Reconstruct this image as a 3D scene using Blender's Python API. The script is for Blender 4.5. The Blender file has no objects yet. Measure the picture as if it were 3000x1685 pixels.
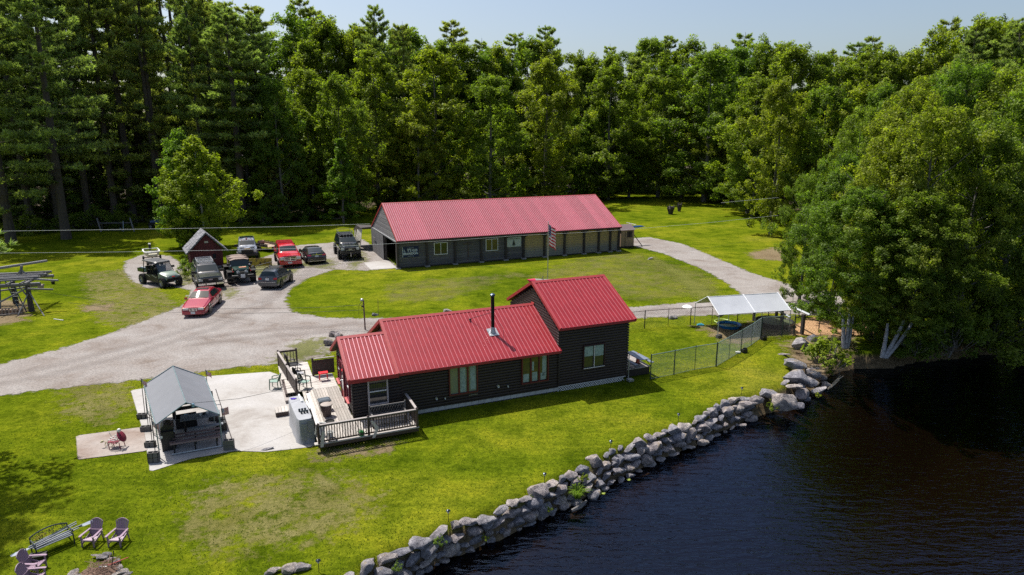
import bpy, math, random
import numpy as np
from mathutils import Vector, Matrix
random.seed(7); rng = np.random.default_rng(7)
SC = bpy.context.scene; COL = SC.collection
# ---------------------------------------------------------------- camera, sky, sun, exposure
F_, CX, CY, CAMH = 1940.0, 1500.0, 842.5, 14.0
TH = math.atan((CY-390)/F_); ct, st = math.cos(TH), math.sin(TH)
cam = bpy.data.cameras.new('camera'); camo = bpy.data.objects.new('camera', cam); COL.objects.link(camo)
cam.sensor_width = 36; cam.lens = 36*F_/3000; cam.clip_end = 4000; cam.clip_start = 0.5
camo.location = (0, 0, CAMH); camo.rotation_euler = (math.pi/2-TH, 0, 0)
SC.camera = camo
SUN_EL, SUN_AZ = math.radians(62), math.atan2(0.66, -0.75)      # where the sun stands, seen from the ground
sdir = Vector((math.cos(SUN_EL)*math.cos(SUN_AZ), math.cos(SUN_EL)*math.sin(SUN_AZ), math.sin(SUN_EL)))
world = bpy.data.worlds.new('World'); SC.world = world; world.use_nodes = True
wn = world.node_tree.nodes; wl = world.node_tree.links; wn.clear()
wo = wn.new('ShaderNodeOutputWorld'); wb = wn.new('ShaderNodeBackground'); sk = wn.new('ShaderNodeTexSky')
sk.sky_type = 'NISHITA'; sk.sun_disc = False; sk.sun_elevation = SUN_EL
sk.sun_rotation = math.atan2(sdir.x, sdir.y); sk.air_density = 1.0; sk.dust_density = 3.0; sk.ozone_density = 1.0
sk.altitude = 100
wb.inputs['Strength'].default_value = 0.115
wl.new(sk.outputs[0], wb.inputs['Color']); wl.new(wb.outputs[0], wo.inputs['Surface'])
sl = bpy.data.lights.new('sun', 'SUN'); sl.energy = 4.9; sl.angle = math.radians(0.53); sl.color = (1.0, 0.95, 0.87)
so = bpy.data.objects.new('sun', sl); COL.objects.link(so); so.rotation_euler = sdir.to_track_quat('Z', 'Y').to_euler()
so.location = (0, 0, 60)
SC.view_settings.view_transform = 'Standard'; SC.view_settings.look = 'None'
SC.view_settings.exposure = 0.34; SC.view_settings.gamma = 1.0; SC.view_settings.use_curve_mapping = False
SC.render.engine = 'CYCLES'; SC.cycles.max_bounces = 8; SC.cycles.diffuse_bounces = 6; SC.cycles.glossy_bounces = 3
SC.cycles.transmission_bounces = 5; SC.cycles.transparent_max_bounces = 16; SC.cycles.use_denoising = False
SC.cycles.caustics_reflective = False; SC.cycles.caustics_refractive = False

# ---------------------------------------------------------------- helpers
def G(px, py, z=0.0):
    """ground point (world x, y) where the photograph's pixel meets the height z"""
    u = (px-CX)/F_; v = (py-CY)/F_; t = (z-CAMH)/(-st-v*ct)
    return (u*t, (ct-v*st)*t)
def HZ(py, y):
    v = (py-CY)/F_; return (-y*st-v*y*ct)/(ct-v*st)+CAMH
def AT(px, py, Y):
    u = (px-CX)/F_; v = (py-CY)/F_; t = Y/(ct-v*st); return (u*t, Y, CAMH+(-st-v*ct)*t)
class MB:
    def __init__(s): s.v = []; s.f = []
    def add(s, vs, fs, M=None):
        n = len(s.v)
        if M is not None: vs = [tuple(M @ Vector(p)) for p in vs]
        s.v += [tuple(p) for p in vs]; s.f += [tuple(i+n for i in f) for f in fs]; return s
    def box(s, c, d, rot=None, M=None):
        hx, hy, hz = d[0]/2, d[1]/2, d[2]/2
        vs = [(x, y, z) for x in (-hx, hx) for y in (-hy, hy) for z in (-hz, hz)]
        fs = [(0,1,3,2), (4,6,7,5), (0,4,5,1), (2,3,7,6), (0,2,6,4), (1,5,7,3)]
        T = Matrix.Translation(c)
        if rot is not None:
            T = T @ (Matrix.Rotation(rot, 4, 'Z') if not isinstance(rot, Matrix) else rot)
        if M is not None: T = M @ T
        return s.add(vs, fs, T)
    def tube(s, p0, p1, r0, r1=None, n=8, caps=True):
        r1 = r0 if r1 is None else r1
        p0 = Vector(p0); p1 = Vector(p1); d = (p1-p0)
        if d.length < 1e-6: return s
        q = d.normalized(); a = q.cross(Vector((0, 0, 1)));
        if a.length < 1e-3: a = Vector((1, 0, 0))
        a.normalize(); b = q.cross(a)
        vs = []
        for p, r in ((p0, r0), (p1, r1)):
            for i in range(n):
                t = 2*math.pi*i/n; vs.append(p+(a*math.cos(t)+b*math.sin(t))*r)
        fs = [(i, (i+1) % n, n+(i+1) % n, n+i) for i in range(n)]
        if caps: fs += [tuple(range(n))[::-1], tuple(range(n, 2*n))]
        return s.add(vs, fs)
    def path(s, pts, rs, n=6):
        pts = [Vector(p) for p in pts]
        if not hasattr(rs, '__len__'): rs = [rs]*len(pts)
        vs = []; m = len(pts)
        for k, p in enumerate(pts):
            d = (pts[min(k+1, m-1)]-pts[max(k-1, 0)]).normalized()
            a = d.cross(Vector((0.05, 0.1, 1)));
            if a.length < 1e-3: a = Vector((1, 0, 0))
            a.normalize(); b = d.cross(a)
            for i in range(n):
                t = 2*math.pi*i/n; vs.append(p+(a*math.cos(t)+b*math.sin(t))*rs[k])
        fs = [(k*n+i, k*n+(i+1) % n, (k+1)*n+(i+1) % n, (k+1)*n+i) for k in range(m-1) for i in range(n)]
        fs += [tuple(range(n))[::-1], tuple(range((m-1)*n, m*n))]
        return s.add(vs, fs)
    def lathe(s, prof, n=20, M=None, sweep=2*math.pi):
        vs = []; full = abs(sweep-2*math.pi) < 1e-6; m = n if full else n+1
        for i in range(m):
            t = sweep*i/n
            for r, z in prof: vs.append((r*math.cos(t), r*math.sin(t), z))
        k = len(prof); fs = []
        for i in range(n):
            j = (i+1) % m
            for q in range(k-1): fs.append((i*k+q, j*k+q, j*k+q+1, i*k+q+1))
        return s.add(vs, fs, M)
    def prism(s, poly, z0, z1, M=None):
        n = len(poly); vs = [(x, y, z0) for x, y in poly]+[(x, y, z1) for x, y in poly]
        fs = [tuple(range(n))[::-1], tuple(range(n, 2*n))]+[(i, (i+1) % n, n+(i+1) % n, n+i) for i in range(n)]
        return s.add(vs, fs, M)
    def quad(s, a, b, c, d): return s.add([a, b, c, d], [(0, 1, 2, 3)])
    def loft(s, rings, close=False, caps=True):
        n = len(rings[0]); vs = [p for r in rings for p in r]; fs = []
        for k in range(len(rings)-1):
            for i in range(n if close else n-1):
                j = (i+1) % n; fs.append((k*n+i, k*n+j, (k+1)*n+j, (k+1)*n+i))
        if caps: fs += [tuple(range(n))[::-1], tuple(range((len(rings)-1)*n, len(rings)*n))]
        return s.add(vs, fs)
    def mesh(s, name, smooth=False):
        me = bpy.data.meshes.new(name); me.from_pydata(s.v, [], s.f); me.update()
        if smooth:
            me.polygons.foreach_set('use_smooth', [True]*len(me.polygons))
            try: me.set_sharp_from_angle(angle=math.radians(38))
            except Exception: pass
        return me
def ob(name, mb, mat, parent=None, smooth=False, loc=None, rz=None, fix=True):
    me = mb if isinstance(mb, bpy.types.Mesh) else mb.mesh(name, smooth)
    if fix and not isinstance(mb, bpy.types.Mesh):
        import bmesh
        bm = bmesh.new(); bm.from_mesh(me); bmesh.ops.recalc_face_normals(bm, faces=bm.faces); bm.to_mesh(me); bm.free()
    if mat is not None and not me.materials: me.materials.append(mat)
    o = bpy.data.objects.new(name, me); COL.objects.link(o)
    if parent is not None: o.parent = parent
    if loc is not None: o.location = loc
    if rz is not None: o.rotation_euler = (0, 0, rz)
    return o
def tag(o, label=None, cat=None, group=None, kind=None):
    if label: o['label'] = label
    if cat: o['category'] = cat
    if group: o['group'] = group
    if kind: o['kind'] = kind
    return o
def thing(name, label, cat, loc=(0, 0, 0), rz=0, group=None, scale=None):
    o = bpy.data.objects.new(name, None); COL.objects.link(o); o.location = loc; o.rotation_euler = (0, 0, rz)
    o.empty_display_size = 0.2
    if scale is not None: o.scale = scale
    return tag(o, label, cat, group)
def dup(o, parent=None, loc=None, rz=None, label=None, scale=None):
    c = o.copy(); COL.objects.link(c)
    if parent is not None: c.parent = parent
    if loc is not None: c.location = loc
    if rz is not None: c.rotation_euler = (0, 0, rz)
    if scale is not None: c.scale = scale
    if label: c['label'] = label
    for ch in list(o.children): dup(ch, c)
    return c
# ---------------------------------------------------------------- materials
def nodes(name):
    m = bpy.data.materials.new(name); m.use_nodes = True; nt = m.node_tree
    return m, nt.nodes, nt.links, nt.nodes['Principled BSDF']
def ramp(n, stops):
    r = n.new('ShaderNodeValToRGB'); e = r.color_ramp.elements
    while len(e) > 1: e.remove(e[-1])
    e[0].position = stops[0][0]; e[0].color = (*stops[0][1], 1)
    for p, c in stops[1:]:
        k = e.new(p); k.color = (*c, 1)
    return r
def noise(n, l, scale, detail=4, rough=0.55, coord='Object', stretch=None, dist=0.0, loc=None):
    tc = n.new('ShaderNodeTexCoord'); t = n.new('ShaderNodeTexNoise'); t.inputs['Scale'].default_value = scale
    t.inputs['Detail'].default_value = detail; t.inputs['Roughness'].default_value = rough; t.inputs['Distortion'].default_value = dist
    src = tc.outputs[coord]
    if stretch or loc:
        mp = n.new('ShaderNodeMapping')
        if stretch:
            mp.inputs['Rotation'].default_value = (0, 0, stretch[3] if len(stretch) > 3 else 0)
            mp.inputs['Scale'].default_value = stretch[:3]
        if loc: mp.inputs['Location'].default_value = loc
        l.new(src, mp.inputs['Vector']); src = mp.outputs[0]
    l.new(src, t.inputs['Vector']); return t
def mixc(n, l, fac, a, b, mode='MIX'):
    m = n.new('ShaderNodeMix'); m.data_type = 'RGBA'; m.blend_type = mode
    for s, v in ((0, fac), (6, a), (7, b)):
        if hasattr(v, 'is_output') or hasattr(v, 'links'): l.new(v, m.inputs[s])
        elif isinstance(v, (int, float)): m.inputs[s].default_value = v
        else: m.inputs[s].default_value = (*v, 1) if len(v) == 3 else v
    return m.outputs[2]
def bump(n, l, b, h, strength=0.4, dist=0.02):
    bp = n.new('ShaderNodeBump'); bp.inputs['Strength'].default_value = strength; bp.inputs['Distance'].default_value = dist
    l.new(h, bp.inputs['Height']); l.new(bp.outputs[0], b.inputs['Normal']); return bp
MATS = {}
def M(name, col, rough=0.7, metal=0.0, var=0.12, nscale=6.0, bmp=0.0, spec=None, coat=0.0, trans=0.0, randv=0.0):
    if name in MATS: return MATS[name]
    m, n, l, b = nodes(name); t = noise(n, l, nscale, 5, 0.6)
    lo = tuple(max(0, c*(1-var)) for c in col); hi = tuple(min(1, c*(1+var)) for c in col)
    r = ramp(n, [(0.3, lo), (0.7, hi)]); l.new(t.outputs[0], r.inputs[0]); out = r.outputs[0]
    if randv:
        oi = n.new('ShaderNodeObjectInfo'); mr = n.new('ShaderNodeMapRange'); l.new(oi.outputs['Random'], mr.inputs[0])
        mr.inputs[3].default_value = 1-randv; mr.inputs[4].default_value = 1+randv
        vm = n.new('ShaderNodeVectorMath'); vm.operation = 'SCALE'; l.new(out, vm.inputs[0]); l.new(mr.outputs[0], vm.inputs['Scale']); out = vm.outputs[0]
    l.new(out, b.inputs['Base Color']); b.inputs['Roughness'].default_value = rough; b.inputs['Metallic'].default_value = metal
    if spec is not None: b.inputs['Specular IOR Level'].default_value = spec
    if coat: b.inputs['Coat Weight'].default_value = coat; b.inputs['Coat Roughness'].default_value = 0.05
    if bmp: bump(n, l, b, t.outputs[0], bmp)
    MATS[name] = m; return m
def wood(name, a, c, rough=0.8, axis=0, scale=3.0, randv=0.18):
    if name in MATS: return MATS[name]
    m, n, l, b = nodes(name); s = [14, 14, 14]; s[axis] = 1.2
    t = noise(n, l, scale, 6, 0.6, stretch=s); r = ramp(n, [(0.3, a), (0.68, c)]); l.new(t.outputs[0], r.inputs[0])
    oi = n.new('ShaderNodeObjectInfo'); mr = n.new('ShaderNodeMapRange'); l.new(oi.outputs['Random'], mr.inputs[0])
    mr.inputs[3].default_value = 1-randv; mr.inputs[4].default_value = 1+randv
    vm = n.new('ShaderNodeVectorMath'); vm.operation = 'SCALE'; l.new(r.outputs[0], vm.inputs[0]); l.new(mr.outputs[0], vm.inputs['Scale'])
    l.new(vm.outputs[0], b.inputs['Base Color']); b.inputs['Roughness'].default_value = rough; bump(n, l, b, t.outputs[0], 0.35, 0.01)
    MATS[name] = m; return m
def glass(name, col=(0.02, 0.025, 0.03), rough=0.06):
    if name in MATS: return MATS[name]
    m, n, l, b = nodes(name); b.inputs['Base Color'].default_value = (*col, 1); b.inputs['Roughness'].default_value = rough
    b.inputs['Specular IOR Level'].default_value = 0.9; t = noise(n, l, 1.2, 2); bump(n, l, b, t.outputs[0], 0.05, 0.02)
    MATS[name] = m; return m
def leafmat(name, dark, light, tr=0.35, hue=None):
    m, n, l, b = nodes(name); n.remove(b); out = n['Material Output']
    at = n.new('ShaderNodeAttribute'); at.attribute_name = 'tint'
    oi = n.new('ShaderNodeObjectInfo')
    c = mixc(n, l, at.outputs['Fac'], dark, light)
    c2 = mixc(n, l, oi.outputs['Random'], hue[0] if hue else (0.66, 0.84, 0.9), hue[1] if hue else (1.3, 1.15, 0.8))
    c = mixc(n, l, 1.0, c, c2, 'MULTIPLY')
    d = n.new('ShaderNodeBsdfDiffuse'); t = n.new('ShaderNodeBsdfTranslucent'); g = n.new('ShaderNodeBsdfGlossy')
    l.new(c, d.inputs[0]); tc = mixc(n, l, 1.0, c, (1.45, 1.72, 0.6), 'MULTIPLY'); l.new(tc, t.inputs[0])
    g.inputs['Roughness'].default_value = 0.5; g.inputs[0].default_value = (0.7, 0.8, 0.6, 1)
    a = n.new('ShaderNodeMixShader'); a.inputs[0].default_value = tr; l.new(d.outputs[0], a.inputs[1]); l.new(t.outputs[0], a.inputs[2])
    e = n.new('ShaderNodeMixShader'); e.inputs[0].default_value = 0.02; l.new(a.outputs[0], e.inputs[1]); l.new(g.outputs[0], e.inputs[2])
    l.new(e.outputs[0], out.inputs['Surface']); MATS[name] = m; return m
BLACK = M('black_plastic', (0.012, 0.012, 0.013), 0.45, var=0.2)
DARKMETAL = M('dark_metal', (0.03, 0.03, 0.032), 0.45, 0.4)
GALV = M('galvanised_steel', (0.42, 0.44, 0.46), 0.42, 0.8)
CHROME = M('chrome', (0.75, 0.76, 0.78), 0.12, 1.0, var=0.03)
RUBBER = M('tyre_rubber', (0.014, 0.014, 0.014), 0.85)
WHITE = M('white_paint', (0.72, 0.72, 0.7), 0.5, var=0.05)
GLASS = glass('window_glass'); CARGLASS = glass('vehicle_glass', (0.012, 0.022, 0.026), 0.03); CARGLASS.node_tree.nodes['Principled BSDF'].inputs['Specular IOR Level'].default_value = 0.45
BARK = wood('pine_bark', (0.035, 0.028, 0.022), (0.11, 0.09, 0.075), 0.95, 2, 2.0)
# ---------------------------------------------------------------- ground shape
TOPPX = [(700, 1900), (880, 1745), (1003, 1690), (1042, 1668), (1090, 1637), (1171, 1603), (1237, 1580), (1277, 1557), (1343, 1528), (1430, 1511), (1487, 1474), (1530, 1454),
    (1623, 1408), (1683, 1373), (1737, 1346), (1802, 1310), (1878, 1289), (1924, 1267), (2009, 1240), (2074, 1205), (2119, 1172), (2214, 1155), (2262, 1141), (2308, 1122),
    (2313, 1095), (2305, 1064), (2298, 1039), (2297, 1018), (2330, 1003), (2420, 1008), (2480, 1032), (2590, 1035), (2700, 1015), (2800, 1005), (3000, 985), (3600, 930), (5000, 850)]
WATPX = [(1000, 1900), (1100, 1780), (1231, 1685), (1277, 1657), (1320, 1634), (1369, 1617), (1412, 1591), (1478, 1574), (1560, 1532), (1645, 1490), (1723, 1462), (1780, 1424), (1851, 1389), (1916, 1356),
    (1965, 1335), (2011, 1318), (2052, 1305), (2090, 1276), (2134, 1262), (2192, 1230), (2235, 1216), (2289, 1201), (2327, 1180), (2366, 1168), (2410, 1139), (2431, 1124), (2463, 1100),
    (2477, 1088), (2531, 1065), (2585, 1054), (2648, 1043), (2724, 1033), (2800, 1024), (3000, 1008), (3600, 965), (5000, 890)]
WZ = -1.1
TOP = np.array([(-30, -60)]+[G(*p) for p in TOPPX]+[(400, 120)]); WAT = np.array([(-24, -60)]+[G(*p, WZ) for p in WATPX]+[(400, 112)])
def pldist(P, L, closed=False):
    A = L if not closed else np.vstack([L, L[:1]]); d = np.full(len(P), 1e9)
    for a, b in zip(A[:-1], A[1:]):
        ab = b-a; t = np.clip(((P-a)@ab)/max(ab@ab, 1e-9), 0, 1); q = a+t[:, None]*ab
        d = np.minimum(d, np.hypot(*(P-q).T))
    return d
def inside(P, poly):
    r = np.zeros(len(P), bool); x, y = P[:, 0], P[:, 1]; n = len(poly)
    for i in range(n):
        x1, y1 = poly[i]; x2, y2 = poly[(i+1) % n]
        if y1 == y2: continue
        c = ((y1 > y) != (y2 > y)) & (x < (x2-x1)*(y-y1)/(y2-y1)+x1); r ^= c
    return r
def sdist(P, poly): return np.where(inside(P, poly), 1, -1)*pldist(P, poly, True)
LAKE_T = np.vstack([TOP, [(400, -60)]]); LAKE_W = np.vstack([WAT, [(400, -60)]])
def height(P):
    inT = inside(P, LAKE_T); inW = inside(P, LAKE_W); z = np.zeros(len(P))
    k = inT; dt = pldist(P[k], TOP); dw = pldist(P[k], WAT); w = inW[k]
    z[k] = np.where(w, WZ-0.12-np.minimum(2.6, 0.42*dw), (WZ-0.12)*dt/(dt+dw+1e-6)-0.1*np.minimum(1, dt*3)); return z
def gridmesh(name, xs, ys, hf=None):
    X, Y = np.meshgrid(xs, ys); P = np.c_[X.ravel(), Y.ravel()]; Z = hf(P) if hf else np.zeros(len(P))
    nx, ny = len(xs), len(ys); I = np.arange(nx*ny).reshape(ny, nx)
    Q = np.stack([I[:-1, :-1], I[:-1, 1:], I[1:, 1:], I[1:, :-1]], -1).reshape(-1, 4)
    return P, Z, Q
def npmesh(name, V, Q, attrs=None, smooth=False):
    me = bpy.data.meshes.new(name); k = Q.shape[1]
    me.vertices.add(len(V)); me.vertices.foreach_set('co', np.ascontiguousarray(V, np.float32).ravel())
    me.loops.add(len(Q)*k); me.loops.foreach_set('vertex_index', np.ascontiguousarray(Q, np.int32).ravel())
    me.polygons.add(len(Q)); me.polygons.foreach_set('loop_start', np.arange(len(Q), dtype=np.int32)*k)
    me.polygons.foreach_set('loop_total', np.full(len(Q), k, np.int32))
    if smooth: me.polygons.foreach_set('use_smooth', np.ones(len(Q), bool))
    for an, (dom, arr) in (attrs or {}).items():
        a = me.attributes.new(an, 'FLOAT', dom); a.data.foreach_set('value', np.ascontiguousarray(arr, np.float32))
    me.update(); me.validate(); return me
# grass
def grassmat():
    m, n, l, b = nodes('lawn_grass')
    big = noise(n, l, 0.09, 4, 0.6, dist=0.6); mid = noise(n, l, 0.55, 5, 0.65, dist=0.4); streak = noise(n, l, 1.6, 4, 0.6, stretch=(0.35, 1.8, 1, 0.35))
    fine = noise(n, l, 4.5, 7, 0.8); vf = noise(n, l, 15.0, 4, 0.85)
    r1 = ramp(n, [(0.32, (0.066, 0.098, 0.006)), (0.46, (0.108, 0.140, 0.008)), (0.6, (0.152, 0.170, 0.013)), (0.75, (0.195, 0.188, 0.030))])
    l.new(big.outputs[0], r1.inputs[0])
    r2 = ramp(n, [(0.32, (0.42, 0.52, 0.4)), (0.5, (0.95, 0.98, 0.95)), (0.68, (1.35, 1.22, 1.2))]); l.new(mid.outputs[0], r2.inputs[0])
    c = mixc(n, l, 0.85, r1.outputs[0], r2.outputs[0], 'MULTIPLY')
    r3 = ramp(n, [(0.3, (0.74, 0.78, 0.7)), (0.7, (1.2, 1.18, 1.0))]); l.new(streak.outputs[0], r3.inputs[0])
    c = mixc(n, l, 0.8, c, r3.outputs[0], 'MULTIPLY')
    r4 = ramp(n, [(0.34, (0.42, 0.5, 0.35)), (0.5, (1, 1, 1)), (0.66, (1.6, 1.5, 1.3))]); l.new(fine.outputs[0], r4.inputs[0])
    c = mixc(n, l, 0.9, c, r4.outputs[0], 'MULTIPLY')
    r5 = ramp(n, [(0.36, (0.5, 0.55, 0.45)), (0.64, (1.5, 1.45, 1.3))]); l.new(vf.outputs[0], r5.inputs[0])
    c = mixc(n, l, 0.7, c, r5.outputs[0], 'MULTIPLY')
    # bank and lake bed take over with height
    ge = n.new('ShaderNodeNewGeometry'); sx = n.new('ShaderNodeSeparateXYZ'); l.new(ge.outputs['Position'], sx.inputs[0])
    mr = n.new('ShaderNodeMapRange'); mr.inputs[1].default_value = -0.12; mr.inputs[2].default_value = -0.4; l.new(sx.outputs['Z'], mr.inputs[0])
    md = n.new('ShaderNodeMapRange'); md.inputs[1].default_value = -1.2; md.inputs[2].default_value = -1.9; l.new(sx.outputs['Z'], md.inputs[0])
    soil = ramp(n, [(0.3, (0.06, 0.045, 0.028)), (0.7, (0.24, 0.18, 0.11))]); l.new(fine.outputs[0], soil.inputs[0])
    c = mixc(n, l, mr.outputs[0], c, soil.outputs[0]); c = mixc(n, l, md.outputs[0], c, (0.055, 0.044, 0.037))
    l.new(c, b.inputs['Base Color']); b.inputs['Roughness'].default_value = 1.0; b.inputs['Specular IOR Level'].default_value = 0.0
    ad = n.new('ShaderNodeMath'); ad.operation = 'ADD'; l.new(fine.outputs[0], ad.inputs[0]); l.new(vf.outputs[0], ad.inputs[1])
    bump(n, l, b, ad.outputs[0], 0.75, 0.07); return m
GRASS = grassmat()
xs = np.unique(np.r_[np.linspace(-1500, -60, 12), np.arange(-60, -14, 2.0), np.arange(-14, 42, 0.45), np.arange(42, 120, 2.5), np.linspace(120, 1500, 12)])
ys = np.unique(np.r_[np.linspace(-300, 6, 6), np.arange(6, 56, 0.45), np.arange(56, 130, 3.0), np.linspace(130, 1500, 14)])
P, Z, Q = gridmesh('ground', xs, ys, height)
ground = ob('ground', npmesh('ground', np.c_[P, Z], Q, smooth=True), GRASS); tag(ground, 'mown green lawn with dry yellowish streaks around the cabin', kind='structure')
# lake
def watermat():
    m, n, l, b = nodes('lake_water'); n.remove(b); out = n['Material Output']
    tr = n.new('ShaderNodeBsdfTransparent'); tr.inputs[0].default_value = (0.30, 0.24, 0.19, 1)
    g = n.new('ShaderNodeBsdfGlossy'); g.inputs['Roughness'].default_value = 0.035; g.inputs[0].default_value = (0.38, 0.54, 0.79, 1); fr = n.new('ShaderNodeFresnel'); fr.inputs[0].default_value = 1.62  # blue of the reflected sky put into the gloss colour
    w = noise(n, l, 1.0, 3, 0.55, stretch=(0.8, 3.2, 1, -0.25), dist=0.5); w2 = noise(n, l, 3.2, 2, 0.5, stretch=(0.7, 2.4, 1, 0.12), dist=0.3)
    patch = noise(n, l, 0.06, 2, 0.5); ad = n.new('ShaderNodeMath'); ad.operation = 'MULTIPLY_ADD'; l.new(w2.outputs[0], ad.inputs[0]); ad.inputs[1].default_value = 0.4; l.new(w.outputs[0], ad.inputs[2])
    mu = n.new('ShaderNodeMath'); mu.operation = 'MULTIPLY'; l.new(ad.outputs[0], mu.inputs[0]); l.new(patch.outputs[0], mu.inputs[1])
    bp = n.new('ShaderNodeBump'); bp.inputs['Strength'].default_value = 0.65; bp.inputs['Distance'].default_value = 0.18; l.new(mu.outputs[0], bp.inputs['Height'])
    l.new(bp.outputs[0], g.inputs['Normal']); l.new(bp.outputs[0], fr.inputs['Normal'])
    mx = n.new('ShaderNodeMixShader'); l.new(fr.outputs[0], mx.inputs[0]); l.new(tr.outputs[0], mx.inputs[1]); l.new(g.outputs[0], mx.inputs[2])
    l.new(mx.outputs[0], out.inputs['Surface']); return m
wx = np.array([-60, 0, 60, 400.0]); wy = np.array([-60.0, 0, 40, 110])
P, Z, Q = gridmesh('lake_water', wx, wy); water = ob('lake_water', npmesh('lake_water', np.c_[P, Z+WZ], Q), watermat()); tag(water, 'dark rippled lake water', kind='structure')
# surface patches with ragged edges
def patchmat(name, stops, fade=0.5, amp=0.6, nscale=1.6, fscale=14, cover=1.0, rough=0.95, bmp=0.4, soft=0.06, grain=0.5):
    m, n, l, b = nodes(name); out = n['Material Output']
    a = noise(n, l, 0.35, 5, 0.65, dist=0.5); f = noise(n, l, fscale, 6, 0.8)
    r = ramp(n, stops); l.new(a.outputs[0], r.inputs[0])
    r2 = ramp(n, [(0.28, (1-grain,)*3), (0.5, (1, 1, 1)), (0.75, (1+grain,)*3)]); l.new(f.outputs[0], r2.inputs[0])
    c = mixc(n, l, 1.0, r.outputs[0], r2.outputs[0], 'MULTIPLY'); l.new(c, b.inputs['Base Color'])
    b.inputs['Roughness'].default_value = rough; b.inputs['Specular IOR Level'].default_value = 0.2; bump(n, l, b, f.outputs[0], bmp, 0.03)
    at = n.new('ShaderNodeAttribute'); at.attribute_name = 'edge'; e = noise(n, l, nscale, 6, 0.7)
    s = n.new('ShaderNodeMath'); s.operation = 'SUBTRACT'; l.new(e.outputs[0], s.inputs[0]); s.inputs[1].default_value = 0.5
    s2 = n.new('ShaderNodeMath'); s2.operation = 'MULTIPLY_ADD'; l.new(s.outputs[0], s2.inputs[0]); s2.inputs[1].default_value = amp*2; l.new(at.outputs['Fac'], s2.inputs[2])
    mr = n.new('ShaderNodeMapRange'); mr.inputs[1].default_value = -soft; mr.inputs[2].default_value = soft; mr.inputs[4].default_value = cover; l.new(s2.outputs[0], mr.inputs[0])
    tp = n.new('ShaderNodeBsdfTransparent'); mx = n.new('ShaderNodeMixShader'); l.new(mr.outputs[0], mx.inputs[0]); l.new(tp.outputs[0], mx.inputs[1]); l.new(b.outputs[0], mx.inputs[2])
    l.new(mx.outputs[0], out.inputs['Surface']); return m
def patch(name, poly, mat, z, label, cell=0.5, margin=1.0, px=True, kind='structure', dmax=99):
    W = np.array([G(*p) for p in poly] if px else poly); lo = W.min(0)-margin; hi = W.max(0)+margin
    P, Z, Q = gridmesh(name, np.arange(lo[0], hi[0]+cell, cell), np.arange(lo[1], hi[1]+cell, cell)); d = sdist(P, W)
    keep = (d[Q] > -margin).any(1); Q = Q[keep]; u, inv = np.unique(Q, return_inverse=True); Q = inv.reshape(-1, 4)
    o = ob(name, npmesh(name, np.c_[P[u], np.full(len(u), z)], Q, {'edge': ('POINT', np.minimum(d[u], dmax))}), mat); tag(o, label, kind=kind); return o
GRAV = patchmat('gravel', [(0.3, (0.17, 0.138, 0.118)), (0.45, (0.235, 0.21, 0.195)), (0.7, (0.29, 0.272, 0.26))], amp=0.9, nscale=1.4, fscale=8, bmp=0.6, soft=0.12, grain=0.55)
DRY = patchmat('dry_grass', [(0.3, (0.13, 0.12, 0.025)), (0.7, (0.24, 0.21, 0.085))], amp=3.4, nscale=1.5, fscale=6, cover=0.62, soft=0.5, grain=0.5)
DRYP = patchmat('pale_grass', [(0.3, (0.13, 0.12, 0.025)), (0.7, (0.22, 0.19, 0.08))], amp=3.4, nscale=0.8, fscale=6, cover=0.4, soft=0.9, grain=0.5)
DIRT = patchmat('bare_dirt', [(0.3, (0.17, 0.12, 0.07)), (0.7, (0.26, 0.20, 0.125))], amp=2.2, nscale=1.3, fscale=8, cover=0.75, soft=0.4, grain=0.4)
CONC = patchmat('concrete', [(0.3, (0.26, 0.235, 0.215)), (0.46, (0.37, 0.355, 0.34)), (0.7, (0.43, 0.42, 0.415))], amp=0.04, nscale=3, fscale=7, bmp=0.12, soft=0.02, grain=0.14)
STAIN = patchmat('stained_concrete', [(0.3, (0.20, 0.14, 0.11)), (0.5, (0.31, 0.265, 0.24)), (0.7, (0.38, 0.35, 0.33))], amp=0.03, nscale=3, fscale=7, bmp=0.12, soft=0.02, grain=0.2)
MULCH = patchmat('wood_chips', [(0.3, (0.30, 0.17, 0.09)), (0.7, (0.46, 0.29, 0.16))], amp=0.6, nscale=1.5, fscale=10, soft=0.2, grain=0.5)
LITTER = patchmat('forest_litter', [(0.3, (0.03, 0.028, 0.015)), (0.7, (0.09, 0.06, 0.035))], amp=3, nscale=0.3, fscale=6, soft=1.0, grain=0.4)
patch('forest_floor', [(-400, 655), (200, 668), (560, 640), (800, 655), (1000, 640), (1120, 596), (1300, 582), (1760, 560), (2060, 558), (2150, 600), (2300, 625), (2500, 640), (3300, 640), (3300, 470), (-400, 470)], LITTER, 0.004, 'dark leaf litter under the forest edge', cell=3, margin=6)
patch('dry_lawn', [(590, 1440), (760, 1400), (950, 1395), (1060, 1430), (1080, 1500), (960, 1560), (760, 1600), (620, 1610), (560, 1540)], DRY, 0.006, 'pale dried-out lawn in the middle of the slope', margin=2.2, dmax=.25)
patch('dry_lawn', [(1150, 830), (1350, 815), (1560, 810), (1700, 760), (1850, 740), (2050, 800), (2100, 850), (1900, 880), (1500, 800), (1300, 880), (1150, 880)], DRYP, 0.006, 'pale dry grass between the barn and the cabin', margin=2.2, dmax=.25)
patch('dry_lawn', [(250, 800), (360, 790), (460, 850), (520, 900), (400, 960), (300, 940)], DRY, 0.006, 'worn pale grass beside the gravel loop', margin=2.2, dmax=.25)
patch('dry_lawn', [(200, 1120), (330, 1110), (390, 1180), (300, 1240), (210, 1210)], DRY, 0.006, 'pale grass left of the pavilion', margin=2.2, dmax=.25)
patch('bare_dirt', [(2190, 742), (2270, 725), (2330, 755), (2280, 764), (2210, 758)], DIRT, 0.008, 'bare brown soil in the far meadow')
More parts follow.
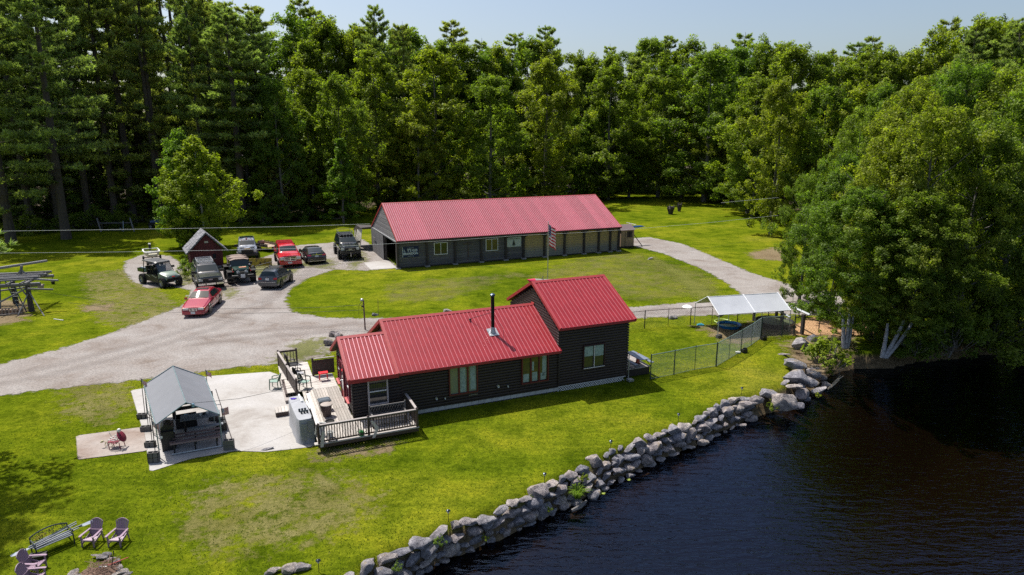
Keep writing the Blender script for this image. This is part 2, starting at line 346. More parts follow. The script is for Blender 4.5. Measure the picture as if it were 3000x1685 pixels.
patch('bare_dirt', [(940, 1322), (1010, 1316), (1150, 1302), (1140, 1318), (1020, 1332), (945, 1338)], DIRT, 0.008, 'strip of bare soil in front of the deck', cell=0.2, margin=0.6)
patch('bare_dirt', [(245, 896), (322, 893), (318, 908), (245, 912)], DIRT, 0.008, 'small bare patch in the lawn', cell=0.3)
patch('bare_dirt', [(2040, 958), (2220, 945), (2330, 950), (2330, 975), (2230, 985), (2150, 1010), (2110, 990)], M('dog_run_soil', (0.2, 0.15, 0.11), 0.95) and DIRT, 0.008, 'worn soil under the dog run canopy', cell=0.3)
patch('bare_dirt', [(2300, 1002), (2420, 978), (2500, 985), (2480, 1040), (2400, 1090), (2350, 1060)], DIRT, 0.010, 'brown soil behind the big boulders', cell=0.3)
patch('driveway', [(-300, 1118), (0, 1068), (150, 1030), (300, 985), (400, 948), (480, 918), (545, 890), (560, 850), (500, 840), (440, 845), (390, 825), (362, 795), (370, 765), (420, 745), (500, 750), (555, 790), (600, 800), (650, 790),
    (800, 745), (860, 720), (960, 712), (1060, 700), (1110, 735), (1165, 785), (1080, 793), (980, 790), (900, 815), (845, 850), (835, 885), (860, 915), (940, 930), (1040, 934), (1300, 925), (1700, 908), (1860, 900),
    (2100, 880), (2340, 868), (2400, 862), (3400, 835), (3400, 905), (2380, 925), (2250, 918), (1900, 930), (1500, 960), (1100, 985), (1010, 1000), (960, 1040), (870, 1062), (700, 1075), (420, 1112), (200, 1135), (0, 1160), (-300, 1230)],
    GRAV, 0.012, 'grey gravel driveway looping past the parked vehicles', cell=0.5, margin=1.5)
patch('gravel_path', [(1840, 700), (1900, 695), (2000, 715), (2120, 765), (2200, 800), (2300, 830), (2400, 850), (2500, 880), (2250, 885), (2180, 868), (2130, 830), (2060, 790), (1950, 745), (1860, 722)], GRAV, 0.016, 'gravel track running down from the barn end', cell=0.4, margin=1.2)
patch('grass_verge', [(-400, 1300), (0, 1163), (200, 1138), (420, 1115), (700, 1077), (872, 1064), (880, 1072), (700, 1094), (560, 1110), (420, 1128), (200, 1200)], GRASS, 0.002, 'grass verge between drive and patio', cell=1.0, margin=0)
patch('mulch_bed', [(2310, 960), (2380, 930), (2560, 950), (2560, 985), (2400, 982), (2320, 984)], MULCH, 0.014, 'orange wood chips in the dog run', cell=0.3, margin=0.8)
patch('patio', [(612, 1103), (790, 1090), (820, 1100), (870, 1150), (925, 1300), (915, 1310), (780, 1325), (690, 1322), (560, 1345), (440, 1383), (432, 1330), (418, 1260), (383, 1145), (425, 1138)], CONC, 0.022, 'weathered pale concrete patio', cell=0.15, margin=0.3)
patch('concrete_strip', [(223, 1278), (420, 1252), (432, 1322), (228, 1348)], STAIN, 0.028, 'rust-stained concrete pad under the skeleton chair', cell=0.15, margin=0.3)
patch('barn_apron', [(1065, 770), (1135, 762), (1162, 785), (1086, 791)], CONC, 0.024, 'pale concrete apron at the barn door', cell=0.2, margin=0.3)
SPARSE = patchmat('sparse_grass', [(0.3, (0.10, 0.12, 0.015)), (0.7, (0.19, 0.19, 0.04))], amp=2.8, nscale=1.3, fscale=7, cover=0.6, soft=0.4, grain=0.6)
for pl in ([(655, 855), (675, 845), (700, 860), (670, 875)], [(660, 780), (760, 770), (880, 790), (830, 815), (700, 810)], [(900, 730), (990, 770), (960, 790), (880, 780)], [(1010, 750), (1060, 735), (1075, 760), (1030, 790)], [(520, 800), (560, 790), (575, 830), (530, 835)],
    [(880, 1000), (960, 990), (950, 1040), (850, 1060), (800, 1060)], [(1900, 750), (2010, 800), (2100, 860), (2050, 880), (1960, 800)]):
    patch('sparse_grass', pl, SPARSE, 0.02, 'thin grass growing through the gravel', cell=0.3, margin=1.2)
TRACK = patchmat('compacted_gravel', [(0.3, (0.24, 0.20, 0.18)), (0.7, (0.34, 0.315, 0.30))], amp=0.5, nscale=1.0, fscale=9, cover=0.5, soft=0.4, grain=0.4)
def strip(pts, w):
    W = np.array([G(*p) for p in pts]); d = np.gradient(W, axis=0); n_ = np.c_[-d[:, 1], d[:, 0]]/np.hypot(d[:, 0], d[:, 1])[:, None]; return [tuple(p) for p in W+n_*w/2]+[tuple(p) for p in (W-n_*w/2)[::-1]]
for dy, k in ((0, 'near'), (24, 'far')):
    patch('wheel_track', strip([(-200, 1160-dy), (150, 1098-dy), (420, 1028-dy), (620, 965-dy*.9), (760, 905-dy*.8), (840, 845-dy*.6), (930, 790-dy*.5), (1060, 762-dy*.4)], .55), TRACK, .024+.002*(dy > 0), 'paler compacted wheel track along the drive, %s one' % k, cell=.3, margin=.6, px=False)
    patch('wheel_track', strip([(560, 1010-dy*.7), (800, 985-dy*.8), (1010, 968-dy*.7), (1300, 948-dy*.6), (1860, 921-dy*.5), (2380, 900-dy*.5)], .5), TRACK, .028+.002*(dy > 0), 'compacted wheel track of the straight lane, %s one' % k, cell=.3, margin=.6, px=False)
# ---------------------------------------------------------------- roofs
def redmetal():
    m, n, l, b = nodes('red_roof_metal'); t = noise(n, l, 1.3, 4, 0.6); f = noise(n, l, 3, 6, 0.75, stretch=(5, 0.5, 1))
    r = ramp(n, [(0.3, (0.215, 0.008, 0.014)), (0.7, (0.31, 0.017, 0.024))]); l.new(t.outputs[0], r.inputs[0])
    r2 = ramp(n, [(0.3, (0.78, 0.7, 0.7)), (0.7, (1.18, 1.6, 1.6))]); l.new(f.outputs[0], r2.inputs[0])
    l.new(mixc(n, l, 1.0, r.outputs[0], r2.outputs[0], 'MULTIPLY'), b.inputs['Base Color'])
    b.inputs['Roughness'].default_value = 0.4; b.inputs['Specular IOR Level'].default_value = 0.35
    return m
RED = redmetal()
def fadedred():
    m, n, l, b = nodes('faded_red_roof_metal'); t = noise(n, l, 0.8, 5, 0.65)
    r = ramp(n, [(0.3, (0.25, 0.022, 0.045)), (0.7, (0.34, 0.045, 0.07))]); l.new(t.outputs[0], r.inputs[0]); oi = n.new('ShaderNodeObjectInfo'); ro_ = ramp(n, [(0, (.82, .78, .78)), (.5, (1, 1, 1)), (1, (1.2, 1.45, 1.4))]); l.new(oi.outputs['Random'], ro_.inputs[0]); l.new(mixc(n, l, 1.0, r.outputs[0], ro_.outputs[0], 'MULTIPLY'), b.inputs['Base Color'])
    b.inputs['Roughness'].default_value = 0.42; b.inputs['Specular IOR Level'].default_value = 0.35; return m
FADED = fadedred()
PALERIB = M('rib_highlight_faded', (0.52, 0.32, 0.34), 0.35, var=0.1); PINKRIB = M('rib_highlight_pink', (0.46, 0.13, 0.15), 0.35, var=0.1)  # pale rib tops: highlights on the metal ribs put into their colour
REDTRIM = M('red_trim', (0.30, 0.022, 0.028), 0.5, var=0.15); REDFRESH = M('bright_red_trim', (0.42, 0.03, 0.025), 0.5)
def panel_mesh(name, w, L, mat, ribmat=None, ribs=4, rh=0.022, rw=0.022):
    """one ribbed roof sheet: x across (0..w), y up the slope (0..L), z out"""
    mb = MB(); pts = [(0, 0)]; sp = w/ribs; mi = [] ; segm = []
    for i in range(ribs):
        c = sp*(i+0.5)
        pts += [(c-rw*1.6, 0), (c-rw*0.7, rh), (c+rw*0.7, rh), (c+rw*1.6, 0)]
        pts += [(c+sp*0.42, 0.0)] if i < ribs-1 else []
    pts += [(w, 0)]
    V = []; Fq = []
    for y in (0, L): V += [(x, y, z) for x, z in pts]
    n = len(pts); Fq = [(i, i+1, n+i+1, n+i) for i in range(n-1)]
    me = bpy.data.meshes.new(name); me.from_pydata(V, [], Fq); me.materials.append(mat)
    if ribmat:
        me.materials.append(ribmat)
        for i, p in enumerate(me.polygons):
            if pts[i][1] > 0 and pts[i+1][1] > 0: p.material_index = 1
    me.update(); return me
def roof(parent, u0, u1, v_e, z_e, v_r, z_r, v_b, z_b, mat, ribmat=None, rake=True, pw=0.914, trim=REDTRIM, ribs=4, rh=0.022, rw=0.022):
    """gable roof in the parent's frame: ridge along x; panels are separate sheets"""
    n = max(1, round((u1-u0)/pw)); w = (u1-u0)/n
    for (va, za, vb, zb, flip) in ((v_e, z_e, v_r, z_r, False), (v_b, z_b, v_r, z_r, True)):
        L = math.hypot(vb-va, zb-za); me = panel_mesh('roof_panel', w*0.998, L, mat, ribmat, ribs, rh, rw)
        Y = Vector((0, (vb-va)/L, (zb-za)/L)); X = Vector((1, 0, 0)) if not flip else Vector((-1, 0, 0)); Zn = X.cross(Y)
        for i in range(n):
            o = ob('roof_panel', me, None, parent)
            x = u0+i*w if not flip else u0+(i+1)*w
            o.matrix_local = Matrix(((X.x, Y.x, Zn.x, x), (X.y, Y.y, Zn.y, va), (X.z, Y.z, Zn.z, za+0.0006*(i % 2)), (0, 0, 0, 1)))
        # deck under the sheets
        mb = MB(); a = Vector((u0+0.02, va, za-0.012)); nrm = Zn*(-0.07)
        q = [Vector((u0+0.02, va+0.02*Y.y, za-0.012)), Vector((u1-0.02, va+0.02*Y.y, za-0.012)), Vector((u1-0.02, vb, zb-0.012)), Vector((u0+0.02, vb, zb-0.012))]
        mb.add([*q, *[p+nrm for p in q]], [(0,1,2,3), (7,6,5,4), (0,4,5,1), (1,5,6,2), (2,6,7,3), (3,7,4,0)])
        ob('roof_deck', mb, DARKWOOD, parent)
    s1 = (z_r-z_e)/(v_r-v_e); s2 = (z_r-z_b)/(v_r-v_b)
    rc = MB(); hw = 0.17
    rc.loft([[(u0-0.03, v_r-hw, z_r-hw*s1+0.03), (u0-0.03, v_r, z_r+0.045), (u0-0.03, v_r+hw, z_r+hw*s2+0.03)], [(u1+0.03, v_r-hw, z_r-hw*s1+0.03), (u1+0.03, v_r, z_r+0.045), (u1+0.03, v_r+hw, z_r+hw*s2+0.03)]], caps=False)
    ob('ridge_cap', rc, trim, parent)
    for u in ((u0, u1) if rake is True else rake):
        for (va, za, vb, zb) in ((v_e, z_e, v_r, z_r), (v_b, z_b, v_r, z_r)):
            d = Vector((0, vb-va, zb-za)); L = d.length; a = math.atan2(zb-za, vb-va)
            mb = MB(); mb.box((u, (va+vb)/2, (za+zb)/2-0.05), (0.05, L, 0.17), Matrix.Rotation(a, 4, 'X'))
            mb.box((u+(0.05 if u == u0 else -0.05), (va+vb)/2, (za+zb)/2+0.032), (0.12, L, 0.012), Matrix.Rotation(a, 4, 'X'))
            ob('rake_trim', mb, trim, parent)
    for (v, z) in ((v_e, z_e), (v_b, z_b)):
        mb = MB(); mb.box(((u0+u1)/2, v+(0.02 if v < v_r else -0.02), z-0.075), (u1-u0-0.06, 0.03, 0.12)); ob('fascia', mb, DARKWOOD if trim is not REDTRIM else trim, parent)
DARKWOOD = wood('dark_stained_wood', (0.014, 0.010, 0.009), (0.035, 0.026, 0.023), 0.7, 0)
LOGM = wood('dark_brown_log', (0.010, 0.006, 0.006), (0.034, 0.022, 0.020), 0.55, 0)
GREYWOOD = wood('grey_weathered_wood', (0.06, 0.058, 0.06), (0.18, 0.17, 0.165), 0.9, 0)
DECKWOOD = wood('bleached_deck_wood', (0.36, 0.33, 0.30), (0.56, 0.53, 0.50), 0.85, 0)
RAILCAP = wood('weathered_rail_top', (0.25, 0.22, 0.21), (0.42, 0.38, 0.36), 0.8, 0)
BROWNP = wood('brown_painted_wood', (0.030, 0.018, 0.016), (0.065, 0.042, 0.038), 0.6, 2)
# ---------------------------------------------------------------- log cabin
HO = G(1634, 1148); HA = math.radians(23)
house = thing('log_cabin', 'dark brown log cabin with three stepped bright red metal roofs above the lake lawn', 'house', (*HO, 0), HA)
def logwall(parent, p0, p1, z0, top, out=0.0, period=0.155, holes=()):
    """half-round log siding from p0 to p1 (x,y) ; top(t) gives wall top; one mesh of ribs"""
    mb = MB(); p0 = Vector((*p0, 0)); p1 = Vector((*p1, 0)); d = p1-p0; L = d.length; d.normalize(); nrm = Vector((d.y, -d.x, 0)); z = z0
    zmax = max(top(i/40) for i in range(41))
    while z < zmax-0.02:
        zc = z+period/2
        ts = [i/60 for i in range(61) if top(i/60) >= zc]
        if len(ts) >= 2:
            runs = [(ts[0]*L, ts[-1]*L)]
            for (a, b, h0, h1) in holes:
                if h0 < zc < h1:
                    nr = []
                    for r0, r1 in runs:
                        if a > r0 and b < r1: nr += [(r0, a), (b, r1)]
                        else: nr.append((r0, r1))
                    runs = nr
            for r0, r1 in runs:
                rings = []
                for s in (r0, r1):
                    b = p0+d*s; rings.append([b+nrm*(out+0.052*math.sin(a))+Vector((0, 0, zc-period/2*math.cos(a)*0.97)) for a in (0.12, 0.75, 1.57, 2.4, 3.02)])
                mb.loft(rings, caps=True)
        z += period
    o = ob('log_siding', mb, LOGM, parent, smooth=True); o['kind'] = 'stuff'; return o
def box_walls(parent, u0, u1, v0, v1, z0, zt, vr, zr, mat, name='wall'):
    """pentagonal solid inside the siding"""
    mb = MB(); poly = [(v0, z0), (v1, z0), (v1, zt), (vr, zr), (v0, zt)]
    mb.loft([[(u0, v, z) for v, z in poly], [(u1, v, z) for v, z in poly]], close=True); return ob(name, mb, mat, parent)
WT = (0.0, 4.37); WM = (-8.75, 0.0); WS = (-11.12, -8.75)
box_walls(house, 0.0, 4.37, 0.0, 6.7, 0.26, 3.60, 3.3, 5.22, DARKWOOD)
box_walls(house, -8.75, -0.003, 0.003, 6.6, 0.26, 2.38, 3.25, 3.98, DARKWOOD)
box_walls(house, -11.12, -8.753, 0.006, 5.15, 0.40, 2.33, 2.45, 3.50, DARKWOOD)
def tp(v, ve, vr, vb, ze, zr, zb): return ze+(zr-ze)*(v-ve)/(vr-ve) if v < vr else zb+(zr-zb)*(vb-v)/(vb-vr)
logwall(house, (0, 0), (4.37, 0), 0.36, lambda t: 3.62, holes=((1.5, 2.92, 1.1, 2.55),))
logwall(house, (-8.75, 0), (0, 0), 0.33, lambda t: 2.42, holes=((2.46, 4.0, 0.8, 2.43), (6.52, 8.1, 0.8, 2.43)))
logwall(house, (-11.12, 0.003), (-8.75, 0.003), 0.44, lambda t: 2.36, holes=((0.68, 1.7, 0.92, 2.37),))
logwall(house, (0, 6.7), (0, 0), 0.36, lambda t: tp(6.7*(1-t), 0, 3.3, 6.7, 3.62, 5.25, 3.62))
logwall(house, (4.37, 0), (4.37, 6.7), 0.36, lambda t: tp(6.7*t, 0, 3.3, 6.7, 3.62, 5.25, 3.62))
logwall(house, (-11.12, 5.15), (-11.12, 0.003), 0.44, lambda t: tp(5.15*(1-t), 0, 2.45, 5.15, 2.36, 3.50, 2.2), holes=((0.75, 1.6, 0.95, 2.3), (2.15, 3.0, 0.4, 2.42), (3.6, 4.5, 0.95, 2.3)))
logwall(house, (-8.75, 6.6), (-8.75, 0.0), 0.33, lambda t: tp(6.6*(1-t), 0, 3.25, 6.6, 2.42, 4.0, 2.42))
logwall(house, (4.37, 6.7), (-8.75, 6.65), 0.36, lambda t: 2.4)
# log ends at the right front corner and the joint between the sections
mb = MB()
for i in range(21):
    for (u, v) in ((4.42, -0.02), (0.0, -0.06)):
        if u > 1 or i < 21: mb.tube((u, v-0.05, 0.44+i*0.155), (u, v+0.10, 0.44+i*0.155), 0.068, n=7)
for i in range(12): mb.tube((-11.17, -0.07, 0.52+i*0.155), (-11.17, 0.1, 0.52+i*0.155), 0.066, n=7)
o = ob('log_ends', mb, LOGM, house, smooth=True); o['kind'] = 'stuff'
roof(house, -0.12, 4.70, -0.40, 3.77, 3.3, 5.60, 7.05, 3.72, RED, PINKRIB, rw=0.02)
roof(house, -9.05, 0.0, -0.42, 2.52, 3.28, 4.30, 6.98, 2.48, RED, PINKRIB, rw=0.024, rake=(-9.05,))
roof(house, -11.42, -8.92, -0.42, 2.53, 2.4, 3.86, 5.55, 2.28, RED, M('rib_highlight_pale', (0.68, 0.32, 0.35), 0.3, var=0.1), rw=0.03, rake=(-11.42,))  # highlight along these ribs painted as a paler colour
mb = MB(); mb.box((-10.2, -0.44, 2.44), (2.46, 0.03, 0.2)); ob('eave_board', mb, REDTRIM, house)
mb = MB(); mb.box((-0.03, 3.27, 4.33), (0.09, 0.36, 0.07)); ob('ridge_flashing', mb, REDFRESH, house)
# foundation: pale blocks below main, lattice below tall
BLOCK = M('pale_block', (0.42, 0.42, 0.41), 0.85, var=0.2, nscale=5, randv=0.1)
bl = MB(); bl.box((0, 0, 0), (0.36, 0.12, 0.26)); blm = bl.mesh('foundation_block'); blm.materials.append(BLOCK)
for i in range(24):
    o = ob('foundation_block', blm, None, house); o.location = (-8.55+i*0.368, 0.09, 0.175)
mb = MB(); mb.box((-4.3, 3.4, 0.13), (8.4, 6.2, 0.25)); mb.box((2.15, 3.4, 0.13), (3.9, 6.1, 0.25)); ob('underfloor_dark_fill', mb, BLACK, house)  # solid black boxes stand for the dark under the floors
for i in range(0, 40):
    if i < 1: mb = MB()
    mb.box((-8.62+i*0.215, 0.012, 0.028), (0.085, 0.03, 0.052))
ob('block_footing', mb, M('shaded_block', (0.05, 0.05, 0.05), 0.9), house)  # shade at the block feet put into this dark colour
LAT = M('white_lattice', (0.62, 0.62, 0.62), 0.6); mb = MB()
for i in range(-3, 30):
    x = i*0.16
    for s in (1, -1):
        a = max(0.0, x) if s > 0 else x; p = (x, 0.0)
        x0, x1 = x, x+s*0.27
        if min(x0, x1) < 0.0 or max(x0, x1) > 4.37: continue
        L = math.hypot(0.27, 0.27); mb.box(((x0+x1)/2, -0.005*s, 0.15), (L, 0.008, 0.034), Matrix.Rotation(-s*math.pi/4, 4, 'Y'))
mb.box((2.18, -0.016, 0.285), (4.37, 0.014, 0.03)); o = ob('lattice_skirt', mb, LAT, house); o['kind'] = 'stuff'
# windows
WINRED = M('dark_red_frame', (0.11, 0.012, 0.012), 0.5); WINMAR = M('maroon_frame', (0.16, 0.012, 0.03), 0.5)
CURT = M('pale_curtain', (0.28, 0.37, 0.34), 0.8, var=0.3, nscale=9); INTER = M('dim_interior', (0.03, 0.035, 0.04), 0.8)
def window(parent, u0, u1, z0, z1, v, frame, n=2, face='front', bar=0.05, fr=0.06, curtain=None, hung=False, u=None, glassm=None):
    """window in the plane y=v (front) or x=u (side); panes are separate"""
    def B(mb, a, b, c, d, y0, t):   # a..b across, c..d up
        if face == 'front': mb.box(((a+b)/2, v-y0, (c+d)/2), (b-a, t, d-c))
        else: mb.box((u-y0, (a+b)/2, (c+d)/2), (t, b-a, d-c))
    mb = MB(); B(mb, u0-fr, u1+fr, z1, z1+fr, 0.075, 0.12); B(mb, u0-fr, u1+fr, z0-fr, z0, 0.075, 0.12); B(mb, u0-fr, u0, z0, z1, 0.075, 0.12); B(mb, u1, u1+fr, z0, z1, 0.075, 0.12)
    f = ob('window', mb, frame, parent); cells = []
    if hung:
        zm = (z0+z1)/2; mb = MB(); B(mb, u0, u1, zm-bar/2, zm+bar/2, 0.075, 0.05); ob('bar', mb, WHITE, f); cells = [(u0, u1, z0, zm-bar/2), (u0, u1, zm+bar/2, z1)]
    else:
        w = (u1-u0)/n
        for i in range(n):
            a, b = u0+i*w+(bar/2 if i else 0), u0+(i+1)*w-(bar/2 if i < n-1 else 0); cells.append((a, b, z0, z1))
            if i: mb = MB(); B(mb, a-bar, a, z0, z1, 0.075, 0.06); ob('mullion', mb, frame, f)
    for (a, b, c, d) in cells:
        mb = MB(); B(mb, a+0.002, b-0.002, c+0.002, d-0.002, 0.055, 0.012); ob('pane', mb, glassm or GLASS, f)
    if curtain:
        for (a, b, c, d) in curtain: mb = MB(); B(mb, a, b, c, d, 0.064, 0.003); ob('curtain', mb, CURT, f)
    return f
window(house, -6.25, -4.80, 0.86, 2.36, 0, WINRED, 3, bar=0.09, glassm=glass('lawn_reflection_glass', (0.13, 0.17, 0.15), 0.08), curtain=[(-5.7, -5.4, 0.9, 2.3), (-5.14, -4.85, 0.95, 2.3)])  # first window: lawn reflected in the panes put into the base colour
window(house, -2.18, -0.70, 0.86, 2.36, 0, WINRED, 3, bar=0.09, curtain=[(-1.0, -0.76, 1.1, 2.3), (-1.62, -1.5, 1.5, 2.0), (-1.6, -1.3, .9, 1.4), (-2.14, -1.8, .9, 1.35), (-1.1, -.78, .9, 1.3)])
f = window(house, 1.56, 2.86, 1.16, 2.48, 0, M('dark_window_trim', (0.05, 0.02, 0.02), 0.6), 2, bar=0.05, fr=0.04, curtain=[(1.6, 2.16, 1.85, 2.42), (2.25, 2.82, 1.8, 2.42)])
mb = MB(); mb.box((2.2, -0.13, 1.17), (1.34, 0.03, 0.03)); mb.box((2.2, -0.13, 1.8), (0.03, 0.03, 1.3)); ob('sash', mb, WHITE, f)
f = window(house, -10.38, -9.52, 1.02, 2.28, 0, M('pale_window_trim', (0.45, 0.4, 0.4), 0.5), hung=True, fr=0.07)
mb = MB(); mb.box((-9.95, -0.16, 0.93), (1.12, 0.12, 0.04)); ob('sill', mb, BROWNP, f)
PALEG = glass('painted_reflection_glass', (0.25, 0.27, 0.30), 0.15)  # bright reflection put into the pale base colour of these panes
for (a, b) in ((3.60, 4.32), (0.72, 1.42)):
    f = window(house, a, b, 1.02, 2.18, 0, WINMAR, hung=True, face='side', u=-11.12, glassm=PALEG)
    mb = MB(); mb.box((-11.29, (a+b)/2, 0.92), (0.14, b-a+0.2, 0.05)); ob('sill', mb, M('pink_sill', (0.5, 0.12, 0.12), 0.5), f)
# red door on the gable side
mb = MB(); mb.box((-11.19, 2.56, 1.40), (0.1, 0.86, 1.98)); door = ob('door', mb, M('red_door', (0.34, 0.03, 0.03), 0.45), house)
mb = MB(); mb.box((-11.252, 2.56, 1.84), (0.02, 0.6, 0.62)); ob('pane', mb, GLASS, door)
mb = MB(); mb.box((-11.252, 2.56, 1.22), (0.02, 0.6, 0.5)); ob('pane', mb, PALEG, door)
mb = MB()
for (y, z, dy, dz) in ((2.08, 1.42, 0.09, 2.04), (3.04, 1.42, 0.09, 2.04), (2.56, 2.46, 1.05, 0.09)): mb.box((-11.22, y, z), (0.14, dy, dz))
ob('door_frame', mb, WINMAR, house)
mb = MB(); mb.tube((-11.25, 2.9, 1.35), (-11.33, 2.9, 1.35), 0.03); ob('handle', mb, CHROME, door)
# wall lamp, deer skull, pipes, vents
mb = MB(); mb.box((-11.25, 2.5, 2.78), (0.14, 0.1, 0.16)); mb.tube((-11.28, 2.5, 2.86), (-11.3, 2.6, 3.02), 0.02); mb.tube((-11.28, 2.5, 2.86), (-11.3, 2.38, 3.02), 0.02); ob('wall_lamp', mb, BLACK, house)
for (u, z, r) in ((-7.0, 0.78, 0.07), (-6.55, 0.74, 0.05), (-3.6, 0.92, 0.08), (-3.05, 0.85, 0.05)):
    mb = MB(); mb.tube((u, -0.04, z), (u, -0.14, z), r, n=10); mb.tube((u, -0.14, z), (u, -0.16, z-0.06), r*0.7, n=8); ob('vent_cap', mb, GALV, house, smooth=True)
mb = MB(); mb.box((-5.0, -0.07, 0.66), (0.5, 0.03, 0.02)); ob('hose_bracket', mb, GALV, house)
mb = MB(); mb.box((4.55, -0.05, 0.9), (0.04, 0.04, 1.6)); mb.box((4.55, -0.25, 0.1), (0.35, 0.3, 0.12)); ob('corner_post', mb, GALV, house)
# stove pipe
cu, cv = -3.28, 1.45; cz = 2.52+(4.30-2.52)*(cv+0.42)/3.7
mb = MB(); mb.tube((cu, cv, cz-0.05), (cu, cv, cz+2.05), 0.095, n=16); chim = ob('chimney', mb, M('black_stove_pipe', (0.02, 0.02, 0.022), 0.25, 0.6), house, smooth=True)
mb = MB(); mb.tube((cu, cv, cz+2.05), (cu, cv, cz+2.12), 0.13, n=16); mb.tube((cu, cv, cz+2.14), (cu, cv, cz+2.2), 0.14, 0.05, n=16); ob('cap', mb, M('chimney_cap_metal', (0.1, 0.14, 0.2), 0.3, 0.9), chim, smooth=True)
mb = MB(); mb.tube((cu, cv, cz-0.02), (cu, cv, cz+0.32), 0.17, 0.10, n=16); sA = (4.30-2.52)/3.7; mb.box((cu, cv, cz+0.03), (0.56, 0.6, 0.02), Matrix.Rotation(math.atan(sA), 4, 'X')); ob('flashing', mb, GALV, chim)
mb = MB(); mb.tube((cu, cv, cz+1.15), (cu-0.95, cv+1.0, cz+0.62), 0.012); mb.tube((cu, cv, cz+1.15), (cu+0.65, cv+0.1, cz+0.1), 0.009); mb.box((cu-0.95, cv+1.0, cz+0.58), (0.1, 0.1, 0.08)); ob('guy_rod', mb, DARKMETAL, chim)
# ---------------------------------------------------------------- front deck
HM = Matrix.Translation((*HO, 0)) @ Matrix.Rotation(HA, 4, 'Z')
def HW(u, v, z=0): return tuple(HM @ Vector((u, v, z)))
deck = thing('wooden_deck', 'weathered grey wooden deck with brown railing wrapped round the cabin corner', 'deck', (*HO, 0), HA)
DZ = 0.42
def planks(parent, polys, along, zt, mat, w=0.14, gap=0.012, t=0.04):
    for (a0, a1, b0, b1) in polys:      # along 0: planks run in u between a0..a1, laid over b0..b1
        n = int(round((b1-b0)/w)); ww = (b1-b0)/n
        for i in range(n):
            mb = MB(); L = a1-a0; dz = random.uniform(-0.003, 0.003)
            mb.box((0, 0, 0), (L, ww-gap, t) if along == 0 else (ww-gap, L, t))
            o = ob('plank', mb, mat, parent, loc=((a0+a1)/2, b0+(i+.5)*ww, zt-t/2+dz) if along == 0 else (b0+(i+.5)*ww, (a0+a1)/2, zt-t/2+dz), fix=False)
DECKV = wood('bleached_deck_wood_long', (0.27, 0.235, 0.20), (0.52, 0.49, 0.46), 0.85, 1, randv=0.28)
planks(deck, [(-2.0, 4.55, -13.15, -11.2)], 1, DZ, DECKV)
planks(deck, [(-13.3, -8.5, -2.28, -2.02)], 0, DZ, DECKWOOD, w=0.13)
planks(deck, [(-2.0, -0.08, -11.18, -8.52)], 1, DZ, DECKV)
planks(deck, [(-13.9, -11.25, 4.58, 6.75)], 0, DZ, DECKWOOD)
planks(deck, [(-14.05, -12.35, 6.78, 9.35)], 0, DZ, DECKWOOD)
mb = MB()
for (x0, x1, y0, y1) in ((-13.1, -8.55, -2.24, -2.0), (-13.1, -13.0, -2.2, 4.5), (-8.62, -8.54, -2.2, -0.1), (-14.0, -13.9, 4.6, 9.3), (-12.45, -12.38, 6.8, 9.3)):
    mb.box(((x0+x1)/2, (y0+y1)/2, DZ-0.13), (x1-x0, y1-y0, 0.17))
ob('joist', mb, BROWNP, deck)
mb = MB(); mb.box((-10.9, -1.2, 0.14), (3.8, 1.3, 0.26)); mb.box((-12.1, 2.5, 0.14), (1.4, 3.6, 0.26)); ob('underdeck_dark_fill', mb, BLACK, deck)  # black filler boxes painted in for the shade beneath the deck
post = MB(); post.box((0, 0, 0.56), (0.1, 0.1, 1.12)); post.add([(-.06,-.06,1.12), (.06,-.06,1.12), (.06,.06,1.12), (-.06,.06,1.12), (0,0,1.2)], [(0,1,4),(1,2,4),(2,3,4),(3,0,4),(3,2,1,0)]); postm = post.mesh('post'); postm.materials.append(BROWNP)
bal = MB(); bal.box((0, 0, 0), (0.035, 0.035, 0.72)); balm = bal.mesh('baluster'); balm.materials.append(BROWNP)
RT = DZ+0.88
def railing(parent, a, b, step=0.115, solid=False, posts=(True, True), capw=0.12, capmat=None):
    A = Vector((*a, 0)); B = Vector((*b, 0)); d = B-A; L = d.length; ang = math.atan2(d.y, d.x); dn = d.normalized()
    mb = MB(); mb.box(((A.x+B.x)/2, (A.y+B.y)/2, RT), (L, capw, 0.035), ang); ob('handrail', mb, capmat or RAILCAP, parent)
    mb = MB(); mb.box(((A.x+B.x)/2, (A.y+B.y)/2, DZ+0.09), (L, 0.035, 0.07), ang); mb.box(((A.x+B.x)/2, (A.y+B.y)/2, RT-0.055), (L, 0.035, 0.07), ang); ob('rail', mb, BROWNP, parent)
    n = int(L/step)
    for i in range(1, n):
        p = A+dn*(i*L/n)
        if solid:
            if i == 1: pass
        o = ob('baluster', balm, None, parent); o.location = (p.x, p.y, DZ+0.46)
        if solid: o.scale = (1, 3.0, 1); o.rotation_euler = (0, 0, ang+math.pi/2)
    for k, p in enumerate((A, B)):
        if posts[k]: o = ob('post', postm, None, parent); o.location = (p.x, p.y, DZ-0.2)
railing(deck, (-13.1, -2.2), (-10.87, -2.2)); railing(deck, (-10.87, -2.2), (-8.58, -2.2), posts=(False, True)); railing(deck, (-8.58, -2.2), (-8.58, -0.12), posts=(False, False))
railing(deck, (-13.1, -2.15), (-13.1, 1.9), posts=(False, True), capmat=M('pale_rail_board', (0.55, 0.52, 0.5), 0.8), capw=0.16)
railing(deck, (-13.45, 4.0), (-13.72, 6.6), solid=True, step=0.11); railing(deck, (-13.72, 6.6), (-14.0, 9.3), solid=True, step=0.11, posts=(False, True))
railing(deck, (-14.0, 9.3), (-12.95, 9.3), posts=(False, True), step=0.17, capmat=BROWNP, capw=0.07)
mb = MB(); mb.box((-13.9, 5.7, 0.17), (0.34, 3.2, 0.05)); mb.box((-13.9, 5.7, 0.07), (0.3, 3.1, 0.13)); ob('side_step', mb, RAILCAP, deck)
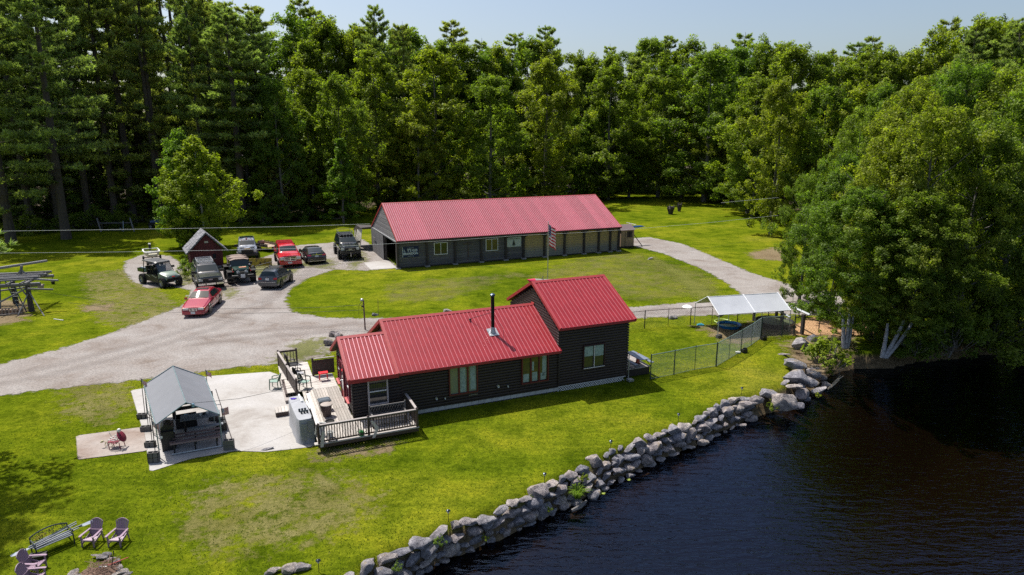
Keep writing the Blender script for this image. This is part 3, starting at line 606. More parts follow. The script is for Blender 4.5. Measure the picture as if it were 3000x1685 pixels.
mb = MB(); mb.box((-14.35, 2.85, 0.12), (0.6, 0.75, 0.24)); st_ = ob('step', mb, BROWNP, deck)
for i in range(4): mb = MB(); mb.box((-14.58+i*0.155, 2.85, 0.255), (0.14, 0.78, 0.03)); ob('tread', mb, DECKWOOD, st_)
# low brown screen to the corner of the cabin
scr = thing('privacy_screen', 'low solid brown board screen between the deck and the cabin corner', 'screen', HW(-12.3, 6.7), HA)
mb = MB(); mb.box((0, 0, 0.75), (0.11, 0.11, 1.5)); ob('post', mb, BROWNP, scr)
for i in range(6):
    mb = MB(); mb.box((0.62, 0.0, 0.55+i*0.145), (1.15, 0.03, 0.138)); ob('board', mb, BROWNP, scr)
mb = MB(); mb.box((0.62, 0, 1.44), (1.2, 0.1, 0.03)); ob('cap_rail', mb, RAILCAP, scr)
# ---------------------------------------------------------------- things on and by the deck
def rot(a): return Matrix.Rotation(a, 4, 'Z')
GREENP = M('green_resin', (0.09, 0.17, 0.12), 0.4); GREENL = M('pale_green_resin', (0.25, 0.36, 0.31), 0.4); DARKG = M('dark_green_resin', (0.015, 0.035, 0.028), 0.4)
def garden_chair(label, loc, rz, m1, m2, cat='chair'):
    t = thing('garden_chair', label, cat, loc, rz, 'resin garden chairs by the deck')
    mb = MB(); mb.prism([(-.22,-.23), (.22,-.2), (.25,0), (.22,.2), (-.22,.23)], 0.40, 0.43); ob('seat', mb, m2, t)
    for (x, y) in ((-.2,-.22), (.21,-.24), (-.2,.22), (.21,.24)):
        mb = MB(); mb.tube((x*1.15, y*1.12, 0), (x, y, 0.42 if x < 0 else 0.6), 0.024, 0.03, 6); ob('leg', mb, m1, t)
    mb = MB(); pts = [(-.22-.12*math.sin(a*1.0), .25*math.cos(a), 0.43+0.42*math.sin(a)) for a in np.linspace(0.05, math.pi-.05, 9)]
    mb.path(pts, 0.025)
    for y in (-.13, -.045, .045, .13): mb.tube((-.22, y, .42), (-.33, y, .43+.42*math.sqrt(1-(y/.25)**2)), 0.022, n=4)
    ob('backrest', mb, m1, t, smooth=True)
    for s in (-1, 1): mb = MB(); mb.path([(.23, .25*s, .58), (.1, .29*s, .63), (-.15, .28*s, .66), (-.27, .25*s, .72)], 0.025); ob('armrest', mb, m1, t, smooth=True)
    return t
garden_chair('green garden chair standing on the concrete outside the deck railing', (*G(807, 1138), 0.03), HA-0.35+math.pi, GREENP, GREENL)
garden_chair('green garden chair with pale seat on the deck nearest the grey cover', HW(-12.95, 4.9, DZ), HA+math.pi+2.6, DARKG, GREENL)
garden_chair('dark folding chair on the deck just inside the low railing', HW(-13.1, 6.3, DZ), HA+0.4, BLACK, M('grey_sling', (0.3, 0.3, 0.32), 0.7))
# black tall-backed outdoor chair
t = thing('deck_chair', 'tall black high-backed chair in the far corner of the deck', 'chair', HW(-13.35, 8.0, DZ), HA+0.2)
mb = MB(); mb.box((0.05, 0, 0.4), (0.5, 0.5, 0.05)); ob('seat', mb, BLACK, t)
mb = MB(); mb.box((-0.25, 0, 0.75), (0.05, 0.46, 0.8), Matrix.Rotation(-0.25, 4, 'Y')); ob('backrest', mb, BLACK, t)
for x, y in ((-.2,-.22), (.25,-.22), (-.2,.22), (.25,.22)): mb = MB(); mb.tube((x, y, 0), (x, y, 0.6 if x > 0 else 0.4), 0.02); ob('leg', mb, BLACK, t)
for y in (-.25, .25): mb = MB(); mb.box((0.03, y, 0.61), (0.55, 0.06, 0.03)); ob('armrest', mb, BLACK, t)
# red stool table
t = thing('side_table', 'small bright red side table in front of the brown screen', 'table', HW(-11.85, 5.8, DZ), HA)
REDP = M('bright_red_plastic', (0.7, 0.02, 0.03), 0.4)
mb = MB(); mb.box((0, 0, 0.45), (0.5, 0.34, 0.035)); mb.box((0, 0, 0.41), (0.44, 0.28, 0.05)); ob('tabletop', mb, REDP, t)
for x, y in ((-.2,-.13), (.2,-.13), (-.2,.13), (.2,.13)): mb = MB(); mb.tube((x*1.1, y*1.15, 0), (x, y, 0.43), 0.02); ob('leg', mb, REDP, t)
# bins
t = thing('storage_tote', 'dark grey tapered bin with a domed lid on the deck', 'bin', HW(-12.35, 1.55, DZ), HA+0.1)
mb = MB(); mb.loft([[(-.2,-.16,0), (.2,-.16,0), (.2,.16,0), (-.2,.16,0)], [(-.27,-.22,.5), (.27,-.22,.5), (.27,.22,.5), (-.27,.22,.5)]], close=True); ob('body', mb, M('dark_tote', (0.025, 0.028, 0.032), 0.5), t)
mb = MB(); mb.loft([[(-.3,-.25,.5), (.3,-.25,.5), (.3,.25,.5), (-.3,.25,.5)], [(-.3,-.25,.54), (.3,-.25,.54), (.3,.25,.54), (-.3,.25,.54)], [(-.22,-.17,.6), (.22,-.17,.6), (.22,.17,.6), (-.22,.17,.6)]], close=True); ob('lid', mb, M('slate_lid', (0.09, 0.11, 0.13), 0.4), t)
t = thing('rubbish_bin', 'round brown rubbish bin with a pale grey lid on the deck', 'bin', HW(-12.35, 0.75, DZ), HA)
mb = MB(); mb.lathe([(0, 0), (.2, 0), (.26, .58), (.0, .58)], 18); ob('body', mb, M('brown_bin', (0.09, 0.06, 0.055), 0.6), t, smooth=True)
mb = MB(); mb.lathe([(.29, .58), (.29, .62), (.2, .65), (0, .66)], 18); ob('lid', mb, M('pale_bin_lid', (0.33, 0.29, 0.26), 0.7), t, smooth=True)
mb = MB(); mb.lathe([(0, 0.02), (.2, 0.02), (.24, .1), (.2, .1), (.18, .05), (0, .05)], 16)
o = ob('plant_saucer', mb, BLACK, None, smooth=True, loc=HW(-12.35, -0.15, DZ)); tag(o, 'flat round black saucer lying on the deck boards', 'saucer')
# grey covered cabinet against the railing
CV = M('grey_vinyl_cover', (0.31, 0.32, 0.345), 0.55, var=0.12, nscale=2.5, bmp=0.25); CVD = M('grey_vinyl_side', (0.23, 0.245, 0.265), 0.6, var=0.15, nscale=2.5, bmp=0.25)
cvr = thing('covered_cabinet', 'long waist-high cabinet under a grey vinyl cover beside the deck', 'cabinet', HW(-13.62, 0.45, 0), HA+0.06)
mb = MB(); hx, hy, hz = 0.36, 1.55, 1.2
def rr(hx, hy, z, wob=0.0, n=28):
    out = []
    for i in range(n):
        a = 2*math.pi*i/n; c_, s_ = math.cos(a), math.sin(a); r = (abs(c_)**8+abs(s_)**8)**(-1/8)
        k = 1+wob*math.sin(i*2.7)*0.5; out.append((hx*c_*r+(k-1)*0.6*c_, hy*s_*r+(k-1)*0.6*s_, z))
    return out
mb.loft([rr(hx+.07, hy+.05, 0.03, .10), rr(hx+.02, hy+.02, .2, .05), rr(hx, hy, .6, .03), rr(hx, hy, hz-.06, .01), rr(hx-.025, hy-.02, hz, .0), rr(hx*.5, hy*.9, hz+.012)], close=True)
ob('cover', mb, CV, cvr, smooth=True)
mb = MB(); mb.box((0.22, -1.56, 0.6), (0.3, 0.012, 1.05)); mb.box((-0.1, -1.575, 0.55), (0.25, 0.02, 0.95), Matrix.Rotation(0.06, 4, 'Y')); ob('flap', mb, CVD, cvr)
CT = HM @ rot(0.0)
def CW(x, y, z=0): return tuple(Matrix.Translation(HW(-13.62, 0.45, 0)) @ rot(HA+0.06) @ Vector((x, y, z)))
for i, (x, y) in enumerate([(a, b) for b in (-0.55, -0.83) for a in (-0.1, 0.03, 0.16)]):
    mb = MB(); mb.lathe([(0, 0), (.045, 0), (.055, .13), (.03, .13), (.03, .09), (0, .09)], 12)
    o = ob('drinking_glass', mb, M('dark_tumbler', (0.015, 0.025, 0.03), 0.2), None, smooth=True, loc=CW(x+0.05*(i//3), y, hz+0.012))
    tag(o, 'dark tumbler in the %s row, %s of three, on the grey cover' % (('back', 'front')[i//3], ('left', 'middle', 'right')[i % 3]), 'tumbler', 'six dark tumblers on the grey cover')
mb = MB(); ic = [(0.13*math.cos(a)*(1+.25*math.sin(3*a)), 0.1*math.sin(a)*(1+.2*math.cos(2*a)), 0.035+0.02*math.sin(5*a)) for a in np.linspace(0, 6.1, 12)]
mb.add([(0, 0, 0.07)]+ic+[(p[0]*1.1, p[1]*1.1, 0) for p in ic], [(0, i+1, (i+1) % 12+1) for i in range(12)]+[(i+1, 13+i, 13+(i+1) % 12, (i+1) % 12+1) for i in range(12)])
o = ob('crumpled_cloth', mb, M('purple_cloth', (0.09, 0.05, 0.42), 0.9), None, loc=CW(-0.12, 1.15, hz+0.01)); tag(o, 'crumpled purple-blue cloth on the far end of the grey cover', 'cloth')
for k, (a, b, w) in enumerate((((0.2, 1.5), (0.2, 0.55), 'far'), ((0.4, 0.5), (0.4, -0.55), 'near'))):
    mb = MB(); mb.tube(CW(a[0], a[1], hz+0.05), CW(b[0], b[1], hz+0.05), 0.05, n=10); o = ob('rolled_paper', mb, M('white_roll', (0.75, 0.74, 0.72), 0.7), None, smooth=True)
    tag(o, 'white roll lying along the %s half of the covered cabinet' % w, 'roll', 'white rolls on the grey cover')
# white folding stand, buckets, bag signs and hose things at the front railing
t = thing('folding_table', 'white round folding tray on thin crossed legs by the deck corner', 'table', (*G(940, 1300), 0), 0.4)
mb = MB(); mb.tube((0, 0, 0.62), (0.07, -0.05, 0.66), 0.25, n=20); o = ob('tabletop', mb, WHITE, t, smooth=True)
mb = MB(); mb.box((0.02, -0.04, 0.78), (0.42, 0.05, 0.6), Matrix.Rotation(0.2, 4, 'Y')); ob('tray', mb, WHITE, t)
for x in (-.15, .15):
    mb = MB(); mb.tube((x, -.14, 0), (x*0.5, .1, .75), 0.014); mb.tube((x, .16, 0), (x*0.5, -.1, .75), 0.014); ob('leg', mb, GALV, t)
t = thing('sign_board', 'thin weathered board leaning on the left front deck post', 'board', HW(-13.0, -2.36, 0.25), HA+0.3)
mb = MB(); mb.box((0.05, 0, 0.42), (0.14, 0.02, 0.75), Matrix.Rotation(0.15, 4, 'Y')); ob('board', mb, M('pale_board', (0.5, 0.47, 0.45), 0.8), t)
t = thing('cloth_banner', 'pale zigzag cloth strip hanging at the middle front deck post', 'banner', HW(-10.8, -2.34, 0.2), HA)
mb = MB(); zz = [(0.0, .95), (0.12, .95), (0.38, .55), (0.18, .1), (0.05, .1), (0.22, .52)]
mb.add([(x, 0, z) for x, z in zz]+[(x, 0.015, z) for x, z in zz], [(0,1,2,5), (5,2,3,4), (6,11,8,7), (11,10,9,8), (0,6,7,1), (1,7,8,2), (2,8,9,3), (3,9,10,4), (4,10,11,5), (5,11,6,0)])
ob('cloth', mb, M('pale_banner', (0.5, 0.46, 0.46), 0.9), t)
mb = MB(); mb.lathe([(0, 0), (.13, 0), (.15, .28), (.14, .28), (.12, .02), (0, .02)], 18)
o = ob('bucket', mb, WHITE, None, smooth=True, loc=HW(-12.55, -1.75, DZ)); tag(o, 'white bucket standing behind the front deck balusters', 'bucket')
t = thing('watering_can', 'green watering can beside the middle deck post', 'watering can', HW(-11.2, -2.1, DZ), 0)
mb = MB(); mb.lathe([(0, 0), (.11, 0), (.1, .2), (.05, .25), (0, .25)], 14); ob('body', mb, M('green_can', (0.02, 0.22, 0.05), 0.4), t, smooth=True)
mb = MB(); mb.path([(.08, 0, .05), (.2, 0, .2), (.26, 0, .27)], .018); mb.path([(-.08, 0, .08), (-.18, 0, .2), (-.05, 0, .3), (0.02, 0, .25)], .012); ob('spout', mb, MATS['green_can'], t)
mb = MB(); mb.lathe([(0, 0), (.2, 0.0), (.22, .05), (.19, .05), (.17, .02), (0, .02)], 18)
o = ob('pet_bowl', mb, M('slate_bowl', (0.12, 0.12, 0.13), 0.4), None, smooth=True, loc=HW(-12.5, -2.1, DZ+0.003)); tag(o, 'flat grey bowl on the outer deck board', 'bowl')
# lattice-backed garden bench
t = thing('garden_bench', 'dark garden bench with a crossed lattice back inside the front railing', 'bench', HW(-9.75, -1.15, DZ), HA)
mb = MB(); mb.box((0, 0.0, 0.9), (1.75, 0.05, 0.06)); mb.box((0, 0, 0.52), (1.75, 0.04, 0.05)); mb.box((-.86, 0, .5), (.06, .05, .98)); mb.box((.86, 0, .5), (.06, .05, .98)); ob('frame', mb, GREYWOOD, t)
mb = MB()
for i in range(13):
    for s in (1, -1): mb.box((-.78+i*.13, -.0+0.008*s, .71), (.37, .012, .022), Matrix.Rotation(-s*1.1, 4, 'Y'))
ob('lattice', mb, GREYWOOD, t)
for k in range(3): mb = MB(); mb.box((0, -.14-k*.13, .42), (1.7, .11, .03)); ob('slat', mb, DARKWOOD, t)
for x in (-.8, .8): mb = MB(); mb.box((x, -.45, .3), (.06, .06, .6)); ob('leg', mb, DARKWOOD, t)
for x in (-.8, .8): mb = MB(); mb.box((x, -.22, .61), (.07, .5, .03)); ob('armrest', mb, GREYWOOD, t)
t = thing('shepherd_hook', 'thin black shepherd hook standing by the cabin wall', 'hook', HW(-8.3, -0.35, 0), HA)
mb = MB(); mb.path([(0, 0, 0), (0, 0, 1.85), (.08, 0, 2.0), (.22, 0, 2.02), (.3, 0, 1.93)], 0.012); mb.path([(0, 0, 1.35), (-.1, 0, 1.5), (-.22, 0, 1.48), (-.26, 0, 1.38)], 0.01); ob('rod', mb, BLACK, t)
# rear deck right of the cabin with plastic picnic table and cone
t = thing('rear_deck', 'low grey wooden platform at the right end of the cabin', 'deck', (*HO, 0), HA)
planks(t, [(4.5, 6.35, 0.35, 5.2)], 0, 0.5, RAILCAP, w=0.14)
mb = MB(); mb.box((5.4, 0.4, 0.24), (1.8, 0.06, 0.42)); mb.box((6.3, 2.8, 0.24), (0.06, 4.7, 0.42)); ob('skirt', mb, DARKWOOD, t)
t = thing('picnic_table', 'grey plastic picnic table with its bench on the rear deck', 'table', (*G(1866, 1052, .9), 0.5), math.atan2(G(1880, 1045)[1]-G(1837, 1023)[1], G(1880, 1045)[0]-G(1837, 1023)[0]))
TT = M('slate_table_top', (0.16, 0.19, 0.25), 0.4)
mb = MB(); mb.box((0, 0, .62), (1.6, .6, .04)); ob('tabletop', mb, TT, t)
for s in (-1, 1): mb = MB(); mb.box((0, .55*s, .36), (1.6, .22, .035)); ob('seat', mb, TT, t)
for x in (-.6, .6):
    for s in (-1, 1): mb = MB(); mb.tube((x, .6*s, 0), (x, .2*s, .6), .02); ob('leg', mb, DARKMETAL, t)
def cone(label, loc):
    t = thing('traffic_cone', label, 'traffic cone', loc, 0.4); OR = M('cone_orange', (0.6, 0.09, 0.04), 0.5)
    mb = MB(); mb.box((0, 0, .02), (.32, .32, .04)); ob('base', mb, BLACK, t)
    mb = MB(); mb.lathe([(.13, .04), (.03, .68), (0, .68)], 16); ob('body', mb, OR, t, smooth=True)
    mb = MB(); mb.lathe([(.092, .28), (.07, .42)], 16); mb.lathe([(.062, .47), (.047, .56)], 16); ob('band', mb, WHITE, t, smooth=True)
cone('orange and white traffic cone at the edge of the rear deck', HW(5.9, 1.05, 0.5))
mb = MB(); mb.lathe([(0, 0), (.16, 0), (.18, .1), (.1, .13), (0, .13)], 14); o = ob('food_bowl', mb, BLACK, None, smooth=True, loc=HW(4.85, 1.2, 0.5)); tag(o, 'black bowl on the rear deck by the cabin wall', 'bowl')
t = thing('deck_post', 'thin grey metal post beside the picnic table', 'post', HW(4.62, 2.2, 0.5), 0)
mb = MB(); mb.tube((0, 0, 0), (0, 0, 1.3), .02); ob('pole', mb, DARKMETAL, t)
# ---------------------------------------------------------------- rocks
def rock_mesh(name, seed, sub=2, planes=9, sq=(1, 0.8, 0.62)):
    import bmesh
    r = np.random.default_rng(seed); bm = bmesh.new(); bmesh.ops.create_icosphere(bm, subdivisions=sub, radius=1)
    N = r.normal(size=(planes, 3)); N /= np.linalg.norm(N, axis=1)[:, None]; D = r.uniform(0.45, 0.78, planes)
    for v in bm.verts:
        p = np.array(v.co)
        for k in range(planes):
            e = p@N[k]-D[k]
            if e > 0: p = p-N[k]*e*0.92
        p = p*(1+0.05*math.sin(7*p[0]+seed)+0.04*math.sin(9*p[1]+5*p[2]))
        v.co = Vector(p*np.array(sq))
    me = bpy.data.meshes.new(name); bm.to_mesh(me); bm.free()
    me.polygons.foreach_set('use_smooth', [True]*len(me.polygons))
    try: me.set_sharp_from_angle(angle=math.radians(32))
    except Exception: pass
    return me
def rockmat():
    m, n, l, b = nodes('grey_fieldstone'); t = noise(n, l, 2.2, 8, 0.7); f = noise(n, l, 9, 6, 0.75, stretch=(1, 1, 2.5)); oi = n.new('ShaderNodeObjectInfo')
    r = ramp(n, [(0.28, (0.105, 0.10, 0.11)), (0.5, (0.28, 0.268, 0.28)), (0.7, (0.52, 0.50, 0.49))]); l.new(t.outputs[0], r.inputs[0])
    tint = ramp(n, [(0, (0.75, 0.77, 0.85)), (0.4, (1, 1, 1.03)), (0.7, (1.1, 1.0, 0.95)), (1, (1.5, 1.38, 1.22))]); l.new(oi.outputs['Random'], tint.inputs[0])
    c = mixc(n, l, 1.0, r.outputs[0], tint.outputs[0], 'MULTIPLY')
    r2 = ramp(n, [(0.3, (0.42, 0.42, 0.43)), (0.6, (1.2, 1.2, 1.2))]); l.new(f.outputs[0], r2.inputs[0]); c = mixc(n, l, 0.8, c, r2.outputs[0], 'MULTIPLY')
    lich = noise(n, l, 1.1, 6, 0.7, loc=(4, 2, 9)); r3 = ramp(n, [(0.56, (0, 0, 0)), (0.66, (1, 1, 1))]); l.new(lich.outputs[0], r3.inputs[0])
    c = mixc(n, l, r3.outputs[0], c, (0.30, 0.24, 0.17)); l.new(c, b.inputs['Base Color']); b.inputs['Roughness'].default_value = 0.85
    ad = n.new('ShaderNodeMath'); ad.operation = 'ADD'; l.new(t.outputs[0], ad.inputs[0]); l.new(f.outputs[0], ad.inputs[1]); bump(n, l, b, ad.outputs[0], 0.9, 0.09); return m
ROCK = rockmat()
RK = []
for i in range(12):
    me = rock_mesh('stone', 50+i, 3 if i < 12 else 2, 7+i % 5, sq=((1, .8, .62), (1, .62, .45), (1, .9, .8), (1, .75, .38))[i % 4]); me.materials.append(ROCK); RK.append(me)
def rock(name, i, loc, s, rz=0.0, parent=None, sc=None):
    o = bpy.data.objects.new(name, RK[i % 12]); COL.objects.link(o); o.location = loc; o.scale = sc or (s, s, s); o.rotation_euler = (random.uniform(-.25, .25), random.uniform(-.25, .25), rz)
    if parent: o.parent = parent
    return o
wall = thing('stone_retaining_wall', 'retaining wall of stacked grey fieldstones along the lake shore', 'stone wall', (*G(1700, 1370), 0), 0)
wl0 = Vector(wall.location)
tw = np.array([G(*p) for p in TOPPX[0:28]]); seg = np.hypot(*np.diff(tw, axis=0).T); cum = np.r_[0, np.cumsum(seg)]
ww_ = np.array([G(*p, WZ) for p in WATPX])
def atlen(s): return np.array([np.interp(s, cum, tw[:, 0]), np.interp(s, cum, tw[:, 1])])
def nearest(p, L):
    best = None
    for a, b in zip(L[:-1], L[1:]):
        ab = b-a; t = min(1, max(0, ((p-a)@ab)/(ab@ab))); q = a+t*ab; d = np.hypot(*(p-q))
        if best is None or d < best[0]: best = (d, q)
    return best[1]
s = 0.6; tot = cum[-1]; cnt = 0; s_big = cum[21]-0.5
start = 1.8
rows = [(0.16, -0.10, 0.37), (0.48, -0.42, 0.34), (0.78, -0.78, 0.31), (1.04, -1.06, 0.22)]
for ri, (f, z, base) in enumerate(rows):
    s = start+0.3*ri
    while s < s_big-0.3:
        p = atlen(s); q = nearest(p, ww_); size = base*random.uniform(0.6, 1.45)*(0.88+0.22*min(1, s/25))
        if ri >= 2 and random.random() < 0.25: size *= 0.62
        d = q-p; tang = atlen(s+0.2)-atlen(s-0.2); ang = math.atan2(tang[1], tang[0])+random.uniform(-.4, .4)
        loc = p+d*(f+random.uniform(-.07, .07)); zz = z+random.uniform(-.06, .08)
        k = random.choice((1, 3, 5, 7, 9, 11)) if ri == 0 and random.random() < .6 else random.randrange(12)
        o = rock('stone', k, Vector((loc[0], loc[1], zz))-wl0, size, ang, wall, sc=(size*random.uniform(1, 1.25), size, size*random.uniform(.85, 1.1))); cnt += 1
        s += size*(1.72 if ri < 3 else 2.6)
for (px, py, z, sx, sy, sz, k) in ((2258, 1150, -.1, .8, .55, .5, 0), (2290, 1168, -.25, .95, .8, .8, 2), (2216, 1162, -.15, .62, .5, .6, 5), (2180, 1180, -.3, .8, .5, .5, 1), (2325, 1062, .12, 1.0, .75, .55, 8), (2335, 1095, .1, 1.0, .8, .75, 4), (2376, 1085, -.3, .6, .55, .6, 2),
    (2330, 1125, -.1, .6, .45, .45, 7), (2375, 1112, -.5, .55, .5, .5, 6), (2400, 1135, -.75, .5, .5, .6, 9), (2350, 1145, -.5, .5, .4, .45, 10), (2330, 1180, -.85, .48, .38, .38, 2), (2365, 1160, -.85, .4, .35, .35, 5), (2300, 1112, .02, .5, .3, .2, 11), (2385, 1070, -.5, .5, .4, .4, 1), (2405, 1100, -.8, .4, .4, .4, 8), (2298, 1030, .02, .4, .3, .22, 3), (2420, 1120, -.95, .35, .3, .4, 0), (2345, 1125, -.3, .55, .45, .5, 5)):
    x, y = G(px, py+8, z); rock('stone', k, Vector((x, y, z))-wl0, 1, random.uniform(-.3, .6), wall, sc=(sx, sy, sz))
# loose boulders
for (px, py, sx, sy, sz, k, lab) in ((2346, 1018, 1.0, .85, .85, 4, 'large angular dark grey boulder above the shore bushes'), (2382, 1000, .55, .5, .5, 2, 'blocky dark boulder touching the largest shore boulder'),
    (796, 1680, .33, .25, .2, 1, 'flat grey stone at the lower edge of the lawn'), (843, 1675, .34, .3, .26, 2, 'pointed brown-grey stone in the row at the lower lawn edge'), (883, 1670, .34, .3, .26, 0, 'rounded grey stone at the end of the lower lawn row'),
    (783, 1318, .3, .2, .14, 3, 'flat brown stone on the front edge of the patio'), (1097, 925, .35, .25, .22, 2, 'oval boulder at the foot of the thin marker stake'), (1310, 915, .42, .3, .3, 0, 'pale boulder showing above the main cabin ridge'),
    (975, 985, .5, .4, .42, 2, 'pale top boulder of the pile behind the cabin porch'), (993, 990, .3, .4, .45, 6, 'dark boulder right in the pile behind the cabin porch'), (960, 1012, .42, .3, .45, 8, 'white splashed boulder lowest in the pile behind the porch'),
    (1968, 934, .5, .35, .28, 2, 'pale boulder on the grass behind the dog run fence'), (2110, 926, .45, .35, .25, 5, 'grey boulder behind the silver dog run canopy'), (1905, 760, .5, .4, .25, 1, 'small white rocks heap beside the gravel track')):
    o = rock('boulder', k, (*G(px, py), sz*0.35), 1, 0.4, None, sc=(sx, sy, sz)); tag(o, lab, 'boulder')
for (px, py, w, pl_) in ((1700, 1500, .5, 'driftwood log'), (1880, 1385, .4, 'middle of the wall'), (2240, 1232, .45, 'round boulder'), (1440, 1610, .45, 'wall below the second path light'), (1290, 1660, .4, 'lowest stretch of the wall')):
    o = rock('sunken_stone', 3, (*G(px, py, WZ), WZ-0.14), 1, .3, None, sc=(w, w*.7, .14)); tag(o, 'brown stone just under the water beside the '+pl_, 'stone', 'stones under the shallow water')
mb = MB(); mb.path([(*G(1675, 1500, WZ), WZ+.05), (*G(1700, 1492, WZ), WZ+.12), (*G(1718, 1478, WZ), WZ+.16)], (.07, .1, .05)); o = ob('driftwood_log', mb, GREYWOOD, None, smooth=True); tag(o, 'pale driftwood log lying at the foot of the stone wall', 'log')
mb = MB()
for a, b in (((2425, 1142), (2462, 1105)), ((2432, 1138), (2458, 1120)), ((2440, 1125), (2470, 1108))): mb.path([(*G(*a, WZ), WZ+.04), (*G((a[0]+b[0])/2+5, (a[1]+b[1])/2, WZ), WZ+.2), (*G(*b, WZ), WZ+.14)], (.05, .04, .02))
o = ob('driftwood_branch', mb, M('bleached_wood', (0.5, 0.4, 0.28), 0.8), None); tag(o, 'bleached dead branch reaching over the water at the bank', 'branch')
# path lights
def path_light(px, py, lab):
    t = thing('solar_path_light', lab, 'garden light', (*G(px, py), 0), 0, 'solar lights along the stone wall')
    mb = MB(); t.location.y += .22; mb.tube((0, 0, 0), (0, 0, .36), .012); ob('stake', mb, BLACK, t)
    mb = MB(); mb.tube((0, 0, .36), (0, 0, .44), .04, .05, 10); ob('lens', mb, M('frosted_lens', (0.5, 0.52, 0.52), 0.3), t)
    mb = MB(); mb.lathe([(.085, .44), (.08, .46), (.03, .49), (0, .5)], 14); ob('cap', mb, M('light_cap', (0.03, 0.04, 0.05), 0.25, 0.7), t, smooth=True)
for px, py, lab in ((929, 1690, 'solar path light nearest the bottom edge of the lawn'), (1312, 1538, 'solar path light second from the lower end of the wall'), (1596, 1425, 'solar path light third along the wall above the grassy tuft'), (1791, 1325, 'solar path light fourth along the wall beside a broad layered stone'),
    (1990, 1243, 'solar path light fifth along the wall, well below the cabin'), (2176, 1163, 'solar path light sixth along the wall near the round boulder')): path_light(px, py, lab)
# ---------------------------------------------------------------- barn
BO = G(1166, 788); BA = math.radians(23.4)
BM = Matrix.Translation((*BO, 0)) @ rot(BA)
def BW(u, v, z=0): return tuple(BM @ Vector((u, v, z)))
barn = thing('long_barn', 'long grey board barn with a faded red ribbed metal roof', 'barn', (*BO, 0), BA)
BL, BD = 27.2, 12.0
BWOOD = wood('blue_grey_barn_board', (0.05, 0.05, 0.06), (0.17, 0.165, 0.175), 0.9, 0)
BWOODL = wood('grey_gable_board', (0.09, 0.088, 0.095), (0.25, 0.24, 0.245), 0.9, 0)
BPOST = wood('dark_barn_post', (0.022, 0.018, 0.018), (0.06, 0.05, 0.05), 0.85, 2)
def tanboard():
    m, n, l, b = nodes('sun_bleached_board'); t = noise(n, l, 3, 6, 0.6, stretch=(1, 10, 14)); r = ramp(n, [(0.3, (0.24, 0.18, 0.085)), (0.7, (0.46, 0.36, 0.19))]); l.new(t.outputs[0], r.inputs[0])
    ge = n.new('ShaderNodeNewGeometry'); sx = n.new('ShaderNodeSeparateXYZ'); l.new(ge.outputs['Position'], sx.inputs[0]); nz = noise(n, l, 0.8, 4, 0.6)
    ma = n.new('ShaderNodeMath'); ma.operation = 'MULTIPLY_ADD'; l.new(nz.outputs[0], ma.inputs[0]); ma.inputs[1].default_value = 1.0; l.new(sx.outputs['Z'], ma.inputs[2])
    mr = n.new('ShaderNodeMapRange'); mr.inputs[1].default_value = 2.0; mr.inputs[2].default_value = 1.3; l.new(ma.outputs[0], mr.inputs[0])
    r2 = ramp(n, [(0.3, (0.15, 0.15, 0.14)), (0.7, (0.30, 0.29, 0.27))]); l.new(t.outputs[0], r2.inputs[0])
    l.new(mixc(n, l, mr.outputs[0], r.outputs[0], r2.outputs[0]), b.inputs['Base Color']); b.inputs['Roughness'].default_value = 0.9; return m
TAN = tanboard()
bays = [0.0, 3.2, 6.35, 9.4, 12.35, 14.55, 17.2, 19.8, 22.4, 24.4, 26.0, 27.2]
# boards of the long front wall: each a part
bs = {}
def board(parent, L, w, mat, loc, rx=None, name='board', t=0.03, M4=None):
    key = (round(L, 2), round(w, 3), mat.name, t)
    if key not in bs:
        mb = MB(); mb.box((0, 0, 0), (L, t, w)); me = mb.mesh('board'); me.materials.append(mat); bs[key] = me
    o = bpy.data.objects.new(name, bs[key]); COL.objects.link(o); o.parent = parent; o.location = loc
    if rx is not None: o.rotation_euler = (0, 0, rx)
    return o
mb = MB(); mb.box((BL/2, 0.13, 1.5), (BL-0.02, 0.1, 2.98)); ob('wall_backing', mb, BPOST, barn)
for i in range(len(bays)-1):
    a, b = bays[i]+0.11, bays[i+1]-0.11
    hole = (a+0.45, b-0.65) if i in (1, 3) else None
    n = 10; w = 2.75/n
    for k in range(n):
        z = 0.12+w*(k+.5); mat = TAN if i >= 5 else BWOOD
        board(barn, b-a, w-0.014, mat, ((a+b)/2, 0.045-0.008*(k % 2), z))
mb = MB(); mb.box((BL/2, 0.02, 2.93), (BL, 0.16, 0.16)); ob('top_beam', mb, BPOST, barn)
for i, u in enumerate(bays):
    mb = MB(); mb.box((0, 0, 0), (0.22, 0.24, 2.9)); ob('post', mb, BPOST, barn, loc=(u, -0.06, 1.45))
    mb = MB(); mb.box((0, 0, 0), (0.5, 0.45, 0.12)); o = ob('post_footing', mb, M('footing_concrete', (0.3, 0.29, 0.28), 0.9), barn, loc=(u, -0.12, 0.06))
    if 4 < i < 11:
        for sgn in (-1, 1): mb = MB(); mb.box((u+sgn*0.26, -0.1, 2.62), (0.1, 0.1, 0.62), Matrix.Rotation(sgn*0.85, 4, 'Y')); ob('brace', mb, BPOST, barn)
    elif i > 0: mb = MB(); mb.box((u-0.22, -0.1, 2.66), (0.08, 0.08, 0.5), Matrix.Rotation(-0.85, 4, 'Y')); ob('brace', mb, BPOST, barn)
WF = M('white_window_frame', (0.7, 0.71, 0.72), 0.5, var=0.04); WG = glass('barn_glass', (0.03, 0.032, 0.02), 0.05)
# windows: from the photograph's frame corners on the wall plane
window(barn, 4.05, 5.45, 1.28, 2.48, 0.02, WF, 2, bar=0.05, fr=0.06, glassm=WG)
window(barn, 10.0, 11.35, 1.28, 2.5, 0.02, WF, 2, bar=0.05, fr=0.06, glassm=WG)
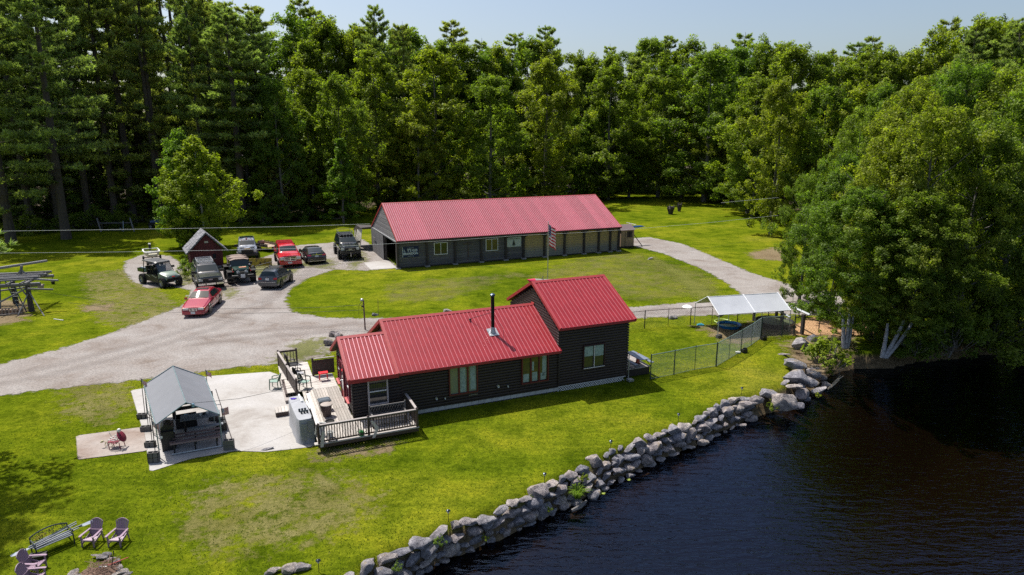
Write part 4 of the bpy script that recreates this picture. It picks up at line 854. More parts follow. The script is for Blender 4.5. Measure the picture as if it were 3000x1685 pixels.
# gable ends
def gable(u, s):
    n = 13
    z = 2.95; k = 0
    while z < 6.2:
        hw = 6.0*(6.3-z)/(6.3-2.95)-0.25
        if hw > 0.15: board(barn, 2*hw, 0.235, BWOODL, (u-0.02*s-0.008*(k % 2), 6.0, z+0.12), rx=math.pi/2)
        z += 0.25; k += 1
gable(-0.03, 1); gable(BL+0.05, -1)
mb = MB(); mb.loft([[(0.03, 0.2, 2.9), (0.03, 6, 6.2), (0.03, 11.8, 2.9)], [(0.06, 0.2, 2.9), (0.06, 6, 6.2), (0.06, 11.8, 2.9)]], close=True); ob('gable_backing', mb, BPOST, barn)
mb = MB(); mb.box((BL-0.05, 6, 1.45), (0.1, 11.8, 2.9)); mb.box((BL/2, 11.95, 1.45), (BL, 0.1, 2.9)); ob('rear_wall', mb, BPOST, barn)
mb = MB(); mb.box((-0.1, 6.0, 2.88), (0.12, 12, 0.12)); ob('door_track', mb, M('pale_track', (0.35, 0.36, 0.38), 0.5, 0.5), barn)
for (y, w) in ((5.3, 0.2), (0.1, 0.22), (11.9, 0.22), (8.7, .16)): mb = MB(); mb.box((-0.02, y, 1.42), (0.2, w, 2.84)); ob('post', mb, BPOST, barn)
# sliding plank doors
BV = wood('upright_barn_board', (0.07, 0.07, 0.078), (0.19, 0.185, 0.19), 0.9, 2)
for (y0, y1, off) in ((5.5, 8.9, -0.24), (9.1, 12.3, -0.16)):
    d = ob('sliding_door', MB().box((off+0.03, (y0+y1)/2, 1.42), (0.04, y1-y0, 2.7)), BPOST, barn); n = 12; w = (y1-y0)/n
    for k in range(n):
        mb = MB(); mb.box((0, 0, 0), (0.025, w-0.012, 2.72)); ob('plank', mb, BV, d, loc=(off-0.005-0.004*(k % 2), y0+(k+.5)*w, 1.42), fix=False)
mb = MB(); mb.box((-0.3, 10.2, 1.9), (0.05, 1.2, .1)); ob('door_bar', mb, GREYWOOD, barn)
for k in range(2): mb = MB(); mb.box((1.6, 1.6+1.7*k, 0.5), (1.2, 1.1, 0.9)); mb.tube((0.9, 2+k*1.3, 0.95), (0.9, 2.4+k*1.3, 1.1), .1); ob('stored_box', mb, M('stored_grey', (0.12, 0.12, 0.13), 0.8), barn)
roof(barn, -0.12, BL+0.12, -0.45, 3.02, 6.0, 6.36, 12.45, 3.0, FADED, PALERIB, ribs=4, rh=0.035, rw=0.034)
mb = MB(); mb.box((BL/2, -0.42, 2.93), (BL+0.1, 0.1, 0.12)); ob('gutter_board', mb, BPOST, barn)
# banners with writing
def textmesh(s, size, mat, parent, M4, name='lettering', bold=0.0, xs=1.0, ext=0.003):
    c = bpy.data.curves.new(name, 'FONT'); c.body = s; c.size = size; c.align_x = 'CENTER'; c.align_y = 'CENTER'; c.extrude = ext; c.offset = bold; c.resolution_u = 3
    o = bpy.data.objects.new(name, c); me = bpy.data.meshes.new_from_object(o); bpy.data.objects.remove(o); me.materials.append(mat)
    o = bpy.data.objects.new(name, me); COL.objects.link(o); o.parent = parent; o.matrix_local = M4 @ Matrix.Diagonal((xs, 1, 1, 1)); return o
FR4 = Matrix.Rotation(math.pi/2, 4, 'X')
navy = M('navy_banner', (0.012, 0.022, 0.07), 0.8); LW = M('pale_lettering', (0.55, 0.62, 0.7), 0.7)
bn = thing('slogan_banner', 'navy banner with white lettering and stars nailed to the barn wall', 'banner', BW(1.42, -0.03, 1.72), BA)
mb = MB(); mb.box((0, 0, 0), (1.75, 0.02, 1.12)); ob('cloth', mb, navy, bn); mb = MB(); mb.box((-.86, -.012, 0), (.05, .01, 1.1)); ob('hem', mb, LW, bn)
textmesh("L  T'S GO", 0.36, LW, bn, Matrix.Translation((0.0, -0.014, 0.15)) @ FR4, bold=0.012, xs=1.0)
textmesh("BRANDON", 0.33, LW, bn, Matrix.Translation((0.0, -0.014, -0.18)) @ FR4, bold=0.012, xs=0.98)
def star(mb, x, z, r, y=-0.014):
    p = [(x+(r if i % 2 == 0 else r*.42)*math.sin(i*math.pi/5), y, z+(r if i % 2 == 0 else r*.42)*math.cos(i*math.pi/5)) for i in range(10)]
    mb.add([(x, y-.001, z)]+p, [(0, i+1, (i+1) % 10+1) for i in range(10)])
mb = MB()
for i in range(5): star(mb, -.28+i*.14, .42, .055); star(mb, -.28+i*.14, -.44, .055)
ob('stars', mb, LW, bn)
b2 = thing('tree_banner', 'white flag with a dark green pine tree hung on the barn wall', 'banner', BW(13.35, -0.03, 2.0), BA)
mb = MB(); mb.add([(-.92, 0, .52), (.92, 0, .62), (.9, 0, -.52), (-.84, 0, -.52), (-.92, .02, .52), (.92, .02, .62), (.9, .02, -.52), (-.84, .02, -.52)], [(0,1,2,3), (7,6,5,4), (0,4,5,1), (1,5,6,2), (2,6,7,3), (3,7,4,0)]); ob('cloth', mb, M('off_white_flag', (0.42, 0.47, 0.48), 0.85), b2)
DKT = M('dark_print', (0.02, 0.03, 0.03), 0.8)
textmesh('AN APPEAL TO HEAVEN', 0.15, DKT, b2, Matrix.Translation((0, -0.006, 0.40)) @ FR4, bold=0.004, xs=0.92)
mb = MB()
for k in range(5): w = .07+.05*k; z = .24-.12*k; mb.add([(0, -.008-.001*k, z+.1), (w, -.008-.001*k, z-.08), (-w, -.008-.001*k, z-.08)], [(0, 1, 2)])
mb.add([(-.03, -.014, -.3), (.03, -.014, -.3), (.03, -.014, -.4), (-.03, -.014, -.4)], [(0,1,2,3)]); mb.add([(-.2, -.013, -.39), (.2, -.013, -.39), (.14, -.013, -.42), (-.14, -.013, -.42)], [(0,1,2,3)]); ob('pine_emblem', mb, DKT, b2)
cr = thing('wooden_cross', 'thin weathered wooden cross fixed to the barn wall between the windows', 'cross', BW(7.9, -0.03, 0.6), BA)
mb = MB(); mb.box((0, 0, .95), (.09, .03, 1.7)); mb.box((-.05, -.02, 1.62), (1.2, .02, .07)); ob('beam', mb, wood('brown_cross_wood', (0.08, 0.055, 0.045), (0.15, 0.11, 0.095), 0.85, 0), cr)
# canvas lean-to on the far left of the barn
cl = thing('canvas_shelter', 'off-white canvas flaps of a lean-to at the barn far corner', 'tent', BW(-0.6, 14.2, 0), BA)
CAN = M('canvas', (0.58, 0.55, 0.46), 0.9, nscale=3, bmp=0.3)
def drape(pts_top, pts_bot, mat, parent, name='canvas_flap', n=14, amp=0.12):
    mb = MB(); R = []
    for i in range(n+1):
        t = i/n; a = Vector(pts_top[0]).lerp(Vector(pts_top[1]), t); b = Vector(pts_bot[0]).lerp(Vector(pts_bot[1]), t); w = amp*math.sin(i*1.9)
        R.append([a, a.lerp(b, .5)+Vector((w*.6, w*.3, 0)), b+Vector((w, w*.5, 0))])
    mb.loft(R, caps=False); return ob(name, mb, mat, parent, smooth=True)
drape([(-0.5, -1.2, 2.7), (-0.7, 0.9, 2.75)], [(-0.9, -1.3, 0.05), (-1.2, 1.0, 0.15)], CAN, cl)
drape([(-0.7, 1.6, 2.7), (-0.7, 3.4, 1.9)], [(-1.0, 1.9, 0.05), (-0.6, 3.6, 0.1)], CAN, cl)
mb = MB(); mb.add([(-.75, -1.3, 2.78), (-.8, 1.2, 2.85), (-.8, 3.5, 1.95), (3, 3.6, 1.9), (3, -1.3, 2.9)], [(0, 1, 2, 3, 4)]); mb.add([(-.75, -1.3, 2.74), (-.8, 1.2, 2.81), (-.8, 3.5, 1.91), (3, 3.6, 1.86), (3, -1.3, 2.86)], [(4, 3, 2, 1, 0)]); ob('roof', mb, BPOST, cl)
mb = MB(); mb.box((-.5, 1.35, 1.3), (.1, .1, 2.6)); mb.box((-.4, 3.4, .95), (.1, .1, 1.9)); ob('post', mb, wood('rusty_wood', (0.14, 0.07, 0.04), (0.26, 0.13, 0.08), 0.9, 2), cl)
# playhouse with slide board right of the barn
ph = thing('playhouse', 'small tan playhouse with a brown roof at the right end of the barn', 'playhouse', BW(28.6, 1.6, 0), BA)
TANP = M('tan_paint', (0.34, 0.24, 0.16), 0.8)
mb = MB(); mb.box((.95, .9, 1.25), (1.9, 1.8, 2.1)); ob('wall', mb, TANP, ph)
mb = MB(); mb.box((.95, .9, .12), (2.0, 1.9, .2)); ob('base', mb, DARKWOOD, ph)
BRR = M('brown_shingle', (0.16, 0.12, 0.125), 0.8)
mb = MB(); mb.loft([[(-.1, -.15, 2.25), (-.1, .9, 2.85), (-.1, 1.95, 2.25)], [(2.0, -.15, 2.25), (2.0, .9, 2.85), (2.0, 1.95, 2.25)], ], close=True); ob('roof', mb, BRR, ph)
mb = MB(); mb.box((2.01, .9, 2.88), (.06, 2.2, .05)); ob('white_edge', mb, WHITE, ph)
mb = MB(); mb.box((1.25, -.02, 1.7), (.75, .05, .75)); w = ob('window', mb, M('dark_opening', (0.03, 0.02, 0.02), 0.7), ph); mb = MB(); mb.box((1.25, -.06, 1.7), (.05, .03, .75)); ob('mullion', mb, DARKWOOD, w)
mb = MB(); mb.box((.6, -.015, 1.1), (.03, .04, 1.8)); ob('seam', mb, DARKWOOD, ph)
mb = MB(); mb.tube((1.95, .3, 1.7), (3.3, .1, 0), .05); ob('support_pole', mb, BPOST, ph)
sld = thing('blue_slide', 'blue plastic slide end sticking out beyond the tan playhouse', 'slide', BW(30.6, 3.2, 2.25), BA)
mb = MB(); mb.box((1.1, 0, .02), (2.2, .4, .05), Matrix.Rotation(-.03, 4, 'Y')); mb.box((1.1, .2, .1), (2.2, .04, .15)); mb.box((1.1, -.2, .1), (2.2, .04, .15)); ob('chute', mb, M('blue_plastic', (0.02, 0.17, 0.5), 0.4), sld)
mb = MB(); mb.tube((.3, 0, 0), (.3, 0, -2.2), .04); mb.tube((2.0, 0, 0), (2.6, 0, .05), .03); ob('support_pole', mb, GALV, sld)
# flagpole with flag
STRW = M('flag_white', (0.72, 0.7, 0.7), 0.8); STRR = M('flag_red', (0.5, 0.02, 0.04), 0.8); STRB = M('flag_blue', (0.03, 0.04, 0.16), 0.8)
def usflag(parent, P, D, Dn, W, Hh, amp=0.05, fold=1.0, name='flag', star_r=0.03):
    """flag cloth hanging from P, fly direction D, down direction Dn"""
    P, D, Dn = Vector(P), Vector(D).normalized(), Vector(Dn).normalized(); N = D.cross(Dn)
    def pt(s, t): return P+D*(s*W*fold)+Dn*(t*Hh)+N*(amp*math.sin(s*9+t*2)*min(1, s*3))+Dn*(0.18*s*Hh*(1-fold))
    cols = {STRR: MB(), STRW: MB(), STRB: MB()}; ns = 10
    for k in range(13):
        mb = cols[STRR if k % 2 == 0 else STRW]
        for j in range(ns):
            s0, s1 = j/ns, (j+1)/ns
            if k < 7 and s0 < 0.4-1e-6: continue
            mb.quad(pt(s0, k/13), pt(s1, k/13), pt(s1, (k+1)/13), pt(s0, (k+1)/13))
    for j in range(4): cols[STRB].quad(pt(j/ns, 0), pt((j+1)/ns, 0), pt((j+1)/ns, 7/13), pt(j/ns, 7/13))
    f = ob(name, cols[STRR], STRR, parent, fix=False); ob('white_stripes', cols[STRW], STRW, f, fix=False); ob('canton', cols[STRB], STRB, f, fix=False)
    st_ = MB()
    for r in range(5):
        for c in range(5):
            p = pt(.04+c*.08, (.8+r*1.35)/13); 
            for sg in (1, -1): q = p+N*0.006*sg; st_.add([q+D*star_r*.7, q+Dn*star_r, q-D*star_r*.7, q-Dn*star_r], [(0, 1, 2, 3)])
    ob('stars', st_, STRW, f, fix=False); return f
fp = thing('flagpole', 'tall thin flagpole with a limp striped flag in front of the barn', 'flagpole', (*G(1604, 860), 0), 0)
fy = G(1604, 860)[1]; fh = HZ(652, fy)
mb = MB(); mb.tube((0, 0, 0), (0, 0, fh), .045, .03, 10); ob('pole', mb, GALV, fp, smooth=True)
mb = MB(); mb.lathe([(0, fh), (.06, fh+.05), (0, fh+.12)], 12); ob('finial', mb, CHROME, fp)
fx, ft = 0.0, fh-0.15
usflag(fp, (.03, -.03, ft), (.9, -.3, -.35), (.04, .03, -1), 1.3, 1.9, amp=.10, fold=.5, star_r=.05)
# small red shed
shed = thing('red_shed', 'small dark red garden shed with a steep curling shingle roof', 'shed', (*G(612, 787), 0), math.radians(31), None, (.86, .95, 1.0))
REDW = wood('barn_red_board', (0.055, 0.010, 0.010), (0.10, 0.018, 0.018), 0.8, 2)
mb = MB(); mb.prism([(-1.9, 0), (1.75, 0), (1.75, 3.6), (-1.9, 3.6)], 0, 2.0); mb.loft([[(-1.9, 0, 2.0), (0, 0, 3.7), (1.75, 0, 2.0)], [(-1.9, 3.6, 2.0), (0, 3.6, 3.7), (1.75, 3.6, 2.0)]], close=True); ob('wall', mb, REDW, shed)
for k in range(12):
    x = -1.78+k*.305; h = 2.0+1.7*(1-abs(x)/1.85)-.1; mb = MB(); mb.box((x, -.02, h/2), (.29, .03, h)); ob('board', mb, REDW, shed)
SHG = M('curling_grey_shingle', (0.2, 0.2, 0.22), 0.9, var=0.5, nscale=4, bmp=0.6, randv=0.3)
SHM = {}
for s in (-1, 1):
    L = math.hypot(2.35, 2.05); a = math.atan2(2.05, 2.35)
    base = MB(); q = [(0, -.35, 3.86), (s*2.35, -.35, 1.81), (s*2.35, 3.9, 1.81), (0, 3.9, 3.86)]; base.add(q+[(x, y, z-.12) for x, y, z in q], [(0,1,2,3), (7,6,5,4), (0,4,5,1), (1,5,6,2), (2,6,7,3), (3,7,4,0)]); ob('roof', base, M('roof_edge', (0.15, 0.17, 0.18), 0.8), shed)
    for r in range(10):
        for c in range(14):
            t = (r+.5)/10; mb = SHM.get('s')
            if mb is None: mb = MB().box((0, 0, 0), (.33, .285, .02)).mesh('shingle'); mb.materials.append(SHG); SHM['s'] = mb
            o = bpy.data.objects.new('shingle', mb); COL.objects.link(o); o.parent = shed
            o.location = (s*2.35*t, -.2+c*.3, 3.90-2.05*t); o.rotation_euler = (random.uniform(-.09, .09), s*a-s*.08+random.uniform(-.07, .07), random.uniform(-.05, .05))
mb = MB(); mb.box((.0, -.06, 2.85), (.42, .03, .2)); ob('plaque', mb, M('pale_plaque', (0.42, 0.43, 0.33), 0.7), shed)
mb = MB(); mb.box((.75, -.05, 1.25), (.34, .03, .55)); ob('window', mb, GLASS, shed); mb = MB(); mb.box((-.35, -.05, 1.0), (.8, .03, 1.8)); ob('door', mb, REDW, shed)
mb = MB(); mb.box((.95, -.5, .14), (.9, .6, .25)); ob('step', mb, GREYWOOD, shed)
# ---------------------------------------------------------------- vehicles
def paint(name, col, rough=0.25, coat=0.8, metal=0.0): return M(name, col, rough, metal, var=0.06, nscale=2, coat=coat)
_wm = {}
def wheel(parent, x, y, r, w, rimmat, side, spokes=5, knob=False):
    key = (round(r, 3), round(w, 3), rimmat.name, spokes, knob)
    if key not in _wm:
        R90 = Matrix.Rotation(math.pi/2, 4, 'X')
        t = MB(); t.lathe([(r*.60, -w/2), (r*.93, -w/2), (r, -w*.38), (r, w*.38), (r*.93, w/2), (r*.60, w/2)], 28, R90)
        if knob:
            for i in range(18): a = i*math.pi/9; t.box((r*math.cos(a), 0, r*math.sin(a)), (r*.12, w*.95, r*.14), Matrix.Rotation(-a, 4, 'Y'))
        q = MB(); q.lathe([(r*.62, w*.46), (r*.57, w*.4), (r*.52, w*.16), (0, w*.16)], 24, R90); q.lathe([(r*.62, -w*.46), (0, -w*.3)], 24, R90)
        for i in range(spokes):
            a = i*2*math.pi/spokes
            for sg in (-1, 1): q.box((r*.3*math.cos(a), -sg*w*.3, r*.3*math.sin(a)), (r*.5, w*.14, r*.13), Matrix.Rotation(-a, 4, 'Y'))
        for sg in (-1, 1): q.lathe([(r*.6, sg*w*.47), (r*.53, sg*w*.47)], 24, R90); q.lathe([(r*.12, sg*w*.42), (0, sg*w*.44)], 10, R90)
        tm = t.mesh('wheel', True); tm.materials.append(RUBBER); qm = q.mesh('rim', True); qm.materials.append(rimmat); _wm[key] = (tm, qm)
    tm, qm = _wm[key]
    o = bpy.data.objects.new('wheel', tm); COL.objects.link(o); o.parent = parent; o.location = (x, y, r)
    k = bpy.data.objects.new('rim', qm); COL.objects.link(k); k.parent = o; return o
def qpt(q, s, t):
    a, b, c, d = q; return (a*(1-s)+b*s)*(1-t)+(d*(1-s)+c*s)*t
def inset(q, s0, s1, t0, t1, off, mb, sub=1):
    q = [Vector(p) for p in q]; n = (q[1]-q[0]).cross(q[3]-q[0]).normalized()*off
    mb.quad(*[tuple(qpt(q, s, t)+n) for s, t in ((s0, t0), (s1, t0), (s1, t1), (s0, t1))])
def vehicle(name, label, cat, loc, rz, st, wins, ws, rw, wheels, mat, rim=None, roofmat=None, scale=(1.08, 1.05, 1.05), lowmat=None, plate_f=True, group='vehicles parked around the gravel loop', spokes=5, knob=False, arch=True):
    """st: stations (x, z_bot, z_belt, z_top, half_belt, half_top), front first. wins: (i, j, s0, s1) side glass between stations i and j"""
    v = thing(name, label, cat, loc, rz, group, scale)
    rings = []
    for (x, zb, zl, zt, wb_, wt) in st:
        h = [(wb_*.86, zb), (wb_*.97, zb+.10), (wb_*1.0, zb+(zl-zb)*.55), (wb_*.985, zl-.06), (wb_*.95, zl), (wt*1.0, zt-.07), (wt*.93, zt-.015), (wt*.55, zt+.012)]
        rings.append([(x, y, z) for y, z in h]+[(x, 0, st_top) for st_top in (zt+.02,)]+[(x, -y, z) for y, z in h[::-1]])
    mb = MB(); mb.loft(rings, close=True); ob('body', mb, mat, v, smooth=True)
    def sidequad(i, j, s):
        a, b = st[i], st[j]; f = lambda q, z: (q[0], s*(q[4]*.95 if z == 0 else q[5]), q[2]+.0 if z == 0 else q[3]-.07)
        q = [f(a, 0), f(b, 0), f(b, 1), f(a, 1)]; return q if s < 0 else [q[1], q[0], q[3], q[2]]
    for s in (-1, 1):
        for (i, j, s0, s1) in wins:
            mb = MB(); q = sidequad(i, j, s); a, b = (s0, s1) if s < 0 else (1-s1, 1-s0); inset(q, a, b, .14, .9, -.012 if s < 0 else -.012, mb); inset(q, a, b, .14, .9, .012, mb)
            ob('side_window', mb, CARGLASS, v, fix=False)
    def cross(i, j, w0=.90, w1=.95, t0=.08, t1=.93, nm='windscreen'):
        a, b = st[i], st[j]; mb = MB(); rr_ = []
        for t in (t0, (t0+t1)/2, t1):
            x = a[0]+(b[0]-a[0])*t; z = a[3]+(b[3]-a[3])*t; w = (a[5]*w0*(1-t)+b[5]*w1*t)
            rr_.append([(x+(.004 if i < j else -.004), y, z+.035-.03*(y/w)**2) for y in (-w, -w*.5, 0, w*.5, w)])
        mb.loft(rr_, caps=False); ob(nm, mb, CARGLASS, v, smooth=True)
    cross(*ws); cross(*rw, nm='rear_window')
    wx, wr, ww, wy = wheels
    for x in wx:
        for s in (-1, 1):
            if arch:
                mb = MB(); R90 = Matrix.Translation((x, s*(wy+ww/2-.03), wr)) @ Matrix.Rotation(math.pi/2, 4, 'X'); mb.lathe([(0, 0), (wr*1.17, 0), (wr*1.17, .06*-s), (0, .06*-s)], 24, R90); ob('wheel_arch', mb, BLACK, v)
            wheel(v, x, s*wy, wr, ww, rim or GALV, s, spokes, knob)
    return v
def part(v, name, mat, *boxes, smooth=False):
    mb = MB()
    for b in boxes: mb.box(*b)
    return ob(name, mb, mat, v, smooth=smooth)
HEADL = M('headlamp_glass', (0.62, 0.64, 0.62), 0.12, var=0.08); TAILL = M('tail_lamp_red', (0.35, 0.01, 0.02), 0.2); PLATE = M('number_plate', (0.55, 0.58, 0.6), 0.5, nscale=30, var=0.4)
AMBER = M('amber_lamp', (0.7, 0.25, 0.03), 0.3)
def seams(v, xs, y, z0, z1, mat=BLACK):
    for x in xs:
        for s in (-1, 1): part(v, 'door_seam', mat, ((x, s*y, (z0+z1)/2), (.02, .012, z1-z0)))
def handles(v, xs, y, z, mat):
    for x in xs:
        for s in (-1, 1): part(v, 'handle', mat, ((x, s*y, z), (.15, .03, .03)))
def mirrors(v, x, y, z, mat, big=1.0):
    for s in (-1, 1): mb = MB(); mb.box((x, s*(y+.1), z), (.12*big, .2*big, .14*big)); mb.tube((x, s*(y-.05), z-.05), (x, s*(y+.08), z-.02), .025); ob('mirror', mb, mat, v)
def fc(p, q, wb, rz, dist):
    """centre of a vehicle whose two visible front (or rear) wheel contacts are pixels p and q"""
    a = G(*p); b = G(*q); mx, my = (a[0]+b[0])/2, (a[1]+b[1])/2; return (mx-dist*math.cos(rz), my-dist*math.sin(rz), 0)
R = math.radians
# red saloon
rz = R(-80); red1 = paint('cherry_red_paint', (0.34, 0.008, 0.030), 0.22)
ST = [(2.62, .32, .56, .60, .70, .55), (2.55, .22, .66, .70, .86, .72), (2.2, .2, .74, .80, .93, .80), (1.1, .2, .86, .96, .96, .82), (.95, .2, .88, 1.0, .96, .80), (.18, .2, .9, 1.38, .96, .63), (-.6, .2, .92, 1.43, .96, .62), (-1.35, .2, .93, 1.38, .96, .62), (-1.95, .2, .93, 1.06, .95, .78), (-2.55, .25, .90, 1.0, .90, .76), (-2.78, .35, .80, .86, .78, .6)]
v = vehicle('parked_car', 'cherry red four-door saloon with a dark sunroof parked alone on the gravel', 'car', fc((545, 921), (618, 917), 0, rz, 1.5), rz, ST, [(4, 5, .35, .97), (5, 6, .03, .97), (6, 7, .03, .9), (7, 8, .05, .5)], (4, 5), (8, 7), ((1.5, -1.5), .34, .22, .84), red1, scale=(1.05, 1.0, 1.13), spokes=8)
part(v, 'sunroof', BLACK, ((-.35, 0, 1.452), (.42, .86, .012)))
part(v, 'grille', CHROME, ((2.63, 0, .58), (.05, .56, .2))); part(v, 'grille_bars', BLACK, *[((2.66, -.22+i*.055, .58), (.02, .03, .16)) for i in range(9) if i != 4])
for s in (-1, 1):
    part(v, 'headlight', HEADL, ((2.56, s*.55, .62), (.16, .42, .13))); part(v, 'indicator', AMBER, ((2.47, s*.80, .62), (.18, .06, .11))); part(v, 'tail_light', TAILL, ((-2.76, s*.6, .72), (.06, .4, .14)))
part(v, 'bumper', red1, ((2.66, 0, .36), (.14, 1.6, .2))); part(v, 'number_plate', PLATE, ((2.745, 0, .38), (.012, .32, .16))); part(v, 'number_plate', PLATE, ((-2.83, 0, .6), (.012, .32, .16)))
seams(v, (.85, -.45, -1.35), .972, .3, .88); handles(v, (-.3, -1.2), .98, .82, red1); mirrors(v, .75, .93, .98, red1); part(v, 'side_trim', CHROME, ((.0, .975, .5), (3.6, .015, .03)), ((.0, -.975, .5), (3.6, .015, .03)))
part(v, 'wiper', BLACK, ((.9, .3, 1.03), (.04, .6, .02)), ((.9, -.3, 1.03), (.04, .6, .02)))
# grey estate car seen from behind
rz = R(88); gr1 = paint('slate_grey_paint', (0.060, 0.066, 0.076), 0.25)
ST = [(2.26, .35, .5, .52, .62, .5), (2.15, .22, .66, .70, .80, .7), (1.7, .2, .78, .86, .87, .75), (1.0, .2, .88, 1.0, .89, .74), (.2, .2, .92, 1.40, .89, .62), (-.6, .2, .95, 1.47, .89, .61), (-1.5, .2, .97, 1.44, .89, .6), (-1.95, .2, .98, 1.38, .88, .58), (-2.2, .22, .98, 1.0, .86, .76), (-2.32, .3, .62, .66, .84, .74)]
v = vehicle('parked_car', 'slate grey estate car with a black roof seen from behind on the gravel', 'car', fc((768, 843), (826, 843), 0, rz, -1.3), rz, ST, [(3, 4, .4, .97), (4, 5, .03, .97), (5, 6, .03, .97), (6, 7, .05, .9)], (3, 4), (8, 7), ((1.3, -1.3), .32, .21, .79), gr1, scale=(0.96, 1.05, 1.2))
part(v, 'roof_glass', BLACK, ((-.25, 0, 1.485), (1.3, .85, .012))); [part(v, 'roof_rail', BLACK, ((-.7, .57*s, 1.48), (1.9, .035, .04))) for s in (-1, 1)]
for s in (-1, 1): part(v, 'tail_light', TAILL, ((-2.22, s*.68, .85), (.14, .3, .14)))
part(v, 'number_plate', PLATE, ((-2.33, 0, .82), (.03, .3, .15))); part(v, 'bumper', gr1, ((-2.33, 0, .5), (.16, 1.62, .24))); part(v, 'bumper_strip', GALV, ((-2.42, 0, .62), (.02, 1.5, .035)))
part(v, 'badge', CHROME, ((-2.26, 0, .97), (.03, .1, .09))); seams(v, (.75, -.3, -1.25), .905, .3, .92); handles(v, (-.15, -1.1), .91, .84, gr1); mirrors(v, .85, .86, 1.0, gr1); part(v, 'rear_wiper', BLACK, ((-2.15, .1, 1.06), (.02, .5, .02)))
# dark saloon seen from behind
rz = R(117); bk2 = paint('aubergine_black_paint', (0.020, 0.016, 0.020), 0.22)
ST = [(2.35, .35, .5, .52, .62, .5), (2.25, .22, .64, .68, .80, .7), (1.8, .2, .78, .84, .88, .76), (.95, .2, .88, 1.0, .9, .74), (.15, .2, .92, 1.40, .9, .62), (-.5, .2, .95, 1.45, .9, .62), (-1.1, .2, .97, 1.38, .9, .61), (-1.9, .2, .98, 1.10, .89, .72), (-2.3, .22, .96, 1.06, .87, .72), (-2.42, .3, .66, .7, .85, .72)]
v = vehicle('parked_car', 'near-black four-door saloon seen from behind beside the red pickup', 'car', fc((895, 770), (950, 767), 0, rz, -1.35), rz, ST, [(3, 4, .4, .97), (4, 5, .03, .97), (5, 6, .03, .9)], (3, 4), (7, 6), ((1.35, -1.35), .33, .21, .80), bk2, scale=(1.15, 1.18, 1.16))
for s in (-1, 1): part(v, 'tail_light', M('pink_tail_lamp', (0.5, 0.03, 0.12), 0.15), ((-2.35, s*.66, .88), (.12, .34, .13)))
part(v, 'chrome_strip', CHROME, ((-2.39, 0, .93), (.03, 1.1, .035))); part(v, 'number_plate', PLATE, ((-2.42, 0, .8), (.02, .32, .15))); part(v, 'bumper', bk2, ((-2.42, 0, .48), (.16, 1.66, .24))); part(v, 'bumper_strip', CHROME, ((-2.51, 0, .36), (.02, 1.4, .03)))
seams(v, (.7, -.4, -1.2), .915, .3, .92); handles(v, (-.25, -1.1), .92, .84, CHROME); mirrors(v, .8, .87, 1.0, bk2); part(v, 'badge', CHROME, ((-2.36, 0, 1.0), (.03, .09, .09)))
# pickup / large vehicles body
def truck_st(L0, hood, belt, top, cab0, cab1, cab2, back, w=.98, wt=.78, zb=.45):
    return [(L0, zb+.1, hood-.35, hood-.3, w*.86, w*.7), (L0-.08, zb, hood-.1, hood-.04, w*.95, w*.82), (L0-.6, zb, hood-.03, hood+.04, w, w*.85), (cab0+.12, zb, belt, hood+.1, w, w*.85), (cab0, zb, belt, hood+.14, w, w*.84), (cab1, zb, belt, top-.02, w, wt), (cab2, zb, belt, top+.02, w, wt), (back, zb, belt, top, w*.98, wt*.98)]
# red pickup with cap
rz = R(-66); red2 = paint('bright_red_paint', (0.50, 0.008, 0.022), 0.22)
ST = truck_st(2.78, 1.22, 1.22, 1.86, 1.25, .55, -.9, -2.9, w=.97, wt=.72)
v = vehicle('pickup_truck', 'bright red pickup truck with a matching red canopy over its bed', 'truck', fc((820, 781), (877, 778), 0, rz, 1.75), rz, ST, [(4, 5, .35, .96), (5, 6, .05, .45), (5, 6, .52, .95), (6, 7, .22, .9)], (4, 5), (7, 6), ((1.75, -1.8), .40, .27, .86), red2, scale=(1.12, 1.2, 1.12))
part(v, 'grille', CHROME, ((2.82, 0, .92), (.06, .98, .36))); part(v, 'grille_bars', BLACK, ((2.86, .24, 1.01), (.02, .42, .11)), ((2.86, -.24, 1.01), (.02, .42, .11)), ((2.86, .24, .84), (.02, .42, .11)), ((2.86, -.24, .84), (.02, .42, .11)))
for s in (-1, 1): part(v, 'headlight', HEADL, ((2.76, s*.70, .96), (.1, .36, .26))); part(v, 'indicator', AMBER, ((2.79, s*.72, .79), (.06, .3, .07)))
part(v, 'bumper', red2, ((2.88, 0, .56), (.2, 1.85, .28))); part(v, 'number_plate', PLATE, ((2.99, -.05, .58), (.012, .34, .17))); part(v, 'cap_joint', BLACK, ((-.93, 0, 1.6), (.03, 1.62, .5)), ((-1.9, .955, 1.225), (1.95, .02, .03)), ((-1.9, -.955, 1.225), (1.95, .02, .03)))
part(v, 'canopy_ridge', paint('darker_red_paint', (0.36, 0.008, 0.02), .3), ((-1.95, 0, 1.9), (1.9, 1.36, .06))); seams(v, (1.1, .0, -.88), .985, .5, 1.2); handles(v, (.1, -.8), .985, 1.12, BLACK); mirrors(v, 1.0, .96, 1.32, BLACK, 1.3)
part(v, 'wiper', BLACK, ((1.15, .3, 1.40), (.04, .6, .02)), ((1.15, -.3, 1.40), (.04, .6, .02)))
